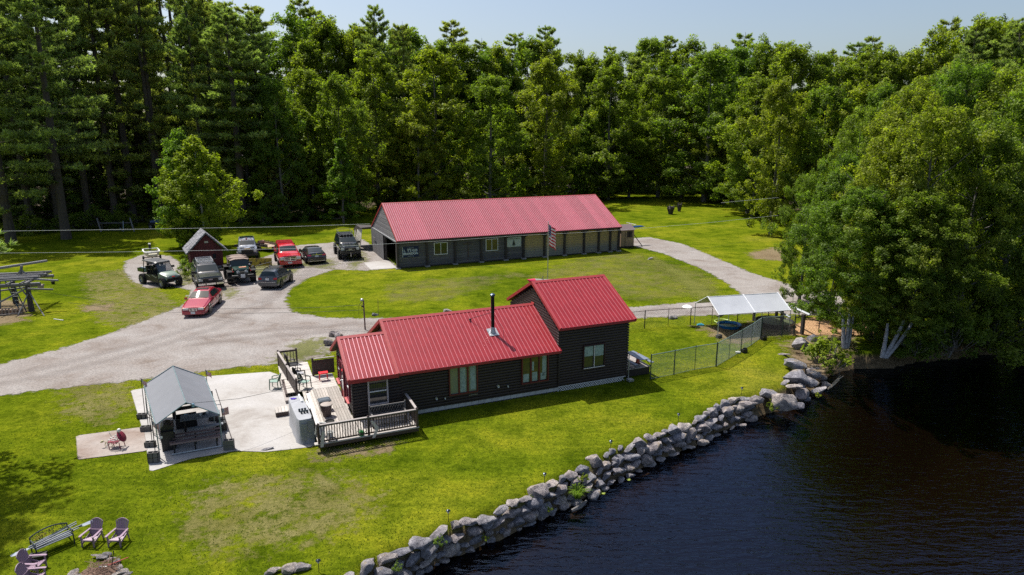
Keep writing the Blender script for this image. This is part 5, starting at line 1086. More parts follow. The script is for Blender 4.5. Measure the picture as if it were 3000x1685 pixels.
# black lifted off-roader near the barn
rz = R(-69); blk = paint('black_paint', (0.014, 0.016, 0.018), 0.2)
ST = truck_st(2.85, 1.42, 1.45, 2.05, 1.35, .65, -.9, -2.6, w=1.0, wt=.78, zb=.62)
v = vehicle('off_road_wagon', 'lifted black four-wheel-drive wagon with a long roof basket beside the barn', 'car', fc((994, 758), (1052, 755), 0, rz, 1.75), rz, ST, [(4, 5, .3, .96), (5, 6, .04, .48), (5, 6, .52, .96), (6, 7, .05, .9)], (4, 5), (7, 6), ((1.75, -1.75), .47, .34, .92), blk, rim=DARKMETAL, scale=(1.1, 1.14, 1.13), knob=True)
def rack(v, x0, x1, w, z, mat, bars=6, rail=.16):
    mb = MB()
    for zz in (z, z+rail):
        for s in (-1, 1): mb.tube((x0, s*w, zz), (x1, s*w, zz), .022, n=5)
        for x in (x0, x1): mb.tube((x, -w, zz), (x, w, zz), .022, n=5)
    for x in (x0, (x0+x1)/2, x1):
        for s in (-1, 1): mb.tube((x, s*w, z-.1), (x, s*w, z+rail), .018, n=5)
    r = ob('roof_rack', mb, mat, v)
    for i in range(bars): t = (i+.5)/bars; mb = MB(); mb.box((x0+(x1-x0)*t, 0, z), (.05, 2*w, .02)); ob('rack_bar', mb, mat, r)
    return r
rk = rack(v, -2.3, .35, .68, 2.17, M('rack_grey', (0.2, 0.21, 0.22), .4, .5), 10, .3); part(v, 'rack_floor', BLACK, ((-.9, 0, 2.15), (2.5, 1.3, .02)))
for y in (-.45, -.15, .15, .45): mb = MB(); mb.box((.42, y, 2.2), (.08, .2, .11)); ob('spot_lamp', mb, DARKMETAL, v)
part(v, 'grille', DARKMETAL, ((2.89, 0, 1.12), (.06, 1.0, .34))); part(v, 'grille_bars', M('dull_chrome', (.35, .36, .38), .3, .8), ((2.93, 0, 1.24), (.02, .9, .04)), ((2.93, 0, 1.02), (.02, .9, .04)), ((2.93, 0, 1.13), (.02, .35, .12)))
mb = MB(); mb.box((3.0, 0, .82), (.22, 2.0, .2)); mb.tube((3.08, -.55, .9), (3.05, -.5, 1.28), .035); mb.tube((3.08, .55, .9), (3.05, .5, 1.28), .035); mb.tube((3.05, -.5, 1.28), (3.05, .5, 1.28), .035); ob('bull_bar', mb, BLACK, v)
mb = MB(); mb.tube((3.13, 0, .85), (3.16, 0, .42), .035, .02); ob('tow_hook', mb, CHROME, v)
for s in (-1, 1): part(v, 'headlight', HEADL, ((2.84, s*.72, 1.16), (.08, .3, .24)))
seams(v, (1.2, .1, -.9), 1.012, .75, 1.42, DARKMETAL); mirrors(v, 1.1, .98, 1.55, BLACK, 1.4); part(v, 'fender_flare', BLACK, *[((x, s*1.03, .98), (1.15, .1, .12)) for x in (1.75, -1.75) for s in (-1, 1)])
part(v, 'wiper', DARKMETAL, ((1.27, .3, 1.6), (.04, .6, .02)), ((1.27, -.3, 1.6), (.04, .6, .02)))
# black long wagon left of the jeep
rz = R(-60); blk2 = paint('dusty_black_paint', (0.022, 0.024, 0.026), 0.3)
ST = truck_st(2.85, 1.3, 1.32, 2.0, 1.35, .6, -1.2, -2.9, w=.99, wt=.76, zb=.5)
v = vehicle('family_wagon', 'long black wagon with a pale tubular roof rack in front of the red shed', 'car', fc((580, 845), (650, 840), 0, rz, 1.8), rz, ST, [(4, 5, .3, .96), (5, 6, .04, .48), (5, 6, .52, .96), (6, 7, .05, .9)], (4, 5), (7, 6), ((1.75, -1.8), .42, .28, .88), blk2, scale=(1.1, 1.12, 1.0))
rack(v, -2.1, .0, .6, 2.1, M('pale_rack', (0.5, 0.51, 0.53), .4, .5), 7, .12); mb = MB(); mb.box((.35, 0, 2.07), (.05, 1.0, .04)); ob('roof_bar', mb, MATS['pale_rack'], v)
part(v, 'grille', DARKMETAL, ((2.9, 0, 1.02), (.05, 1.1, .3)), ((2.93, 0, 1.02), (.03, 1.0, .05))); part(v, 'grille_badge', M('dull_chrome2', (.3, .33, .4), .25, .8), ((2.95, 0, 1.04), (.02, .3, .1)))
for s in (-1, 1): part(v, 'headlight', HEADL, ((2.86, s*.74, 1.02), (.08, .3, .22)))
part(v, 'bumper', CHROME, ((2.98, 0, .66), (.18, 1.9, .16))); part(v, 'brush_guard', BLACK, ((3.08, .38, .9), (.05, .07, .65)), ((3.08, -.38, .9), (.05, .07, .65)), ((3.08, 0, 1.15), (.05, 1.5, .05)), ((3.08, 0, .78), (.05, 1.9, .05)))
mirrors(v, 1.1, .98, 1.45, BLACK, 1.5); seams(v, (1.2, .05, -1.15), 1.0, .65, 1.3, DARKMETAL); part(v, 'wiper', GALV, ((1.27, .3, 1.49), (.04, .6, .02)), ((1.27, -.3, 1.49), (.04, .6, .02))); part(v, 'side_step', BLACK, ((0, 1.0, .5), (2.4, .14, .05)), ((0, -1.0, .5), (2.4, .14, .05)))
tr = thing('plough_mount', 'dark jumble of snowplough framing bolted low in front of the long black wagon', 'plough frame', (*G(655, 838), 0), rz)
mb = MB(); [mb.tube((.2, -.9+.3*i, .3), (.35, -.7+.3*i, .75), .03) for i in range(6)]; mb.box((.3, 0, .35), (.08, 2.0, .08)); mb.box((.32, .1, .7), (.06, 1.5, .06)); mb.tube((.3, .8, .3), (.4, 1.0, 1.0), .04); ob('frame', mb, BLACK, tr)
# patterned pale truck behind the jeep
def camomat():
    m, n, l, b = nodes('mottled_camouflage_paint'); t = noise(n, l, 2.2, 5, .7, dist=1.2); r = ramp(n, [(.40, (.07, .085, .12)), (.48, (.19, .215, .27)), (.56, (.32, .35, .42)), (.64, (.10, .12, .16))]); r.color_ramp.interpolation = 'CONSTANT'
    l.new(t.outputs[0], r.inputs[0]); l.new(r.outputs[0], b.inputs['Base Color']); b.inputs['Roughness'].default_value = .35; return m
cm = camomat(); rz = R(-68)
ST = truck_st(2.85, 1.35, 1.36, 1.98, 1.3, .55, -.9, -2.8, w=1.0, wt=.8, zb=.6)
v = vehicle('camouflage_truck', 'mottled grey and white truck with a red roof beacon behind the jeep', 'truck', fc((697, 760), (757, 757), 0, rz, 1.8), rz, ST, [(4, 5, .3, .96), (5, 6, .05, .95), (6, 7, .1, .9)], (4, 5), (7, 6), ((1.75, -1.75), .42, .3, .9), cm, scale=(1.0, 1.05, 1.0))
part(v, 'grille', BLACK, ((2.9, 0, 1.0), (.06, 1.2, .42))); part(v, 'bumper', DARKMETAL, ((2.98, 0, .68), (.2, 2.0, .26))); part(v, 'badge', M('yellow_badge', (.5, .3, .03), .4), ((2.94, 0, 1.34), (.05, .6, .12)))
for s in (-1, 1): part(v, 'headlight', HEADL, ((2.86, s*.76, 1.05), (.08, .28, .2))); part(v, 'hood_vent', BLACK, ((2.35, s*.5, 1.40), (.35, .4, .04)))
mb = MB(); mb.tube((.2, 0, 2.0), (.2, 0, 2.14), .09, n=10); ob('beacon', mb, TAILL, v); part(v, 'roof_lamps', AMBER, *[((.45, y, 2.0), (.1, .12, .05)) for y in (-.5, -.25, .25, .5)]); mirrors(v, 1.1, 1.0, 1.5, BLACK, 1.7)
# open dark green jeep-style 4x4
rz = R(-61); jg = paint('dark_green_paint', (0.014, 0.045, 0.035), .3)
p = fc((683, 829), (733, 824), 0, rz, 1.25)
v = thing('trail_jeep', 'dark green off-road four-wheel drive with a tan soft top and huge tyres', 'car', p, rz, 'vehicles parked around the gravel loop', (1.2, 1.27, 1.2))
TANT = M('tan_canvas_top', (0.22, 0.165, 0.135), .8, nscale=3)
mb = MB(); mb.loft([[(x, y, z) for y, z in ((-w, .62), (w, .62), (w, h), (w*.7, h+.04), (-w*.7, h+.04), (-w, h))] for x, w, h in ((1.95, .42, 1.08), (1.9, .47, 1.18), (.75, .62, 1.30))], close=True); ob('hood', mb, jg, v)
mb = MB(); mb.box((-.35, 0, .9), (2.2, 1.35, .62)); mb.box((-1.5, 0, .95), (.2, 1.3, .5)); ob('body', mb, jg, v)
part(v, 'hood_decal', M('worn_orange_decal', (0.5, 0.22, 0.13), .6, nscale=8, var=.5), ((1.3, .12, 1.285), (.5, .5, .012)), ((1.2, .625, 1.12), (.8, .012, .1)), ((1.2, -.60, 1.12), (.8, .012, .1)))
mb = MB(); mb.box((.78, 0, 1.52), (.06, 1.36, .5), Matrix.Rotation(-.2, 4, 'Y')); w_ = ob('windscreen_frame', mb, BLACK, v); mb = MB(); mb.box((.82, 0, 1.52), (.02, 1.22, .4), Matrix.Rotation(-.2, 4, 'Y')); ob('windscreen', mb, CARGLASS, v)
mb = MB(); R_ = []
for i in range(9): x = .72-2.3*i/8; R_.append([(x, -.68, 1.74+.05*math.sin(i*1.57)), (x, -.3, 1.84+.05*math.sin(i*1.57)), (x, .3, 1.84+.05*math.sin(i*1.57)), (x, .68, 1.74+.05*math.sin(i*1.57)), (x, .66, 1.70), (x, -.66, 1.70)])
mb.loft(R_, close=True); ob('soft_top', mb, TANT, v)
for k in range(4): mb = MB(); mb.tube((.45-.55*k, -.69, 1.79), (.45-.55*k, .69, 1.79), .05, n=6); ob('top_bow', mb, TANT, v)
for s in (-1, 1):
    for x in (.65, -.3, -1.4): mb = MB(); mb.tube((x, s*.66, 1.2), (x-.05, s*.66, 1.75), .035); ob('cage_bar', mb, BLACK, v)
    part(v, 'side_curtain', TANT, ((-.95, s*.675, 1.45), (.8, .015, .5))); part(v, 'fender', BLACK, ((1.35, s*.82, 1.02), (1.05, .36, .05)), ((-1.15, s*.82, 1.02), (1.0, .36, .05)))
    mb = MB(); mb.tube((1.94, s*.28, 1.0), (2.0, s*.28, 1.0), .12, n=14); ob('headlight', mb, HEADL, v); mb = MB(); mb.tube((.92, s*.66, 1.33), (.92, s*.72, 1.36), .09, .1, 12); ob('side_lamp', mb, GALV, v)
    part(v, 'indicator', TAILL, ((1.9, s*.62, 1.05), (.06, .1, .07)))
part(v, 'grille_slots', BLACK, *[((1.965, -.1+i*.05, 1.0), (.02, .025, .2)) for i in range(5)]); mb = MB(); mb.tube((2.2, -.75, .75), (2.2, .75, .75), .07); mb.tube((2.2, -.35, .75), (2.15, -.25, 1.02), .03); mb.tube((2.2, .35, .75), (2.15, .25, 1.02), .03); mb.tube((2.15, -.25, 1.02), (2.15, .25, 1.02), .03); mb.box((2.05, 0, .78), (.3, .5, .16)); ob('bull_bar', mb, BLACK, v)
part(v, 'number_plate', PLATE, ((2.29, 0, .74), (.012, .3, .28))); mb = MB(); mb.box((.2, 0, .55), (3.6, .5, .15)); mb.tube((1.2, -.8, .46), (1.2, .8, .46), .06); mb.tube((-1.2, -.8, .46), (-1.2, .8, .46), .06); ob('chassis', mb, BLACK, v)
for x in (1.2, -1.2):
    for s in (-1, 1): wheel(v, x, s*.82, .46, .36, DARKMETAL, s, 6, True)
mirrors(v, .75, .68, 1.45, BLACK, 1.2)
# side-by-side utility vehicle
rz = R(-33); p = fc((474, 845), (522, 833), 0, rz, 1.45)
v = thing('utility_buggy', 'long four-seat utility buggy with pale green bonnet and a black roof', 'utility vehicle', p, rz, None, (1.12, 1.1, 1.2)); SAGE = paint('sage_green_paint', (0.21, 0.27, 0.225), .4, .3)
mb = MB(); mb.loft([[(x, y, z) for y, z in ((-w, zb), (w, zb), (w, h-.08), (w*.75, h), (-w*.75, h), (-w, h-.08))] for x, w, zb, h in ((1.95, .40, .72, .86), (1.85, .55, .62, .98), (1.4, .66, .62, 1.10), (.85, .68, .62, 1.2))], close=True); ob('hood', mb, SAGE, v, smooth=True)
part(v, 'lower_body', BLACK, ((-.2, 0, .52), (2.9, 1.3, .34)), ((-.2, .66, .62), (2.0, .06, .55)), ((-.2, -.66, .62), (2.0, .06, .55)), ((1.8, 0, .6), (.4, 1.0, .3)))
part(v, 'nose_emblem', M('red_emblem', (.65, .02, .02), .4), ((1.97, 0, .86), (.06, .22, .06))); part(v, 'bull_bar', DARKMETAL, ((2.05, 0, .58), (.08, .9, .1)), ((2.02, 0, .75), (.05, 1.0, .05))); mb = MB(); mb.tube((2.1, 0, .55), (2.12, 0, .38), .04); ob('winch_hook', mb, WHITE, v)
for s in (-1, 1):
    part(v, 'headlight', HEADL, ((1.88, s*.45, .88), (.1, .26, .09)))
    mb = MB(); mb.path([(.95, s*.66, 1.15), (.45, s*.6, 1.86), (-1.25, s*.6, 1.86), (-1.4, s*.66, .9)], .032); mb.tube((-.1, s*.6, 1.86), (-.25, s*.66, .8), .03); mb.tube((-.75, s*.6, 1.86), (-.8, s*.66, .8), .03); mb.tube((-1.3, s*.62, 1.3), (-.3, s*.64, 1.25), .025); ob('roll_cage', mb, BLACK, v, smooth=True)
    for x0 in (.15, -.8): part(v, 'seat', BLACK, ((x0, s*.33, .88), (.5, .5, .14)), ((x0-.25, s*.33, 1.2), (.12, .48, .55), Matrix.Rotation(-.15, 4, 'Y')), ((x0-.3, s*.33, 1.56), (.08, .22, .14)))
    part(v, 'door_strip', GALV, ((.25, s*.70, .80), (.75, .02, .05), Matrix.Rotation(.25, 4, 'Y')), ((-.7, s*.70, .80), (.75, .02, .05), Matrix.Rotation(.25, 4, 'Y')))
mirrors(v, .75, .66, 1.45, BLACK, 1.1)
mb = MB(); mb.loft([[(x, y, z) for y, z in ((-.66, zz), (-.5, zz+.06), (.5, zz+.06), (.66, zz), (.62, zz-.04), (-.62, zz-.04))] for x, zz in ((.62, 1.84), (.4, 1.91), (-1.2, 1.93), (-1.45, 1.88))], close=True); ro = ob('roof', mb, M('matt_charcoal', (0.055, 0.058, 0.065), .5), v)
for y in (-.2, .25): mb = MB(); mb.box((-.4, y, 1.985), (1.6, .04, .02)); ob('roof_rib', mb, M('scuffed_charcoal', (0.16, 0.165, 0.18), .5), ro)
mb = MB(); mb.add([(.92, -.6, 1.2), (.92, .6, 1.2), (.5, .56, 1.82), (.5, -.56, 1.82)], [(0, 1, 2, 3)]); mb.add([(.915, -.6, 1.2), (.915, .6, 1.2), (.495, .56, 1.82), (.495, -.56, 1.82)], [(3, 2, 1, 0)])
gm = bpy.data.materials.new('clear_screen'); gm.use_nodes = True; gn = gm.node_tree; gb = gn.nodes['Principled BSDF']; gb.inputs['Base Color'].default_value = (.15, .18, .2, 1); gb.inputs['Roughness'].default_value = .05; gb.inputs['Alpha'].default_value = .45; ob('windscreen', mb, gm, v)
mb = MB(); mb.box((-1.85, 0, .95), (1.0, 1.25, .06)); mb.box((-1.85, .62, 1.08), (1.0, .04, .26)); mb.box((-1.85, -.62, 1.08), (1.0, .04, .26)); mb.box((-2.34, 0, 1.08), (.04, 1.25, .26)); ob('cargo_bed', mb, jg, v)
part(v, 'bed_load', M('load_pale', (.4, .45, .5), .6), ((-1.8, .2, 1.05), (.4, .4, .18)), ((-2.0, -.3, 1.2), (.6, .1, .1)))
for x in (1.45, -1.55):
    for s in (-1, 1): wheel(v, x, s*.70, .40, .30, GALV, s, 6, True)
mb = MB(); mb.tube((1.45, -.7, .4), (1.45, .7, .4), .04); mb.tube((-1.55, -.7, .4), (-1.55, .7, .4), .04); ob('axle', mb, BLACK, v)
# dinghy on trailer
rz = R(-58); b_ = thing('small_boat', 'small cream and white boat with an outboard on its far end', 'boat', (*G(447, 764), .5), rz)
CRM = M('cream_hull', (0.5, 0.48, 0.36), .5); BWH = M('boat_white', (.72, .73, .72), .4)
mb = MB(); RR_ = []
for x, w, zb, zt in ((-1.9, .78, .0, .62), (-.6, .85, .0, .64), (.7, .8, .02, .68), (1.45, .68, .14, .74), (1.85, .56, .3, .78)):
    RR_.append([(x, -w, zt), (x, -w*.88, (zb+zt)*.45), (x, -w*.55, zb+.05), (x, 0, zb-.04), (x, w*.55, zb+.05), (x, w*.88, (zb+zt)*.45), (x, w, zt), (x, w-.1, zt-.01), (x, w-.16, zb+.22), (x, -w+.16, zb+.22), (x, -w+.1, zt-.01)])
mb.loft(RR_, close=True); ob('hull', mb, CRM, b_)
mb = MB(); mb.loft([[(x, -w, z), (x, -w+.14, z+.03), (x, -w+.14, z)] for x, w, z in ((-1.9, .8, .62), (-.6, .87, .64), (.7, .82, .68), (1.45, .7, .74), (1.9, .58, .79))], close=True); mb.loft([[(x, w, z), (x, w-.14, z+.03), (x, w-.14, z)] for x, w, z in ((-1.9, .8, .62), (-.6, .87, .64), (.7, .82, .68), (1.45, .7, .74), (1.9, .58, .79))], close=True); mb.box((1.75, 0, .78), (.36, 1.15, .05)); mb.box((-1.85, 0, .62), (.14, 1.5, .06)); ob('gunwale', mb, BWH, b_)
for x in (-.9, .5): mb = MB(); mb.box((x, 0, .48), (.3, 1.35, .04)); ob('bench', mb, M('dark_bench', (.05, .045, .05), .7), b_)
mb = MB(); mb.box((-2.05, 0, .9), (.28, .26, .36)); mb.tube((-2.1, 0, .75), (-2.15, 0, .05), .07); mb.tube((-1.95, 0, .8), (-1.5, .1, .85), .03); ob('outboard_motor', mb, DARKMETAL, b_); mb = MB(); mb.box((-2.05, 0, 1.13), (.3, .26, .12)); ob('motor_cowl', mb, BWH, b_)
tl = thing('boat_trailer', 'low dark trailer with small wheels carrying the cream boat', 'trailer', (*G(447, 764), 0), rz)
mb = MB(); mb.box((0, 0, .38), (3.2, .1, .1)); mb.box((-.4, 0, .36), (.1, 1.5, .08)); mb.tube((1.6, 0, .38), (2.4, 0, .35), .04); ob('frame', mb, BLACK, tl)
for s in (-1, 1): wheel(tl, -.4, s*.85, .28, .18, DARKMETAL, s, 5)
# yellow plough blade and bare trailer axle
pb = thing('snowplough', 'rusty yellow snowplough blade standing behind the bare axle', 'plough blade', (*G(765, 782), 0), R(10))
mb = MB(); mb.loft([[(x, -.12*math.cos(t*1.6), .12+.82*t) for t in np.linspace(0, 1, 7)]+[(x, .05-.12*math.cos(t*1.6), .12+.82*t) for t in np.linspace(1, 0, 7)] for x in (-1.15, 1.15)], close=True)
def rust():
    m, n, l, b = nodes('rusty_yellow'); t = noise(n, l, 3, 6, .7); r = ramp(n, [(.42, (.06, .04, .02)), (.5, (.38, .26, .02)), (.7, (.5, .36, .03))]); l.new(t.outputs[0], r.inputs[0]); l.new(r.outputs[0], b.inputs['Base Color']); b.inputs['Roughness'].default_value = .6; return m
ob('blade', mb, rust(), pb); part(pb, 'ribs', DARKMETAL, *[((x, .1, .5), (.05, .12, .75)) for x in (-.9, -.3, .3, .9)])
ax = thing('bare_axle_trailer', 'bare black two-wheeled axle with a thin frame beside the yellow blade', 'trailer', (*G(768, 797), 0), R(8))
mb = MB(); mb.tube((-.8, 0, .3), (.8, 0, .3), .04); mb.tube((-.7, 0, .3), (-.7, .9, .5), .03); mb.tube((.7, 0, .3), (.7, .9, .5), .03); mb.tube((-.7, .9, .5), (.9, .9, .9), .03); mb.tube((.9, .9, .9), (.9, -.3, .9), .02); ob('frame', mb, BLACK, ax)
for s in (-1, 1):
    o = wheel(ax, s*.85, 0, .36, .24, DARKMETAL, s, 5); o.rotation_euler = (0, 0, math.pi/2)
# flatbed trailer behind the red truck
ft_ = thing('flatbed_trailer', 'wood-sided utility trailer parked behind the red pickup', 'trailer', (*G(781, 733), 0), R(-35))
part(ft_, 'bed', wood('plank_bed', (.2, .15, .11), (.4, .31, .23), .9, 0), ((0, 0, .6), (3.2, 1.8, .06)))
for s in (-1, 1):
    mb = MB(); mb.box((0, s*.9, .98), (3.2, .03, .06)); [mb.box((x, s*.9, .8), (.05, .04, .4)) for x in (-1.5, -.75, 0, .75, 1.5)]; ob('side_rail', mb, DARKMETAL, ft_); part(ft_, 'side_board', MATS['plank_bed'], ((0, s*.87, .76), (3.1, .03, .26)))
mb = MB(); mb.tube((-1.2, -.2, .85), (-1.2, .5, .85), .25, n=14); ob('drum', mb, M('rust_drum', (.3, .15, .1), .7), ft_)
for s in (-1, 1): wheel(ft_, 0, s*1.0, .33, .2, DARKMETAL, s)
# shaded cart and playset under the pines
ct_ = thing('covered_cart', 'low cart under a dark blue cover in the shade of the pines', 'cart', (*G(470, 668), 0), 0)
mb = MB(); mb.loft([[(x, -.9, .95), (x, -.8, 1.2), (x, .8, 1.25), (x, .9, .95)] for x in (-1.0, -.9, 1.0, 1.5)], close=True); ob('cover', mb, M('blue_tarp', (.05, .09, .2), .6), ct_); part(ct_, 'bed', BLACK, ((0.1, 0, .75), (2.8, 1.7, .35)), ((-1.6, 0, 1.3), (1.2, .06, .05)))
for x in (-1.0, 1.1):
    for s in (-1, 1): wheel(ct_, x, s*.8, .32, .2, GALV, s)
sw = thing('timber_play_frame', 'dark timber frame with sloping legs in the shade of the pines', 'play frame', (*G(350, 677), 0), R(5)); SW = wood('shaded_timber', (.06, .06, .065), (.2, .2, .21), .9, 0)
for x in (-2.6, 2.0):
    for s in (-1, 1): mb = MB(); mb.tube((x+.5*s, -.9*s, 0), (x-.3, 0, 1.9), .1, n=6); ob('leg', mb, SW, sw)
part(sw, 'beam', SW, ((-.4, 0, 1.2), (4.6, .12, .12))); part(sw, 'beam', SW, ((-.2, -.7, .25), (4.4, .2, .12))); mb = MB(); mb.tube((.8, -.5, 0), (.8, -.2, 1.5), .06); mb.tube((.3, -.5, .5), (.8, -.5, 0), .06); ob('strut', mb, M('pale_blue_metal', (.3, .36, .42), .5), sw)
# ---------------------------------------------------------------- patio pavilion
ZE = 1.6
def V2(p, z=0): return Vector((p[0], p[1], z))
fl, fr, blp, brp = V2(G(456, 1245, ZE)), V2(G(642, 1214, ZE)), V2(G(422, 1128, ZE)), V2(G(599, 1104, ZE))
fm = (fl+fr)/2; bm_ = (blp+brp)/2; zrf = HZ(1183, fm.y); zrb = HZ(1071, bm_.y); zr = (zrf+zrb)/2
pav = thing('canopy_pavilion', 'grey cloth gable canopy on a pipe frame over the patio table', 'canopy', fl, 0)
L_ = lambda p, z=0: Vector((p.x-fl.x, p.y-fl.y, z))
def slope_sheet(a, b, c, d, za, zc, n=10, m=16, sag=.035):
    mb = MB(); rr_ = []
    for i in range(m+1):
        t = i/m; p = a.lerp(d, t); q = b.lerp(c, t); row = []
        for j in range(n+1):
            s = j/n; x = p.lerp(q, s); z = za+(zc-za)*s-sag*math.sin(s*math.pi)*(.4+.6*abs(math.sin(t*math.pi*4)))-.02*abs(math.sin(t*math.pi*4))*(1-s); row.append((x.x, x.y, z))
        rr_.append(row)
    mb.loft(rr_, caps=False); return mb
TARP = M('grey_canopy_cloth', (0.18, 0.188, 0.21), .55, var=.06, nscale=1.5)
for a, b, c, d in ((L_(fl), L_(fm), L_(bm_), L_(blp)), (L_(fr), L_(fm), L_(bm_), L_(brp))):
    ob('canopy_sheet', slope_sheet(a, b, c, d, ZE, zr), TARP, pav, smooth=True, fix=False)
PIPE = M('teal_grey_pipe', (0.2, 0.28, 0.3), .4, .3); mb = MB()
for t in (0, .5, 1):
    a, b, c = L_(fl).lerp(L_(blp), t), L_(fm).lerp(L_(bm_), t), L_(fr).lerp(L_(brp), t); a.z = ZE+(.0 if t != .5 else -.08); c.z = a.z; b.z = zr+(.02 if t != .5 else -.08)
    mb.tube(a, b, .024); mb.tube(b, c, .024)
for p, q, z in ((fl, blp, ZE), (fr, brp, ZE), (fm, bm_, zr)): mb.tube(L_(p, z), L_(q, z), .022)
ob('roof_frame', mb, PIPE, pav)
for p, q in ((fl, blp), (fr, brp)):
    for t in (0, .5, 1): x = L_(p).lerp(L_(q), t); mb = MB(); mb.tube((x.x, x.y, .02), (x.x, x.y, ZE), .024); ob('post', mb, PIPE, pav)
mb = MB()
for p, q in ((fl, blp), (fr, brp)):
    for i in range(22): x = L_(p).lerp(L_(q), (i+.5)/22); mb.tube((x.x, x.y, ZE), (x.x+(.07 if p is fr else -.07), x.y, ZE-.1), .012, n=4)
ob('eyelet_cords', mb, WHITE, pav)
CB = M('cinder_block', (.12, .115, .11), .95, bmp=.4)
cbm = MB(); cbm.prism([(-.2, -.1), (.2, -.1), (.2, .1), (-.2, .1)], 0, .015)
for x in (-.185, 0, .185): cbm.box((x, 0, .1), (.035, .2, .2))
for y in (-.085, .085): cbm.box((0, y, .1), (.4, .03, .199))
cbme = cbm.mesh('cinder_block'); cbme.materials.append(CB)
for px, py, h, lab in ((417, 1226, 1, 'cinder block farthest back on the left side of the pavilion'), (428, 1263, 1, 'second cinder block along the left side of the pavilion'), (441, 1309, 1, 'third cinder block along the left side, beside the rusty pad'), (452, 1355, 2, 'stacked cinder blocks at the pavilion front left corner'), (672, 1318, 2, 'stacked cinder blocks at the pavilion front right corner'), (628, 1232, 1, 'cinder block under the canopy on the right side')):
    o = bpy.data.objects.new('cinder_block', cbme); COL.objects.link(o); x, y = G(px, py); o.location = (x, y, .03); o.rotation_euler = (0, 0, .15); o.scale = (1.1, 1.1, 1.15*(1 if h == 1 else 1)); tag(o, lab, 'cinder block', 'cinder blocks holding the canopy down')
    if h == 2: c = dup(o, loc=(x+.01, y-.01, .27), rz=.2, label=lab.replace('stacked cinder blocks', 'upper cinder block')); o['label'] = lab.replace('stacked cinder blocks', 'lower cinder block')
def smallflag(p0, p1, lab, W=.42, Hh=.28, D=(.8, -.3, -.35), Dn=(.1, 0, -1)):
    t = thing('flag_on_pole', lab, 'flag', p0, 0, 'small striped flags round the pavilion'); r = Vector(p1)-Vector(p0)
    mb = MB(); mb.tube((0, 0, 0), r, .017); ob('pole', mb, BROWNP, t); usflag(t, r-r.normalized()*.02, D, Dn, W, Hh, .03, .9, star_r=.018)
def polept(px0, py0, px1, py1):
    a = G(px0, py0, .2); y = a[1]+.05; return (a[0], a[1], .05), AT(px1, py1, y)
smallflag(*polept(424, 1208, 413, 1108), 'small striped flag at the back left corner of the pavilion', D=(.8, -.3, -.4), W=.42)
smallflag(*polept(455, 1330, 445, 1232), 'small striped flag at the front left corner of the pavilion')
smallflag(*polept(612, 1165, 602, 1083), 'small striped flag at the back right corner of the pavilion', D=(.8, -.2, -.4), W=.4)
smallflag(*polept(664, 1293, 648, 1197), 'small striped flag at the front right corner of the pavilion', D=(.75, -.2, .3), W=.45, Hh=.34)
for (a, b, c, d, k) in ((434, 1250, 426, 1165, 'second'), (445, 1292, 436, 1205, 'third')):
    p0, p1 = polept(a, b, c, d); mb = MB(); mb.tube(p0, p1, .015); o = ob('bare_pole', mb, BROWNP, None); tag(o, 'bare brown pole, %s along the left side of the pavilion' % k, 'pole', 'poles along the pavilion side')
mb = MB(); mb.tube((*G(690, 1322), .05), AT(632, 1140, G(640, 1190, ZE)[1]+1.0), .018); o = ob('leaning_rod', mb, BROWNP, None); tag(o, 'long thin rod leaning along the right side of the pavilion', 'rod')
PA = math.atan2((fr-fl).y, (fr-fl).x); PM = Matrix.Translation((fl.x, fl.y, .03)) @ rot(PA)
def PW(x, y, z=0): return tuple(PM @ Vector((x, y, z)))
t = thing('patio_table', 'long grey plank table under the pavilion canopy', 'table', PW(1.75, 2.3), PA-.03)
TW = wood('blue_grey_plank', (.13, .15, .17), (.25, .27, .29), .85, 0)
for k in range(5): mb = MB(); mb.box((0, 0, 0), (1.75, .135, .035)); ob('plank', mb, TW, t, loc=(0, -.29+k*.145, .74), fix=False)
for x in (-.7, .7): mb = MB(); mb.box((x, -.25, .36), (.08, .08, .72)); mb.box((x, .25, .36), (.08, .08, .72)); mb.box((x, 0, .68), (.07, .6, .07)); ob('leg', mb, DARKWOOD, t)
for s in (1,): mb = MB(); mb.box((.2, -.62*s, .42), (1.6, .24, .04)); ob('seat', mb, TW, t)
for k, (x, y) in enumerate(((.0, .0), (.17, .02), (.3, .08))):
    mb = MB(); mb.lathe([(0, 0), (.05, 0), (.065, .1), (0, .1)], 10); o = ob('jar', mb, (WHITE, BLACK, WHITE)[k], None, smooth=True, loc=PW(1.75+x, 2.3+y, .76)); tag(o, ('white jar left on the patio table', 'dark jar between two white jars on the patio table', 'white jar right on the patio table')[k], 'jar', 'jars on the patio table')
t = thing('plank_bench', 'reddish brown slatted bench across the front of the pavilion', 'bench', PW(1.45, .45), PA-.06)
BP = wood('reddish_brown_plank', (.11, .065, .06), (.22, .15, .14), .85, 0)
for k in range(3): mb = MB(); mb.box((0, 0, 0), (2.1, .15, .035)); ob('slat', mb, BP, t, loc=(-.0, .0+k*.17, .42+.09*k), fix=False)
mb = MB(); mb.box((.05, -.28, .44), (2.1, .07, .06)); ob('front_rail', mb, wood('pale_red_plank', (.2, .13, .12), (.36, .26, .24), .85, 0), t)
for x in (-.85, 0, .9): mb = MB(); mb.box((x, -.25, .2), (.06, .06, .42)); mb.box((x, .35, .28), (.06, .06, .56)); mb.box((x, .05, .36), (.05, .6, .05)); ob('leg', mb, BLACK, t)
mb = MB(); mb.tube((-.95, -.5, .05), (1.1, -.45, .06), .035); ob('foot_pipe', mb, GALV, t)
t = thing('gas_grill', 'black grill cabinet on the left under the pavilion front', 'grill', PW(.35, .95), PA)
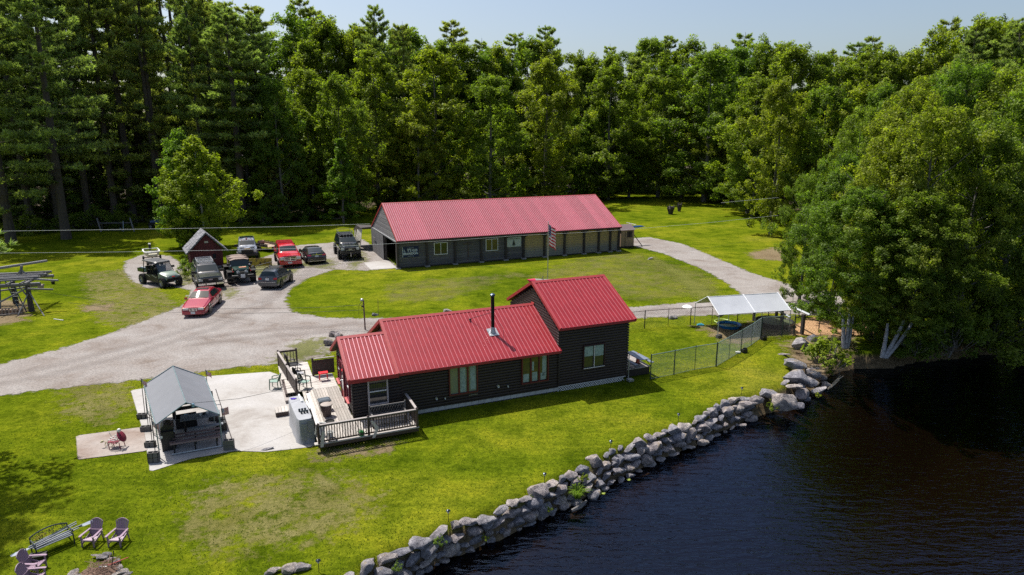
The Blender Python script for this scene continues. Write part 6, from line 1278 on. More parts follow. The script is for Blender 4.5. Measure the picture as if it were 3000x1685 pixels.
mb = MB(); mb.box((0, .3, .45), (.52, 1.3, .9)); ob('cabinet', mb, BLACK, t); mb = MB(); mb.lathe([(.0, -.32), (.27, -.32), (.27, .32), (0, .32)], 18, Matrix.Translation((0, .1, .92)) @ Matrix.Rotation(math.pi/2, 4, 'X')); ob('hood', mb, BLACK, t, smooth=True)
for k in range(4): mb = MB(); mb.tube((.27, -.2+k*.16, .8), (.31, -.2+k*.16, .8), .03); ob('knob', mb, GALV, t)
mb = MB(); mb.box((-.24, -.36, .7), (.1, .012, .12)); ob('label_plate', mb, WHITE, t)
t = thing('fire_table', 'dark slatted planter box holding a blue ball under the canopy', 'planter', PW(1.1, 3.2), PA)
mb = MB()
for s in (-1, 1): mb.box((0, .33*s, .25), (.9, .03, .5)); mb.box((.45*s, 0, .25), (.03, .66, .5))
mb.box((0, 0, .1), (.88, .62, .1)); ob('box', mb, BLACK, t)
mb = MB(); mb.lathe([(.2*math.sin(a), .2-.2*math.cos(a)) for a in np.linspace(0, math.pi, 12)], 18); o = ob('blue_ball', mb, M('blue_ball', (.05, .25, .42), .4), None, smooth=True, loc=PW(1.1, 3.15, .2)); tag(o, 'blue ball lying in the dark box under the canopy', 'ball')
t = thing('back_rest_bench', 'dark wooden bench with a heavy post at the rear of the pavilion', 'bench', PW(1.4, 4.4), PA); SHW = DARKWOOD
part(t, 'seat', SHW, ((0, 0, .45), (2.0, .4, .05))); part(t, 'backrest', SHW, ((0, .2, .8), (2.0, .05, .5)))
for x in (-.85, .9): part(t, 'leg', SHW, ((x, 0, .45), (.16, .3, .9)))
t = thing('potted_plants', 'dark pots with leafy plants at the right inside edge of the pavilion', 'plant pot', PW(2.65, 1.9), PA); part(t, 'pot', BLACK, ((0, 0, .2), (.4, .4, .4)), ((.0, .5, .2), (.35, .35, .4)))
t = thing('hanging_lamp', 'pale blue lamp hanging under the canopy front peak', 'lamp', PW(1.55, .1, zr-.32), PA); mb = MB(); mb.lathe([(.0, .18), (.05, .18), (.07, .02), (0, 0)], 12); mb.tube((0, 0, .18), (0, 0, .3), .005); ob('lamp_body', mb, M('pale_blue_lamp', (.3, .5, .65), .3), t)
# ---------------------------------------------------------------- skeleton in chair
BONE = M('bone_white', (.68, .67, .64), .6); BONED = M('yellowed_bone', (.5, .45, .26), .6)
t = thing('round_back_chair', 'dark red round-backed lounge chair on the rust-stained pad', 'chair', (*G(345, 1312), .03), R(184), None, (.74, .74, .74)); MAR = M('maroon_plastic', (.22, .02, .045), .45)
mb = MB(); mb.lathe([(0, -.02), (.36, -.015), (.38, 0), (.36, .015), (0, .02)], 28, Matrix.Translation((-.33, 0, .72)) @ Matrix.Rotation(-1.05, 4, 'Y')); ob('backrest', mb, MAR, t, smooth=True)
for k in range(5): part(t, 'seat_slat', MAR, ((-.05+k*.11, 0, .34+.02*k), (.095, .5, .02)))
for x, y in ((-.25, -.25), (.4, -.24), (-.25, .25), (.4, .24)): mb = MB(); mb.tube((x-.05, y*1.1, 0), (x, y, .42), .025); ob('leg', mb, MAR, t)
for s in (-1, 1): part(t, 'armrest', MAR, ((.05, .31*s, .52), (.6, .09, .025)))
sk_ = thing('sitting_skeleton', 'white toy skeleton lounging back in the dark red chair', 'skeleton', (*G(345, 1312), .03), R(184), None, (.74, .74, .74))
def skull(parent, c, r, mat, back=False):
    mb = MB(); mb.lathe([(r*math.sin(a)*.95, -r*math.cos(a)) for a in np.linspace(0, math.pi, 10)], 14, Matrix.Translation(c)); mb.box((c[0]+r*.45, c[1], c[2]-r*.75), (r*.9, r*1.0, r*.6)); h = ob('skull', mb, mat, parent, smooth=True)
    mb = MB()
    for s in (-1, 1): mb.tube((c[0]+r*.8, c[1]+s*r*.38, c[2]-.02*r), (c[0]+r*.99, c[1]+s*r*.38, c[2]-.02*r), r*.24)
    mb.box((c[0]+r*.95, c[1], c[2]-r*.78), (.02, r*.6, r*.1)); ob('eye_sockets', mb, BLACK, h)
skull(sk_, (-.22, 0, 1.12), .12, BONE)
mb = MB(); mb.path([(-.20, 0, 1.02), (-.18, 0, .85), (-.1, 0, .6), (.0, 0, .47)], .022)
for i in range(7):
    z = .92-.05*i; x = -.16+.02*i; w = .13+.02*math.sin(i*.6)
    mb.path([(x-.02, 0, z), (x, w, z-.01), (x+.12, w*.8, z-.04), (x+.16, 0, z-.05), (x+.12, -w*.8, z-.04), (x, -w, z-.01), (x-.02, 0, z)], .011, 5)
mb.tube((-.14, -.2, .93), (-.14, .2, .93), .016); mb.path([(-.02, -.14, .5), (.05, 0, .44), (-.02, .14, .5)], .03)
for s in (-1, 1):
    mb.path([(.0, .1*s, .46), (.42, .13*s, .58), (.52, .13*s, .15), (.62, .13*s, .05)], (.025, .028, .024, .018))
    if s > 0: mb.path([(-.14, .2, .93), (.08, .28, .78), (.2, .26, 1.02), (.22, .26, 1.12)], (.02, .018, .016, .012))
    else: mb.path([(-.14, -.2, .93), (.05, -.3, .68), (.3, -.28, .6)], (.02, .018, .014))
    for f_ in range(5):
        bx = (.22, .26, 1.12) if s > 0 else (.3, -.28, .6); dd = (0.0, .012*(f_-2), .09) if s > 0 else (.09, .012*(f_-2), -.01); mb.tube(bx, tuple(bx[i]+dd[i]*(1-.12*abs(f_-2)) for i in range(3)), .006, n=5)
ob('bones', mb, BONE, sk_)
dg = thing('skeleton_dog', 'small yellowed toy dog skeleton at the feet of the sitting skeleton', 'skeleton', (*G(318, 1310), .03), R(200), None, (.8, .8, .8))
skull(dg, (.26, 0, .36), .07, BONED); mb = MB(); mb.path([(.2, 0, .34), (.1, 0, .3), (-.2, 0, .28), (-.34, 0, .38)], .015)
for i in range(6): x = .1-.05*i; mb.path([(x, 0, .29), (x, .06, .22), (x, 0, .17), (x, -.06, .22), (x, 0, .29)], .007, 4)
for x in (.12, -.2):
    for s in (-1, 1): mb.path([(x, .05*s, .27), (x+.03, .07*s, .14), (x-.02, .07*s, .04), (x+.04, .07*s, .0)], .012)
mb.box((.33, 0, .32), (.1, .05, .04)); ob('bones', mb, BONED, dg)
# ---------------------------------------------------------------- adirondack chairs
MAUVE = M('mauve_plastic', (.27, .175, .245), .5, var=.06)
def adiron(lab, px, py, rz, src=None):
    if src: return dup(src, loc=(*G(px, py), 0), rz=rz, label=lab)
    t = thing('adirondack_chair', lab, 'chair', (*G(px, py), 0), rz, 'mauve adirondack chairs round the fire pit', (.75, .75, .75))
    for k in range(6): mb = MB(); x = .36-.1*k; mb.box((x, 0, .37-.035*k*.9), (.088, .5-.02*k, .022), Matrix.Rotation(.32, 4, 'Y')); ob('seat_slat', mb, MAUVE, t)
    for k in range(7):
        a = (k-3)/3; h = .82-.13*a*a; y0, y1 = a*.19, a*.27; mb = MB(); w0, w1 = .027, .038; lean = .36
        P0 = [(-.16, y0-w0, .17), (-.16, y0+w0, .17)]; P1 = [(-.16-h*lean, y1+w1, .17+h), (-.16-h*lean, y1-w1, .17+h)]
        q = P0+P1; mb.add(q+[(x-.02, y, z) for x, y, z in q], [(0,1,2,3), (7,6,5,4), (0,4,5,1), (1,5,6,2), (2,6,7,3), (3,7,4,0)]); ob('back_slat', mb, MAUVE, t)
    arc = [(-.165-(.83-.13*a*a)*.36, a*.3, .175+.83-.13*a*a) for a in np.linspace(-1, 1, 9)]; mb = MB(); mb.path(arc, .02); ob('back_rim', mb, MAUVE, t); mb = MB(); mb.path([(-.28, y, .52) for y in (-.23, 0, .23)], .02); ob('back_rail', mb, MAUVE, t)
    for s in (-1, 1):
        mb = MB(); mb.prism([(-.36, .25*s), (-.3, .33*s), (.3, .39*s), (.42, .36*s), (.42, .27*s), (.1, .27*s)] if s > 0 else [(-.36, -.25), (.1, -.27), (.42, -.27), (.42, -.36), (.3, -.39), (-.3, -.33)], .54, .565); ob('armrest', mb, MAUVE, t)
        mb = MB(); mb.loft([[(.38, .26*s, z), (.38, .31*s, z), (.33, .31*s, z), (.33, .26*s, z)] for z in (0, .54)], close=True); ob('leg', mb, MAUVE, t)
        mb = MB(); mb.loft([[(-.38, .27*s, 0), (-.33, .27*s, 0), (-.33, .23*s, 0), (-.38, .23*s, 0)], [(-.25, .29*s, .54), (-.19, .29*s, .54), (-.19, .24*s, .54), (-.25, .24*s, .54)]], close=True); ob('leg', mb, MAUVE, t)
        mb = MB(); mb.box((.02, .26*s, .28), (.75, .03, .09), Matrix.Rotation(.3, 4, 'Y')); ob('side_rail', mb, MAUVE, t)
    mb = MB(); mb.box((.40, 0, .36), (.03, .52, .07)); ob('front_rail', mb, MAUVE, t)
    return t
ac = adiron('mauve adirondack chair standing nearest the bench of paddles', 274, 1590, R(-93))
adiron('mauve adirondack chair, right one of the two facing the lake', 350, 1590, R(-92), ac)
adiron('mauve adirondack chair turned sideways beside the fire pit', 100, 1672, R(2), ac)
adiron('mauve adirondack chair lowest in the corner, half cut off by the edge', 98, 1712, R(6), ac)
# paddle bench
a = Vector((*G(108, 1630), 0)); b = Vector((*G(208, 1588), 0)); bang = math.atan2(b.y-a.y, b.x-a.x)
t = thing('metal_garden_bench', 'black metal garden bench with an arched back on the lower lawn', 'bench', (a+b)/2+Vector((-.05, .05, 0)), bang, None, (.82, .82, .82)); MBK = M('weathered_black_metal', (.035, .045, .055), .5, .3)
mb = MB(); arc = [(x, .3, .72+.16*(1-(x/.68)**2)) for x in np.linspace(-.68, .68, 11)]; mb.path(arc, .028); mb.tube((-.68, .3, .42), (-.68, .3, .72), .025); mb.tube((.68, .3, .42), (.68, .3, .72), .025); mb.tube((-.68, .3, .46), (.68, .3, .46), .02); ob('back_frame', mb, MBK, t)
mb = MB(); rr2 = random.Random(3)
for i in range(70):
    x = rr2.uniform(-.64, .64); z = rr2.uniform(.48, .70+.14*(1-(x/.68)**2)); a_ = rr2.uniform(0, 3.1); mb.tube((x-.05*math.cos(a_), .3, z-.05*math.sin(a_)), (x+.05*math.cos(a_), .3, z+.05*math.sin(a_)), .009, n=4)
ob('cast_scrollwork', mb, MBK, t)
mb = MB()
for i in range(26): x = rr2.uniform(-.55, .1); z = rr2.uniform(.5, .7); mb.box((x, .285, z), (.035, .012, .03))
ob('gold_paint', mb, M('gold_paint', (.55, .33, .05), .5), t)
for k in range(4): mb = MB(); mb.box((0, -.28+k*.14, .42), (1.4, .09, .03)); ob('slat', mb, M('grey_bench_slat', (.11, .13, .155), .7), t)
for x in (-.68, .68): mb = MB(); mb.path([(x, -.33, 0), (x, -.3, .42), (x, -.3, .62), (x, .3, .62)], .028); mb.tube((x, .32, 0), (x, .3, .45), .028); ob('leg', mb, MBK, t)
GP = M('grey_pole_plastic', (.2, .22, .25), .4)
BMx = Matrix.Translation(t.location) @ rot(bang) @ Matrix.Scale(.82, 4)
for k, (y, z, L, dy, blade) in enumerate(((-.05, .47, 1.9, .1, True), (.08, .5, 1.7, .22, False), (-.2, .47, 1.6, .05, False), (.14, .53, 1.75, .32, False))):
    o = thing('kayak_paddle' if blade else 'pole_bundle', ('grey double paddle lying across the metal bench', 'grey pole lying at the back of the metal bench seat', 'grey pole at the front of the metal bench seat', 'grey curved pole crossing over the bench armrest')[k], 'paddle' if blade else 'pole', tuple(BMx @ Vector((.1, y, z))), bang, 'paddle and poles on the metal bench')
    mb = MB(); mb.tube((-L/2+.1, -dy/2, 0), (L/2-.1, dy/2, .05), .022); ob('shaft', mb, GP, o)
    if blade:
        for s in (-1, 1):
            mb = MB(); mb.loft([[(s*(L/2-.2+q*.55), s*dy/2+w-w*.0, .03), (s*(L/2-.2+q*.55), s*dy/2-w, .0)] for q, w in ((0, .02), (.25, .07), (.7, .085), (1, .03))], caps=False); ob('blade', mb, M('pale_blue_blade', (.13, .17, .24), .5), o, fix=False)
mb = MB(); mb.box((0, 0, .1), (.5, .3, .2)); o = ob('dark_box', mb, BLACK, None, loc=(*G(112, 1640), 0), rz=.3); tag(o, 'dark box beside the near end of the metal bench', 'box')
# fire pit
fp_ = thing('fire_pit', 'fire pit ringed with grey stones and heaped with ash and twigs', 'fire pit', (*G(292, 1690), 0), 0)
mb = MB(); ring = [(0, 0, .26)]
for i, r_ in enumerate((.35, .65)): ring += [(r_*math.cos(a)*1.05, r_*math.sin(a)*.95, (.2, .04)[i]+.05*math.sin(a*5)) for a in np.linspace(0, 2*math.pi, 19)[:-1]]
mb.add(ring, [(0, i+1, (i+1) % 18+1) for i in range(18)]+[(i+1, 19+i, 19+(i+1) % 18, (i+1) % 18+1) for i in range(18)])
ob('ash_heap', mb, M('ash_and_needles', (.17, .105, .075), .95, var=.6, nscale=9, bmp=.8), fp_, smooth=True)
for k, (px, py, s) in enumerate(((298, 1640, .24), (322, 1648, .2), (340, 1655, .19), (352, 1668, .22), (362, 1680, .24), (372, 1690, .2), (346, 1690, .2), (215, 1690, .26), (232, 1700, .2), (283, 1634, .16), (312, 1634, .18))):
    x, y = G(px, py); o = rock('stone', k, Vector((x, y, .1))-Vector(fp_.location), 1, k*.7, fp_, sc=(s*1.05, s*.8, s*.62))
mb = MB(); rr2 = random.Random(9)
for i in range(130):
    a_ = rr2.uniform(0, 6.28); r_ = rr2.uniform(0, .55); L = rr2.uniform(.12, .5); d_ = rr2.uniform(0, 3.14); z = .2+.08*(1-r_)+rr2.uniform(0, .08); x, y = r_*math.cos(a_), r_*math.sin(a_)
    mb.tube((x, y, z-.05), (x+L*math.cos(d_), y+L*math.sin(d_)*.8, z+rr2.uniform(-.08, .1)), rr2.uniform(.004, .011), n=4)
o = ob('twigs', mb, M('dead_twig', (.25, .16, .115), .9, var=.4), fp_); o['kind'] = 'stuff'
mb = MB(); mb.tube((.35, .1, .2), (.38, .3, .75), .015); ob('poker', mb, BLACK, fp_); mb = MB(); mb.tube((.2, .2, .28), (.75, .42, .42), .014); ob('red_stick', mb, M('red_stick', (.5, .04, .03), .5), fp_); mb = MB(); mb.tube((0, .05, .33), (.25, .06, .33), .02); ob('white_bone_stick', mb, BONE, fp_)
# ---------------------------------------------------------------- raised pole platform at left
pf = thing('pole_platform', 'raised platform of long weathered poles on heavy posts at the left lawn edge', 'platform', (*G(93, 912), 0), R(14))
LG = wood('silvered_pole', (.10, .10, .105), (.27, .265, .27), .85, 0, randv=.25); zT = 2.12
for x, y in ((0, 0), (-5.5, 0), (-2.4, 3.2), (-7.5, 3.2)): mb = MB(); mb.tube((x, y, 0), (x, y, zT), .22, .17, 10); ob('post', mb, wood('dark_log_post', (.03, .026, .026), (.09, .08, .08), .9, 2), pf, smooth=True)
def pole(a, b, r=.07, mat=None, nm='pole'):
    mb = MB(); mb.tube(a, b, r, r*.85, 8); return ob(nm, mb, mat or LG, pf, smooth=True)
pole((-6.5, -.2, zT+.08), (.9, .05, zT+.1), .17, nm='beam'); pole((-6.5, 3.2, zT+.1), (.7, 3.2, zT+.1), .16, nm='beam'); pole((0.1, -.7, zT+.3), (.15, 4.2, zT+.3), .11, nm='beam')
mb = MB(); mb.tube((.7, .1, zT-.12), (1.05, .12, zT-.12), .17, n=14); ob('log_end', mb, M('cut_log_end', (.3, .24, .2), .8), pf)
for k in range(9): pole((-6.5+.2*k, -.3+.42*k, zT+.45+.05*(k % 3)), (.4+.25*math.sin(k*2), .25+.38*k, zT+.42+.06*((k+1) % 3)), .07+.02*(k % 2))
for k in range(6): x = -5+k*.95; pole((x, -.6, zT+.32), (x+.25, 3.8, zT+.36), .06)
pole((.4, -1.0, zT-.05), (1.9, -.35, zT-.35), .08); pole((.2, .6, zT+.4), (2.1, .3, zT+.25), .09)
pole((-1.3, 2.2, zT+.4), (-1.1, 2.2, zT+1.25), .12, nm='upright'); pole((-4.5, 1.8, zT+.95), (.6, 2.7, zT+1.5), .12, nm='top_beam')
pole((-1.2, 2.2, zT+.9), (-.4, 1.9, zT+.3), .06, nm='brace'); pole((-1.2, 2.2, zT+.9), (-1.8, 2.4, zT+.3), .06, nm='brace')
pole((-3.6, -.4, .1), (-.1, .0, 1.9), .075, nm='brace'); pole((-6.0, 3.0, .9), (-.1, 3.2, 1.5), .08, nm='brace'); pole((.1, -.1, 1.6), (1.6, -1.9, 0), .05, nm='prop'); pole((.0, -.1, 1.5), (-.45, -1.3, 0), .05, nm='prop'); pole((-.1, 0, 1.2), (-.7, .1, 2.2), .06, nm='brace')
def ladder(base, top, w, lab, rungs=6):
    t = thing('ladder', lab, 'ladder', (0, 0, 0), 0, 'ladders leaning on the pole platform'); m = pf.matrix_basis.copy(); Mx = Matrix.Translation(pf.location) @ rot(R(14))
    t.location = Mx @ Vector(base); t.rotation_euler = (0, 0, R(14)); d = Vector(top)-Vector(base); BLU = M('blue_ladder', (.03, .075, .13), .5)
    for s in (0, 1): mb = MB(); mb.box(tuple(d/2+Vector((s*w, 0, 0))), (.05, .07, d.length), d.to_track_quat('Z', 'Y').to_matrix().to_4x4()); ob('side_rail', mb, BLU, t)
    for i in range(1, rungs+1): p = d*(i/(rungs+1)); mb = MB(); mb.box((p.x+w/2, p.y, p.z), (w, .06, .03)); ob('rung', mb, GALV, t)
ladder((-.75, -.1, 0), (-1.7, .5, 2.5), .42, 'blue ladder with pale rungs leaning under the near end of the platform', 7)
ladder((-2.7, .3, 0), (-2.6, .8, 2.4), .4, 'darker upright ladder behind the first one under the platform', 4)
mb = MB()
for k in range(5): mb.box((-2.0-.3*k, -.9+.35*k, .05+.02*k), (3.2, .16, .04), rot(.25))
ob('loose_board', mb, wood('pale_loose_board', (.25, .2, .16), (.45, .38, .32), .9, 0), pf)
lp = thing('log_pile', 'pile of short pale split logs lying under the pole platform', 'log pile', tuple(Matrix.Translation(pf.location) @ rot(R(14)) @ Vector((-1.4, -.4, 0))), R(14))
for k in range(16): mb = MB(); x = -.9+(k % 8)*.24; z = .1+.16*(k//8); mb.tube((x, -.2, z), (x+.05, .25, z+.02), .085, n=8); ob('log', mb, M('split_log', (.4, .29, .2), .8, randv=.3), lp)
patch('bare_dirt', [(-60, 880), (60, 880), (90, 910), (60, 945), (-60, 960)], DIRT, .009, 'trodden soil under the pole platform', cell=.3)
t = thing('plant_stake_pot', 'dark pot with a bare thin stem standing alone on the left lawn', 'plant pot', (*G(156, 832), 0), 0)
mb = MB(); mb.lathe([(0, 0), (.13, 0), (.17, .28), (0, .28)], 12); ob('pot', mb, BLACK, t); mb = MB(); mb.path([(0, 0, .25), (.03, 0, .7), (0, 0, 1.15)], .02); mb.path([(.02, 0, .5), (-.1, 0, .75), (-.08, 0, .9)], .012); ob('stem', mb, DARKWOOD, t)
mb = MB(); mb.tube((*G(158, 936), .04), (*G(186, 940), .05), .03); o = ob('white_stick', mb, WHITE, None); tag(o, 'thin pale stick lying on the left lawn', 'stick')
# ---------------------------------------------------------------- dog run
WIRE = M('green_chain_wire', (.10, .13, .12), .5, .2); PG = M('dark_green_post', (.025, .045, .045), .5); RG = M('pale_green_rail', (.2, .28, .26), .45, .2)
def fence(name, lab, pts, hgt, thin=(), wire=WIRE, sp=.075, rail=True, post=PG, railm=None, r=.035, cat='fence', group=None, wr=.0035, midrail=False):
    P0 = [Vector((*G(*p), 0)) for p in pts]; t = thing(name, lab, cat, P0[0], 0, group); o0 = P0[0]; P0 = [p-o0 for p in P0]
    for k, p in enumerate(P0): rr_ = r*.55 if k in thin else r; mb = MB(); mb.tube(p, p+Vector((0, 0, hgt+.05)), rr_, n=8); ob('post', mb, post, t, smooth=True)
    for a, b in zip(P0[:-1], P0[1:]):
        if rail: mb = MB(); mb.tube(a+Vector((0, 0, hgt)), b+Vector((0, 0, hgt)), .022, n=6); ob('top_rail', mb, railm or RG, t)
        if midrail: mb = MB(); mb.tube(a+Vector((0, 0, .05)), b+Vector((0, 0, .05)), .012, n=5); ob('bottom_wire', mb, railm or RG, t)
    if sp:
        mb = MB()
        for a, b in zip(P0[:-1], P0[1:]):
            L = (b-a).length; d = (b-a)/L; n = int(L/sp)
            for i in range(-int(hgt/sp), n+1):
                for sg in (1, -1):
                    x0, x1 = i*sp, i*sp+hgt; z0, z1 = (0, hgt) if sg > 0 else (hgt, 0)
                    t0 = max(0, (0-x0)/(x1-x0)); t1 = min(1, (L-x0)/(x1-x0))
                    if t1-t0 < .02: continue
                    mb.tube(a+d*(x0+(x1-x0)*t0)+Vector((0, 0, z0+(z1-z0)*t0)), a+d*(x0+(x1-x0)*t1)+Vector((0, 0, z0+(z1-z0)*t1)), wr, n=3, caps=False)
        o = ob('chain_link', mb, wire, t, fix=False); o['kind'] = 'stuff'
    return t
fence('chain_link_fence', 'green chain link fence running from the rear deck to the bend', [(1905, 1112), (1974, 1098), (2035, 1084), (2097, 1074)], 1.5, thin=(2,), midrail=True)
fence('chain_link_fence', 'short chain link fence climbing from the bend towards the canopy', [(2098, 1074), (2135, 1052), (2170, 1031), (2200, 1012), (2227, 992)], 1.5, thin=(1, 3), wire=M('silver_chain_wire', (.32, .36, .36), .4, .4), midrail=True)
fence('chain_link_fence', 'dark meshed fence panel in front of the canopy shade', [(2229, 991), (2290, 986), (2325, 984)], 1.5, wire=DARKMETAL, sp=.06)
fence('wire_fence', 'open wire fence round the wood chip run under the birches', [(2326, 983), (2349, 980), (2398, 973), (2450, 971), (2500, 985)], 1.35, wire=DARKMETAL, sp=.3, wr=.005, post=M('rusty_post', (.12, .07, .05), .8), railm=DARKMETAL)
fence('chain_link_fence', 'thin dark fence along the drive behind the dog run', [(1780, 975), (1888, 963), (1957, 957), (2022, 953), (2085, 949), (2160, 944), (2250, 938), (2340, 932)], 1.35, thin=(2, 4), wire=DARKMETAL, sp=.15, wr=.003, railm=M('rusty_rail', (.10, .06, .05), .8), post=DARKMETAL)
fence('rail_fence', 'low dark rail fence on the far side of the drive', [(2290, 893), (2322, 890), (2385, 886), (2450, 884)], .9, thin=(1,), sp=0, railm=DARKMETAL, post=DARKMETAL)
bpst = thing('beam_frame', 'dark square posts carrying two pale beams at the canopy end', 'frame', (*G(2349, 980), 0), R(20))
yb = G(2349, 980)[1]; zb_ = HZ(921, yb); mb = MB(); mb.box((0, 0, zb_/2), (.2, .2, zb_)); ob('post', mb, BPOST, bpst)
for (px, py) in ((2288, 955), (2273, 940), (2208, 940)): x, y = G(px, py); mb = MB(); p = rot(-R(20)) @ (Vector((x, y, 0))-Vector(bpst.location)); mb.box((p.x, p.y, .8), (.16, .16, 1.6)); ob('post', mb, BPOST, bpst)
mb = MB(); q0 = Vector(AT(2373, 923, yb-.3)); q1 = Vector(AT(2305, 892, yb+3.0)); iv = (Matrix.Translation(bpst.location) @ rot(R(20))).inverted(); mb.tube(iv @ q0, iv @ q1, .09, n=4); ob('beam', mb, M('pale_beam', (.4, .42, .45), .7), bpst)
mb = MB(); q0 = Vector(AT(2315, 930, yb-.2)); q1 = Vector(AT(2280, 910, yb+2.2)); mb.tube(iv @ q0, iv @ q1, .08, n=4); ob('beam', mb, MATS['pale_beam'], bpst)
# silver canopy
p0 = G(2104, 987); ze = HZ(922, p0[1]); A = V2(G(2107, 922, ze)); B = V2(G(2317, 908, ze)); C_ = V2(G(2038, 887, ze)); D_ = C_+(B-A); ma, mb_ = (A+C_)/2, (B+D_)/2; zrr = (HZ(871, ma.y)+HZ(857, mb_.y))/2
can = thing('silver_canopy', 'silvery grey tarpaulin canopy on a white pipe frame over the dog run', 'canopy', A, 0); LL = lambda p, z=0: Vector((p.x-A.x, p.y-A.y, z))
SIL = M('silver_tarp', (.42, .44, .48), .42, var=.07, nscale=1.2, bmp=.15)
ob('canopy_sheet', slope_sheet(LL(A), LL(ma), LL(mb_), LL(B), ze, zrr, sag=.05), SIL, can, smooth=True, fix=False)
ob('canopy_sheet', slope_sheet(LL(C_), LL(ma), LL(mb_), LL(D_), ze, zrr, sag=.05), SIL, can, smooth=True, fix=False)
mb = MB(); WP = M('white_pipe', (.65, .67, .7), .35)
for t_ in (0, .5, 1): a, b, c = LL(A).lerp(LL(B), t_), LL(ma).lerp(LL(mb_), t_), LL(C_).lerp(LL(D_), t_); a.z = ze-.02; b.z = zrr+.03; c.z = ze-.02; mb.tube(a, b, .035); mb.tube(b, c, .035)
mb.tube(LL(A, ze-.02), LL(B, ze-.02), .03); mb.tube(LL(C_, ze-.02), LL(D_, ze-.02), .03); mb.tube(LL(ma, zrr), LL(mb_, zrr), .03); ob('roof_frame', mb, WP, can)
for p in (A, (A+B)/2, B, C_, (C_+D_)/2, D_): mb = MB(); mb.tube(LL(p, 0), LL(p, ze), .028); ob('post', mb, M('pale_pipe', (.4, .45, .45), .4, .3), can)
o = dup(bpy.data.objects['cinder_block'], loc=(*G(2106, 990), 0), rz=.6, label='pale cinder block at the foot of the silver canopy post'); o['group'] = 'cinder blocks holding the canopy down'
for px, py, lab in ((2180, 1033, 'dark weight at the foot of the sloping fence post'), (2237, 996, 'small dark heap at the upper end of the sloping fence')): mb = MB(); mb.box((0, 0, .12), (.35, .25, .24)); mb.box((.1, .05, .26), (.2, .15, .08)); o = ob('post_weight', mb, BLACK, None, loc=(*G(px, py), 0), rz=.4); tag(o, lab, 'weight')
mb = MB(); mb.lathe([(.0, 0), (.12, .02), (.13, .1), (0, .16)], 10); o = ob('white_bag', mb, WHITE, None, loc=(*G(2162, 1035), 0)); o.scale = (1.4, .8, 1); tag(o, 'small white bag at the foot of the sloping fence', 'bag')
t = thing('paddling_pool', 'round blue plastic paddling pool in the shade of the silver canopy', 'paddling pool', (*G(2136, 958), 0), 0); BLP = M('pool_blue', (.015, .19, .50), .35)
mb = MB(); mb.lathe([(.72, 0), (.85, .22), (.88, .24), (.84, .25), (.70, .03), (0, .03)], 28); ob('shell', mb, BLP, t, smooth=True); mb = MB(); mb.lathe([(.78, .12), (0, .12)], 28); ob('pool_water', mb, M('pool_water', (.02, .035, .05), .1), t)
mb = MB(); mb.lathe([(.62, .03), (.66, .07), (.62, .11), (.58, .07), (.62, .03)], 28); o = ob('swim_ring', mb, M('lime_ring', (.45, .6, .15), .4), None, smooth=True, loc=(*G(2118, 944), 0)); tag(o, 'lime green ring lying behind the blue paddling pool', 'ring')
mb = MB(); mb.box((0, 0, .05), (.5, .2, .1)); mb.box((0, .05, .12), (.3, .1, .06)); o = ob('blue_toy', mb, M('turquoise', (.06, .38, .5), .4), None, loc=(*G(2052, 954), 0)); tag(o, 'small turquoise toy on the soil left of the pool', 'toy')
t = thing('pool_trampoline', 'low black-walled round tub with green water behind the mesh', 'tub', (*G(2268, 952), 0), 0)
mb = MB(); mb.lathe([(1.3, 0), (1.38, .36), (1.3, .38), (1.22, .3)], 30); ob('wall', mb, BLACK, t, smooth=True); mb = MB(); mb.lathe([(1.27, .28), (0, .28)], 30); ob('cover', mb, M('algae_green', (.09, .11, .05), .4), t)
for px, py, lab in ((1996, 888, 'white cap hanging on the far fence post by the canopy'),):
    mb = MB(); mb.lathe([(0, .16), (.2, .12), (.38, 0), (.3, -.03), (0, -.03)], 16); o = ob('white_cover', mb, WHITE, None, smooth=True, loc=(*G(2022, 953), 1.42)); o.location.x -= .3; tag(o, lab, 'cover')
# ---------------------------------------------------------------- poles and wires
up_ = thing('service_pole', 'thin brown service pole with a grey lamp head behind the cabin porch', 'utility pole', (*G(1070, 967), 0), 0); uy = G(1070, 967)[1]; uz = HZ(880, uy)
mb = MB(); mb.tube((0, 0, 0), (-.02, 0, uz), .055, .05); ob('pole', mb, M('reddish_pole', (.16, .09, .085), .8), up_)
mb = MB(); mb.lathe([(0, .12), (.1, .08), (.13, -.04), (0, -.06)], 12, Matrix.Translation((-.12, -.02, uz+.03))); ob('lamp_head', mb, GALV, up_, smooth=True)
mb = MB(); mb.path([(-.1, 0, uz-.05), (-.35, 0, uz-.35), (-.4, 0, uz-.9), (-.42, 0, uz-1.05)], .014); mb.path([(-.05, 0, uz-.2), (-.2, 0, uz-.5), (-.05, 0, uz-.8)], .012); mb.box((-.1, 0, uz-.45), (.14, .1, .1)); ob('cable_loop', mb, BLACK, up_)
mb = MB(); mb.tube((0, 0, 0), (0, 0, 1.3), .015); o = ob('marker_stake', mb, M('rust_stake', (.2, .09, .07), .8), None, loc=(*G(1109, 924), 0)); tag(o, 'thin rusty marker stake beside the oval boulder', 'stake')
def wire(lab, pts, Ys, r, mat, n=30):
    P = [Vector(AT(p[0], p[1], y)) for p, y in zip(pts, Ys)]; out = []
    for a, b in zip(P[:-1], P[1:]):
        for i in range(n): out.append(a.lerp(b, i/n))
    out.append(P[-1]); mb = MB(); mb.path([p-P[0] for p in out], r, 5); o = ob('overhead_wire', mb, mat, None, loc=P[0]); tag(o, lab, 'wire', 'overhead wires'); return o
WW = M('pale_wire', (.55, .57, .58), .5); WD = M('dark_wire', (.03, .03, .03), .6)
wire('upper pale wire crossing the left half to the barn gable', [(-60, 678), (250, 674), (560, 669), (850, 664), (1084, 656)], [66, 67, 68, 69, 70], .014, WW)
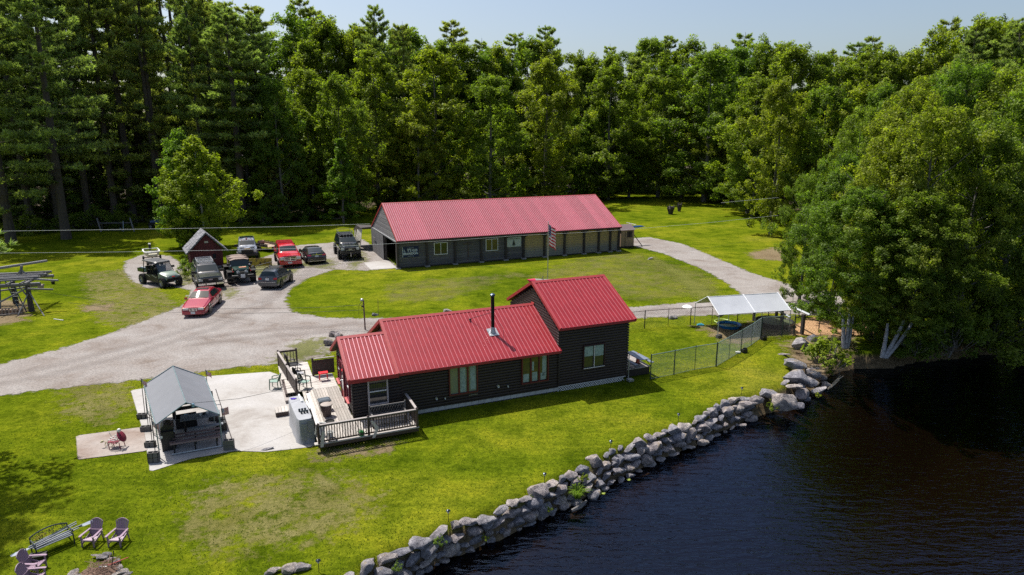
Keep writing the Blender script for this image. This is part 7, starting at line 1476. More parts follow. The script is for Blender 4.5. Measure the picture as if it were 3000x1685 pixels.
wire('lower pale wire crossing in front of the shed and the barn wall', [(-60, 742), (300, 739), (600, 734), (870, 728), (1165, 713), (1330, 704), (1524, 690), (1690, 682), (1860, 671), (2080, 652), (2280, 631)], [60]*4+[62, 64, 66, 67, 68, 70, 72], .012, WW)
wire('short pale wire entering the oak crown at the meadow', [(2113, 594), (2280, 579)], [70, 72], .013, WW)
wire('upper dark twisted cable running from the left lawn to the service pole', [(-60, 838), (90, 850), (300, 882), (500, 900), (640, 905), (838, 903), (950, 900), (1068, 893)], [52]*4+[50, 48, 47, uy], .012, WD)
wire('lower dark cable running to the service pole', [(200, 887), (414, 912), (560, 917), (733, 918), (900, 915), (1068, 908)], [52, 52, 50, 48, 47, uy], .012, WD)
wire('thin dark wire crossing the drive in front of the barn', [(560, 815), (900, 806), (1100, 800), (1500, 777), (1850, 748), (2020, 735), (2270, 693)], [60, 60, 61, 62, 64, 66, 68], .007, WD)
wire('thin wire from the pavilion ridge to the cabin corner', [(549, 1183), (700, 1168), (850, 1136), (978, 1104)], [fm.y, 28.5, 30.5, 32.0], .009, WD)
# kayak and bits behind the cabin
kx = HW(0.2, 8.2, 0); t = thing('red_kayak', 'red and white kayak lying across a rack behind the tall cabin roof', 'kayak', AT(1575, 826, HW(1, 9.5, 0)[1]), HA-.1)
mb = MB(); rg = []
for x, w, z in ((-.75, .03, .22), (-.6, .16, .12), (-.2, .28, .05), (.3, .26, .0), (.7, .2, .0), (.95, .04, .1)): rg.append([(x, w*math.cos(a), z+w*.7*math.sin(a)) for a in np.linspace(0, 2*math.pi, 13)[:-1]])
mb.loft(rg[:3], close=True); ob('bow', mb, M('kayak_red', (.55, .02, .08), .35), t, smooth=True); mb = MB(); mb.loft(rg[2:], close=True); ob('hull', mb, M('kayak_grey', (.3, .28, .27), .6), t, smooth=True)
mb = MB(); mb.tube((.2, -.3, .25), (.5, .3, .3), .03); mb.tube((-.1, 0, -.05), (-.1, 0, -3.5), .05); mb.tube((.7, 0, -.05), (.7, 0, -3.5), .05); ob('rack', mb, BLACK, t)
t = thing('painted_pole', 'red and white carved pole standing behind the stove pipe', 'pole', (*HW(-3.0, 8.0)[:2], 0), 0); py_ = HW(-3.0, 8.0)[1]; t.location = (AT(1442, 880, py_)[0], py_, 0); zt_ = HZ(866, py_)
for a, b, m_ in ((0, zt_-1.15, REDTRIM), (zt_-1.15, zt_-.9, M('deep_red', (.32, .01, .03), .5)), (zt_-.9, zt_-.5, WHITE), (zt_-.5, zt_, MATS['deep_red'] if 'deep_red' in MATS else REDTRIM)):
    mb = MB(); mb.box((0, 0, (a+b)/2), (.19, .17, b-a-.004)); ob('section', mb, m_, t)
for (a, b) in ((1965, 628), (1990, 620)):
    t = thing('upturned_stump', 'blackened %s stump standing in the far meadow' % ('wider split' if a < 1980 else 'narrow upright'), 'stump', (*G(a, b), 0), a*.1, 'black stumps in the meadow')
    w = .55 if a < 1980 else .35; mb = MB(); mb.loft([[(w*k*math.cos(q)*(1+.3*math.sin(3*q)), w*k*math.sin(q)*(1+.25*math.cos(5*q)), z) for q in np.linspace(0, 6.28, 15)[:-1]] for k, z in ((.6, 0), (.8, .5), (1.1, 1.0), (.9, 1.35))], close=True)
    for q in range(5): mb.tube((w*math.cos(q*1.3), w*math.sin(q*1.3), 1.1), (w*1.4*math.cos(q*1.3), w*1.4*math.sin(q*1.3), 1.7), .1, .03, 5)
    ob('wood', mb, M('charred_wood', (.05, .042, .038), .9, var=.5), t)
# ---------------------------------------------------------------- trees
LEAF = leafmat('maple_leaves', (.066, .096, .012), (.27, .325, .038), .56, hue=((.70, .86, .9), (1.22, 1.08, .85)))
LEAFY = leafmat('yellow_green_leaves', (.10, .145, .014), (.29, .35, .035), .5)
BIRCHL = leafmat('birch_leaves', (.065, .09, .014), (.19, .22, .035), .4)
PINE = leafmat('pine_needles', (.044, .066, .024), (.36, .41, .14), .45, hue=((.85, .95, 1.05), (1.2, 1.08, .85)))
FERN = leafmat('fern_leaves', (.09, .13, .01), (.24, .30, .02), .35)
def birchbark():
    m, n, l, b = nodes('birch_bark'); t = noise(n, l, 3.0, 5, .7, stretch=(1, 1, 5)); r = ramp(n, [(.32, (.05, .05, .05)), (.42, (.25, .25, .27)), (.7, (.42, .43, .46))]); l.new(t.outputs[0], r.inputs[0]); l.new(r.outputs[0], b.inputs['Base Color']); b.inputs['Roughness'].default_value = .7; return m  # white bark greyed in its colour for the shade of the grove
BIRCH = birchbark()
def unit(v): return v/np.maximum(np.linalg.norm(v, axis=-1, keepdims=True), 1e-9)
def cards(C, N, size, tint, r, aspect=.62, bend=.25):
    """one folded leaf card (two quads sharing a midrib) for each centre"""
    n = len(C); t = unit(np.cross(N, r.normal(size=(n, 3)))); s = unit(np.cross(N, t)); size = size[:, None]
    a = C-t*size*.5; b = C+t*size*.5; L = C+s*size*aspect*.5-N*size*bend*.3; R_ = C-s*size*aspect*.5-N*size*bend*.3
    V = np.stack([a, L, b, R_], 1).reshape(-1, 3); I = np.arange(n)[:, None]*4
    F = np.concatenate([I+np.array([[0, 1, 2]]), I+np.array([[0, 2, 3]])], 1).reshape(-1, 3)
    return V, F, np.repeat(tint, 2)
def crown_mesh(name, seed, H, Rc, base, ncl, nlf, lsize, mat, prof='round', clr=(.8, 1.5), lean=0, kk=.34):
    r = np.random.default_rng(seed); Cs = []
    hh = np.clip(r.beta(1.3, 1.1, ncl), .0, 1)
    if prof == 'round': pr = lambda t: np.clip(1-np.abs(1.72*np.clip(t, 0, 1)-.72)**2.1, .02, 1)**.6*np.clip(.9+.3*t, 0, 1.0)
    elif prof == 'oval': pr = lambda t: np.clip(np.sin(np.pi*np.clip(t*.86+.12, 0, 1)), .08, 1)
    else: pr = lambda t: np.clip(1.05-t, .06, 1)**.8
    ph = r.uniform(0, 6.28, 6)
    ang = r.uniform(0, 2*np.pi, ncl); lump = 1+.26*np.sin(3*ang+ph[0]+7*hh)+.2*np.sin(5*ang+ph[1]-11*hh)+.12*np.sin(8*ang+ph[2]+17*hh)
    rad = Rc*pr(hh)*lump*np.sqrt(r.uniform(.18, 1.0, ncl)); z = base+(H-base)*hh
    C = np.c_[rad*np.cos(ang), rad*np.sin(ang), z+r.normal(0, .2, ncl)]
    nb = max(14, ncl//10); B = C[:nb].copy(); B[:, :2] *= r.uniform(.9, 1.12, nb)[:, None]; k = r.integers(0, nb, ncl); rb = Rc*r.uniform(.12, .22, nb)[k][:, None]; keep = r.random(ncl) < kk
    Cb = B[k]+unit(r.normal(size=(ncl, 3)))*rb*(r.uniform(.1, 1, ncl)[:, None]**.5)*np.array([1.1, 1.1, .8]); C = np.where(keep[:, None], C*np.array([.75, .75, 1]), Cb); cr = r.uniform(*clr, ncl)*(1-.35*hh)
    out = unit(np.c_[C[:, 0], C[:, 1], (C[:, 2]-(base+(H-base)*.35))*.6+1.0]); VV, FF, TT, off = [], [], [], 0
    for i in range(ncl):
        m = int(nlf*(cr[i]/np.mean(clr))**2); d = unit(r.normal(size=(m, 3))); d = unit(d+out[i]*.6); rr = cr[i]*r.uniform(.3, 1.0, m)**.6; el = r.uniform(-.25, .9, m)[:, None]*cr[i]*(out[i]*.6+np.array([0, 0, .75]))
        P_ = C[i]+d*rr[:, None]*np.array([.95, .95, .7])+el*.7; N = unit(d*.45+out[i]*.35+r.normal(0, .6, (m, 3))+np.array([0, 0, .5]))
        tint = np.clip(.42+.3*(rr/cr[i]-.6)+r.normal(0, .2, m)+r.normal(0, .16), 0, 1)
        v, f, t = cards(P_, N, lsize*r.uniform(.65, 1.3, m), tint, r); VV.append(v); FF.append(f+off); TT.append(t); off += len(v)
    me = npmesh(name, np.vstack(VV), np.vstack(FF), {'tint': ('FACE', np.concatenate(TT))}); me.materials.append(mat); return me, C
def trunk_mesh(name, H, r0, mat, limbs=None, seed=0, bare=True, base=0, lean=(0, 0), n=8):
    r = random.Random(seed); mb = MB(); pts = [(lean[0]*t+.12*math.sin(t*7+seed), lean[1]*t+.1*math.cos(t*6+seed)-.1, H*t-.15*(t == 0)) for t in (0, .12, .3, .5, .7, .9, 1)]
    mb.path(pts, [r0*1.25, r0, r0*.85, r0*.68, r0*.45, r0*.2, r0*.08], n)
    if limbs is not None:
        idx = r.sample(range(len(limbs)), min(26, len(limbs)))
        for i in idx:
            c = limbs[i]; z0 = max(base*.9, c[2]-.55*math.hypot(c[0], c[1])-.5)
            if z0 < 0: z0 = .5
            t = min(.97, z0/H); p0 = (lean[0]*t+.12*math.sin(t*7+seed), lean[1]*t, z0); mid = tuple(p0[k]*.45+c[k]*.55-(.25 if k == 2 else 0) for k in range(3))
            mb.path([p0, mid, tuple(c)], [r0*.32*(1-t*.6), r0*.2*(1-t*.6), .025], 5)
    me = mb.mesh(name, True); me.materials.append(mat); return me
def pine_meshes(seed, H, Rm, bare, ntuft=5200, dens=1.0, irr=.3):
    r = np.random.default_rng(seed); C, Nn, S, T = [], [], [], []; tr = MB()
    r0 = H*.0135; ph = r.uniform(0, 6.28)
    tr.path([(.15*math.sin(t*3+ph), .15*math.cos(t*4+ph), H*t-.15*(t == 0)) for t in (0, .1, .3, .5, .7, .9, 1)], [r0*1.3, r0, r0*.9, r0*.75, r0*.5, r0*.22, .02], 8)
    z = H*bare
    for k in range(int(26*dens)):   # dead stubs low on the trunk
        zz = r.uniform(.08, bare+.12)*H; a = r.uniform(0, 6.28); L = r.uniform(.6, 2.2); tr.tube((0, 0, zz), (L*math.cos(a), L*math.sin(a), zz+r.uniform(-.25, .5)), .03, .008, 4, False)
    while z < H*.985:
        t = (z/H-bare)/(1-bare); R_ = Rm*min(1, (t*4.5+.35))*(1-t)**.5*(1.0)+.2; nb = int(r.integers(4, 7))
        a0 = r.uniform(0, 6.28)
        for b in range(nb):
            if r.random() < irr*.7*(1-t): continue
            a = a0+b*2*np.pi/nb+r.normal(0, .25); L = R_*r.uniform(1-irr*1.7, 1.12); up = .10+.45*t**2; d = np.array([math.cos(a), math.sin(a)])
            tip = np.array([d[0]*L, d[1]*L, z+L*up+.1*L]); tr.tube((0, 0, z), tuple(tip*np.array([.75, .75, 1])-np.array([0, 0, (L*up)*.25])), max(.02, .05*(1-t)), .012, 4, False)
            m = int(max(7, 15*L*dens)); s = r.uniform(.30 if L > 1.2 else .05, 1.0, m)**.75
            side = r.normal(0, .30*L*.55, m)*(1.15-s*.55); perp = np.array([-d[1], d[0]])
            P_ = np.c_[d[0]*L*s+perp[0]*side, d[1]*L*s+perp[1]*side, z+L*up*s**1.5+r.normal(0, .07+.03*L, m)-.06*np.abs(side)]
            C.append(P_); dirn = unit(np.c_[np.tile(d*.7, (m, 1))+perp*side[:, None]*.8/L, np.full(m, .75)]+r.normal(0, .22, (m, 3))); Nn.append(dirn)
            S.append(r.uniform(.30, .55, m)); T.append(np.clip(.05+.75*s**1.5+r.normal(0, .14, m), 0, 1))  # sunlit tips and darker inner boughs put into the needle tint
        z += (.75+.75*(1-t))*r.uniform(.7, 1.3)*H/26
    # leader tufts
    C = np.vstack(C); Nn = np.vstack(Nn); S = np.concatenate(S); T = np.concatenate(T); n = len(C); q = 8
    C_ = np.repeat(C, q, 0); D = unit(np.repeat(Nn, q, 0)+r.normal(0, .62, (n*q, 3))); S_ = np.repeat(S, q)*r.uniform(.7, 1.15, n*q); W = unit(np.cross(D, r.normal(size=(n*q, 3))))*.064
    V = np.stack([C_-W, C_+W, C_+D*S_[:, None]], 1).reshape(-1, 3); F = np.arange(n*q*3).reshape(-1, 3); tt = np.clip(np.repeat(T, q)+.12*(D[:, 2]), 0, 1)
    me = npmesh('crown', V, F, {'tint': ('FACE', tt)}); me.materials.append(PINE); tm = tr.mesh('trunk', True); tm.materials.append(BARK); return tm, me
TREES = {}
def reg(kind, tm, cm): TREES.setdefault(kind, []).append((tm, cm))
MB_ = wood('grey_hardwood_bark', (.06, .055, .05), (.2, .19, .18), .95, 2, 2.0)
for s in range(4):
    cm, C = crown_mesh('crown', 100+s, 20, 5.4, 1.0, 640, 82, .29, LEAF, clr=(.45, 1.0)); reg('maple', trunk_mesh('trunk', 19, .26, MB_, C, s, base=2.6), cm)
for s in range(2):
    cm, C = crown_mesh('crown', 200+s, 12, 2.6, .6, 240, 60, .27, LEAFY, 'cone', (.28, .6), kk=.5); reg('young', trunk_mesh('trunk', 11.5, .11, MB_, C, s, base=1), cm)
for s in range(2):
    cm, C = crown_mesh('crown', 300+s, 12, 3.7, .2, 600, 80, .22, LEAFY, 'oval', (.32, .75), kk=.55); reg('birch', trunk_mesh('trunk', 11.5, .12, BIRCH, C, s, base=1), cm)
for s in range(3):
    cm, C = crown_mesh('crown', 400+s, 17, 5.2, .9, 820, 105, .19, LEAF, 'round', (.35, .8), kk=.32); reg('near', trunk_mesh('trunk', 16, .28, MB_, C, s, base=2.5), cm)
for s in range(1):
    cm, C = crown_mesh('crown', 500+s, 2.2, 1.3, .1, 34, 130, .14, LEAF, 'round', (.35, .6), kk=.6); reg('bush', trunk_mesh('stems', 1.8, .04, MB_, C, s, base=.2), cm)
for s in range(5): tm, me = pine_meshes(600+s, 33, (6.0, 5.2, 6.6, 4.8, 5.8)[s], (.22, .30, .13, .36, .1)[s], dens=1.5); reg('pine', tm, me)
for s in range(2): tm, me = pine_meshes(700+s, 18, (3.4, 3.0)[s], .04, irr=.15, dens=1.3); reg('fir', tm, me)
NAT = {'maple': 20, 'young': 12, 'birch': 12, 'near': 17, 'bush': 2.2, 'pine': 33, 'fir': 18}
tcount = 0
def tree(kind, x, y, H, lab, name=None, cat='tree', group=None, wid=1.0, var=None, rz=None):
    global tcount
    tcount += 1; k = TREES[kind]; tm, cm = k[(tcount if var is None else var) % len(k)]; s = H/NAT[kind]
    t = thing(name or {'pine': 'pine_tree', 'fir': 'fir_tree', 'bush': 'bush', 'birch': 'birch_tree', 'young': 'young_tree'}.get(kind, 'maple_tree'), lab, cat, (x, y, 0), random.uniform(0, 6.28) if rz is None else rz, group, (s*wid, s*wid, s))
    for nm, me in (('trunk' if kind != 'bush' else 'stem', tm), ('crown' if kind != 'bush' else 'foliage', cm)):
        o = bpy.data.objects.new(nm, me); COL.objects.link(o); o.parent = t
    return t
def treepx(kind, px, base, top, lab, **k):
    x, y = G(px, base); H = HZ(top, y); return tree(kind, x, y, H, lab, **k)
# --- single trees one can point to
SKY = np.array([(-300, -260), (0, -230), (250, -200), (560, -120), (640, -30), (720, -20), (800, 30), (880, 5), (960, 40), (1010, 30), (1060, 60), (1120, 18), (1200, 60), (1260, 115), (1330, 85), (1400, 130), (1470, 90), (1520, 85), (1600, 82), (1680, 120), (1720, 130), (1790, 92), (1850, 110), (1900, 88),
    (1960, 115), (2000, 95), (2060, 112), (2110, 130), (2150, 110), (2200, 90), (2260, 118), (2330, 140), (2400, 148), (2470, 118), (2540, 112), (2600, 148), (2660, 100), (2720, 72), (2800, 62), (2880, 70), (2950, 78), (3000, 100), (3300, 110)])
def sky(x): return float(np.interp(x, SKY[:, 0], SKY[:, 1]))
tx = treepx('birch', 600, 728, 415, 'bright yellow-green birch alone on the lawn behind the red shed', wid=1.22, var=0); 
treepx('birch', 560, 722, 400, 'slender birch stem forming the left peak of the lawn birch', wid=.95, var=1)
treepx('pine', 30, 712, -70, 'huge pine at the left picture edge with pale sunlit boughs', wid=1.25, var=2)
treepx('pine', 200, 700, -120, 'broad pine second from the left picture edge', wid=1.12, var=0)
treepx('pine', 345, 655, -90, 'dark pine with a long bare trunk above the timber play frame', wid=.95, var=3)
treepx('pine', 715, 655, 20, 'golden-tipped pine with a paired bare trunk left of the tall maple', wid=1.28, var=1)
treepx('pine', 470, 650, -60, 'narrow dark pine rising behind the lawn birch', wid=.85, var=3)
treepx('young', 918, 640, 328, 'slender bright yellow young tree at the forest edge', wid=1.25, var=0)
treepx('maple', 1010, 640, 235, 'grey-green poplar-like tree left of the barn peak', wid=.82, var=1)
treepx('young', 1010, 655, 410, 'yellowish young tree low beside the barn far corner', wid=1.3, var=1)
treepx('maple', 830, 650, 250, 'dark leafy tree in the gap above the parked saloon', wid=.8, var=2)
treepx('maple', 1110, 615, 165, 'tall bright maple straight behind the barn left gable', wid=.95)
treepx('maple', 1280, 612, 165, 'large round maple rising behind the barn roof left part', wid=1.15, var=0)
treepx('maple', 1230, 625, 330, 'low spreading maple touching the barn ridge', wid=1.1, var=3)
treepx('maple', 1440, 612, 240, 'wide maple behind the middle of the barn roof', wid=1.15, var=2)
treepx('maple', 1600, 600, 190, 'upright feathery maple behind the right half of the barn', wid=1.05, var=1)
treepx('maple', 1780, 585, 210, 'full maple above the barn right end', wid=1.05, var=0)
treepx('maple', 1930, 578, 180, 'tall maple at the back of the meadow', wid=1.1, var=3)
treepx('maple', 2060, 592, 170, 'bright broad maple at the near corner of the meadow edge', wid=1.25, var=2)
treepx('maple', 2190, 625, 240, 'dense maple sweeping down to the meadow edge', wid=1.15, var=0)
treepx('pine', 1120, 585, 14, 'tall dark pine with twin tops above the left part of the barn', wid=.85, var=2)
treepx('pine', 1195, 583, 62, 'dark pine just right of the twin-topped pine', wid=.8, var=0)
treepx('pine', 2880, 760, 62, 'massive broad pine on the right skyline', wid=1.15, var=2)
treepx('pine', 2760, 745, 75, 'rounded pine left of the massive pine on the right skyline', wid=1.0, var=4)
# --- trees on the near right bank
R_T = ((2430, 930, 470, .9, 1, 'oak overhanging the gravel track at the drive bend'), (2340, 890, 520, .7, 0, 'low leafy oak at the left tip of the near grove'), (2540, 985, 400, .85, 2, 'leafy tree above the pair of white birch trunks'), (2650, 1010, 330, .8, 0, 'leafy tree right behind the leaning birches'),
    (2790, 1010, 385, .85, 1, 'leafy tree spreading low over the dark water'), (2900, 1000, 290, .8, 2, 'tall leafy tree on the bank near the right edge'), (3010, 985, 340, .95, 0, 'large leafy tree at the right picture edge'), (2600, 860, 280, .85, 1, 'leafy tree in the second row above the birch trunks'),
    (2720, 830, 205, .8, 0, 'tallest leafy tree in the middle of the right grove'), (2850, 850, 235, .9, 2, 'tall leafy tree in the second row over the water'), (2980, 860, 195, .9, 1, 'tall leafy tree in the second row at the right edge'), (2470, 800, 335, .8, 2, 'leafy tree at the back left of the near grove'),
    (3120, 930, 245, 1.1, 1, 'leafy tree cut by the right picture edge'), (2660, 760, 245, .9, 2, 'leafy tree far back in the right grove'), (2900, 760, 185, .9, 0, 'leafy tree under the massive skyline pine'), (2540, 740, 270, .8, 1, 'leafy tree at the rear edge of the right grove'))
for px, by, ty, w, v, lab in R_T: treepx('near', px, by, ty, lab, name='oak_tree', wid=w, var=v)
for px, by, s_, lab in ((2780, 1040, 2.6, 'low bush hanging over the water below the dark grove'), (2900, 1022, 3.0, 'dark bush trailing into the water at the right'), (3010, 1012, 3.2, 'dark bush at the water edge cut by the picture edge'), (2680, 1040, 1.4, 'low bush behind the leaning birch'),
    (2560, 1000, 1.6, 'shrub in the dark understory between the birch groups'), (2960, 960, 3.5, 'tall dark shrub under the grove at the right edge'), (2810, 980, 3.2, 'tall dark shrub under the grove'), (2700, 960, 2.6, 'shady shrub behind the birch trunks'), (2640, 900, 3.2, 'shady shrub at the end of the wood chip run')):
    x, y = G(px, by); tree('bush', x, y, s_, lab, wid=1.2, var=0)
# white birch trunks
def bank_birch(px, py, stems, lab):
    x, y = G(px, py); t = thing('birch_tree', lab, 'tree', (x, y, -.15), 0); c = bpy.data.objects.new('crown', TREES['near'][1][1]); COL.objects.link(c); c.parent = t; c.scale = (.7, .7, .55); c.location = (stems[1][0]*.9, .3, 1.1)
    for k, (dx, dz, r_) in enumerate(stems):
        mb = MB(); mb.path([(.12*k, 0, 0), (.12*k+dx*.35, .1, dz*.3), (.12*k+dx*.75, .25, dz*.7), (.12*k+dx, .4, dz)], [r_*1.15, r_, r_*.85, r_*.6], 10); ob('trunk', mb, BIRCH, t, smooth=True)
    return t
bb1 = bank_birch(2472, 1020, ((-.1, 2.3, .13), (.2, 2.4, .13), (.35, 2.3, .10)), 'clump of white birch trunks above the shore boulders')
bb2 = bank_birch(2585, 1042, ((.3, 2.2, .13), (1.2, 2.4, .13), (1.7, 2.4, .12)), 'white birch trunks leaning right over the water')
for k, (px, py, h_) in enumerate(((2300, 1075, .0),)): pass
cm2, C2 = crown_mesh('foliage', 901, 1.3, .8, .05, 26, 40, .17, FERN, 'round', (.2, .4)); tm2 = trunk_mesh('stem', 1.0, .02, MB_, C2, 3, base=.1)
def bushl(px, py, s_, lab, z=0, nm='fern_clump', cat='plant'):
    x, y = G(px, py, z); t = thing(nm, lab, cat, (x, y, z), random.uniform(0, 6), None, (s_, s_, s_))
    for n_, me in (('stem', tm2), ('foliage', cm2)): o = bpy.data.objects.new(n_, me); COL.objects.link(o); o.parent = t
bushl(2420, 1080, 1.3, 'bright green bush right of the big shore boulders', -.2, 'bush', 'bush'); bushl(2432, 1060, 1.1, 'yellow-green bush just above the bright shore bush', -.1, 'bush', 'bush'); bushl(2400, 1045, .9, 'small bush tucked between boulders and birch', 0, 'bush', 'bush'); bushl(2450, 1092, .9, 'low sprig of bush at the water end of the bank', -.7, 'bush', 'bush')
bushl(2258, 1205, 0.36, 'bright green clump in the stones below the round boulder', -.8); bushl(2395, 1165, 0.23, 'small green sprig at the water edge by the last stones', -1.0); bushl(1710, 1412, 0.23, 'small sprig between stones above the grassy tuft', -.3); bushl(1290, 1598, 0.23, 'small bright sprig in the lower part of the wall', -.3)
bushl(1165, 1672, 0.20, 'dark sprig at the lowest part of the wall', -.4); bushl(1420, 1585, 0.16, 'tiny sprig at the wall foot', -.8); bushl(1555, 1468, 0.16, 'tiny sprig in the top course of the wall', -.3); bushl(1605, 1500, 0.18, 'green sprig near the driftwood', -.8)
bushl(548, 800, 1.0, 'tall yellow-green weeds against the red shed', 0, 'weeds', 'weeds'); bushl(538, 818, .9, 'tall weeds at the gravel edge by the shed', 0, 'weeds', 'weeds'); bushl(560, 780, 1.1, 'weeds climbing the left shed wall', 0, 'weeds', 'weeds'); bushl(870, 780, .0001 if False else .3, 'small tuft on the gravel right of the red pickup', 0, 'weeds', 'weeds')
# grass tuft on the wall
mb = MB(); rr2 = random.Random(5)
for i in range(90):
    a = rr2.uniform(0, 6.28); L = rr2.uniform(.3, .65); w = .015; o_ = Vector((rr2.uniform(-.1, .1), rr2.uniform(-.1, .1), 0)); d = Vector((math.cos(a), math.sin(a), 0)); s_ = Vector((-d.y, d.x, 0))*w
    m_ = o_+d*L*.45+Vector((0, 0, L*.75)); e_ = o_+d*L*.95+Vector((0, 0, L*.7)); mb.add([o_-s_, o_+s_, m_+s_, m_-s_, e_], [(0, 1, 2, 3), (3, 2, 4)])
me = mb.mesh('grass_tuft'); me.attributes.new('tint', 'FLOAT', 'FACE').data.foreach_set('value', [rr2.uniform(.3, 1) for _ in range(len(me.polygons))])
o = ob('grass_tuft', me, FERN, None, loc=(*G(1692, 1450, -.6), -.75)); tag(o, 'bright arching grass tuft growing out of the stone wall', 'plant')
for k, (px, py) in enumerate(((1758, 1442), (1768, 1446), (1757, 1448), (1842, 1406))):
    mb = MB(); mb.lathe([(.0, .0), (.09, .004)], 12, sweep=5.6); o = ob('lily_pad', mb, M('lily_green', (.25, .32, .05), .5), None, loc=(*G(px, py, WZ), WZ+.012)); tag(o, 'yellow-green lily pad floating by the wall, %s' % ('leftmost upper of three', 'right one of three', 'lower left of three', 'alone farther right')[k], 'lily pad', 'lily pads by the wall')
# --- forest rows
def edge(x): return float(np.interp(x, [-400, 0, 300, 560, 700, 800, 1000, 1120, 1300, 1750, 2060, 2150, 2250, 2400, 2700, 3200], [665, 690, 668, 655, 655, 655, 630, 600, 590, 566, 566, 596, 640, 700, 740, 760]))
rr3 = random.Random(11)
ORD = 'first second third fourth fifth sixth seventh eighth ninth tenth eleventh twelfth thirteenth fourteenth fifteenth sixteenth seventeenth eighteenth nineteenth twentieth'.split()
ZN = ((-500, 60, 'beyond the left picture edge'), (60, 560, 'over the pole platform side'), (560, 960, 'over the parked vehicles'), (960, 1300, 'over the barn left end'), (1300, 1600, 'over the barn middle'), (1600, 1850, 'over the barn right end'), (1850, 2120, 'over the far meadow'), (2120, 2500, 'right of the meadow'), (2500, 3400, 'over the dark water'))
used = {}
def row(kind, x0, x1, step, by, ty, what, group, wid=(.85, 1.1), jx=.4, each=True):
    x = x0
    while x < x1:
        px = x+rr3.uniform(-jx, jx)*step; b = by(px)+rr3.uniform(-3, 3); t = ty(px)+rr3.uniform(-14, 22)
        z = next((q[2] for q in ZN if q[0] <= px < q[1]), ZN[-1][2]); k = (what, z); used[k] = used.get(k, 0)+1
        lab = '%s %s, %s from the left' % (what, z, ORD[min(19, used[k]-1)]) if each else what
        treepx(kind, px, b, t, lab, group=group, wid=rr3.uniform(*wid)); x += step*rr3.uniform(.8, 1.2)
G1 = 'pines along the forest skyline'; G2 = 'leafy trees in the forest behind the barn'; G3 = 'pines in the dense stand at the left'; G4 = 'low growth along the forest edge'
row('pine', 640, 3250, 84, lambda x: 548+(x > 2300)*40, lambda x: sky(x)+rr3.uniform(-22, 26), 'dark skyline pine', G1, (.95, 1.35))
row('fir', 700, 3250, 190, lambda x: 556+(x > 2300)*40, lambda x: sky(x)+40, 'lower skyline fir', G1, (.8, 1.1))
row('maple', 900, 3200, 62, lambda x: min(edge(x)-14, 562+(x > 2250)*60), lambda x: sky(x)+34+rr3.uniform(-15, 30), 'leafy tree deep in the forest behind the barn', G2, (.8, 1.05), each=False)
row('maple', 700, 1000, 90, lambda x: edge(x)-14, lambda x: sky(x)+190+rr3.uniform(-30, 40), 'mid-height leafy tree', G2, (.9, 1.1))
row('maple', 1000, 2250, 105, lambda x: edge(x)+12, lambda x: edge(x)-210+rr3.uniform(-60, 60), 'low front maple', G2, (1.1, 1.5))
row('maple', 2280, 3200, 90, lambda x: 690, lambda x: sky(x)+130, 'leafy tree behind the near grove', G2, (.85, 1.1))
row('pine', -300, 800, 95, lambda x: edge(x)-12, lambda x: sky(x), 'tall front-rank pine', G3, (.8, 1.05))
row('pine', -320, 760, 100, lambda x: edge(x)-38, lambda x: sky(x)+20, 'tall pine deep in the dense stand at the left', G3, (.9, 1.15), each=False)
row('pine', -420, 760, 85, lambda x: edge(x)-62, lambda x: sky(x)+20, 'tall pine deep in the dense stand at the left', G3, (1.0, 1.25), each=False)
row('fir', -400, 1000, 70, lambda x: edge(x)-75, lambda x: edge(x)-330, 'young fir deep in the shade of the left stand', G4, (1.3, 1.7), each=False)
row('maple', -200, 1000, 110, lambda x: edge(x)-18, lambda x: edge(x)-190+rr3.uniform(-50, 40), 'small leafy understory tree', G4, (1.1, 1.5))
row('maple', -500, 900, 70, lambda x: edge(x)-55, lambda x: edge(x)-260, 'small tree deep in the shade of the left stand', G4, (1.1, 1.5), each=False)
row('fir', 620, 1100, 90, lambda x: edge(x)-5, lambda x: edge(x)-190, 'young dark fir', G4, (.9, 1.2))
row('bush', -200, 2300, 48, lambda x: edge(x)+1, lambda x: edge(x)-45, 'shady bush under the forest edge', G4, (1.1, 1.6))
row('fir', 1500, 2150, 110, lambda x: edge(x)-3, lambda x: edge(x)-120, 'young dark fir', G4, (1.0, 1.4))
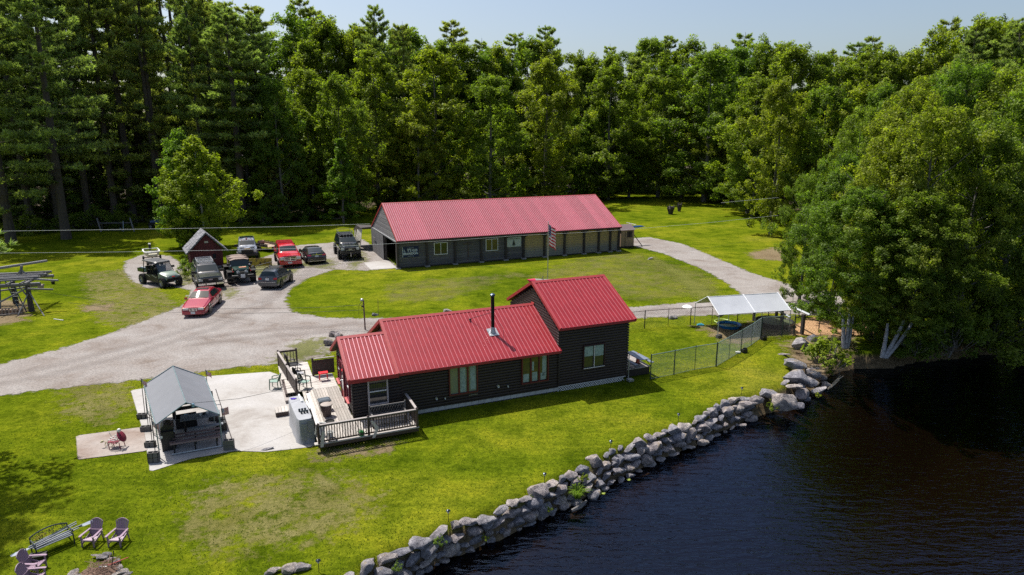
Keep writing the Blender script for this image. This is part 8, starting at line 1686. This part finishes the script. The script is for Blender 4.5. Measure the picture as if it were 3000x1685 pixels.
# --- grass blades standing up from the near lawn
N_ = 90000; PP = np.c_[rng.uniform(-24, 26, N_), 16+34*rng.uniform(0, 1, N_)**1.3]
DRV = np.array([G(*p) for p in [(-300, 1118), (0, 1068), (150, 1030), (300, 985), (400, 948), (480, 918), (545, 890), (560, 850), (835, 885), (860, 915), (940, 930), (1040, 934), (1700, 908), (1860, 900), (2400, 862), (2400, 925), (1900, 930), (1500, 960), (1100, 985), (1010, 1000), (870, 1062), (700, 1075), (200, 1135), (-300, 1230)]])
bad = inside(PP, LAKE_T) | inside(PP, DRV)
for pl in ([(612, 1103), (790, 1090), (870, 1150), (925, 1300), (780, 1328), (440, 1386), (383, 1145)], [(223, 1278), (420, 1252), (432, 1322), (228, 1348)]): bad |= inside(PP, np.array([G(*p) for p in pl]))
hr = np.array([HW(-14.2, -2.4)[:2], HW(4.5, -2.4)[:2], HW(4.5, 7)[:2], HW(-14.2, 9.4)[:2]]); hr[1] = HW(-8.3, -2.4)[:2]; hr = np.vstack([hr[:2], HW(-8.3, -.05)[:2], HW(6.4, -.05)[:2], HW(6.4, 7)[:2], hr[3:]])
PP = PP[~(bad | inside(PP, hr))]; n = len(PP); cl_ = .5+.5*np.sin(PP[:, 0]*1.3+2*np.sin(PP[:, 1]*.8))*np.sin(PP[:, 1]*1.1)
h_ = rng.uniform(.02, .055, n)*(.6+.6*cl_); a_ = rng.uniform(0, 6.28, n); w_ = .022; base = np.c_[PP, np.zeros(n)]
s_ = np.c_[-np.sin(a_), np.cos(a_), np.zeros(n)]*w_; tip = base+np.c_[np.cos(a_)*h_*.6, np.sin(a_)*h_*.6, h_]
V = np.stack([base-s_, base+s_, tip], 1).reshape(-1, 3); gm_ = npmesh('grass_blades', V, np.arange(n*3).reshape(-1, 3), {'tint': ('FACE', np.clip(rng.normal(.5, .3, n), 0, 1))})
gm_.materials.append(leafmat('grass_blade', (.07, .10, .003), (.23, .24, .02), .35)); o = ob('grass_blades', gm_, None, None, fix=False); tag(o, 'short upright grass blades on the near lawn', 'grass', kind='stuff')
# the tree left of the picture whose shadow falls on the lower lawn, and the one shading the left lawn
tree('pine', -27.3, 26.9, 22, 'pine just outside the picture that shades the lower left lawn', wid=1.3, var=2, rz=.4)
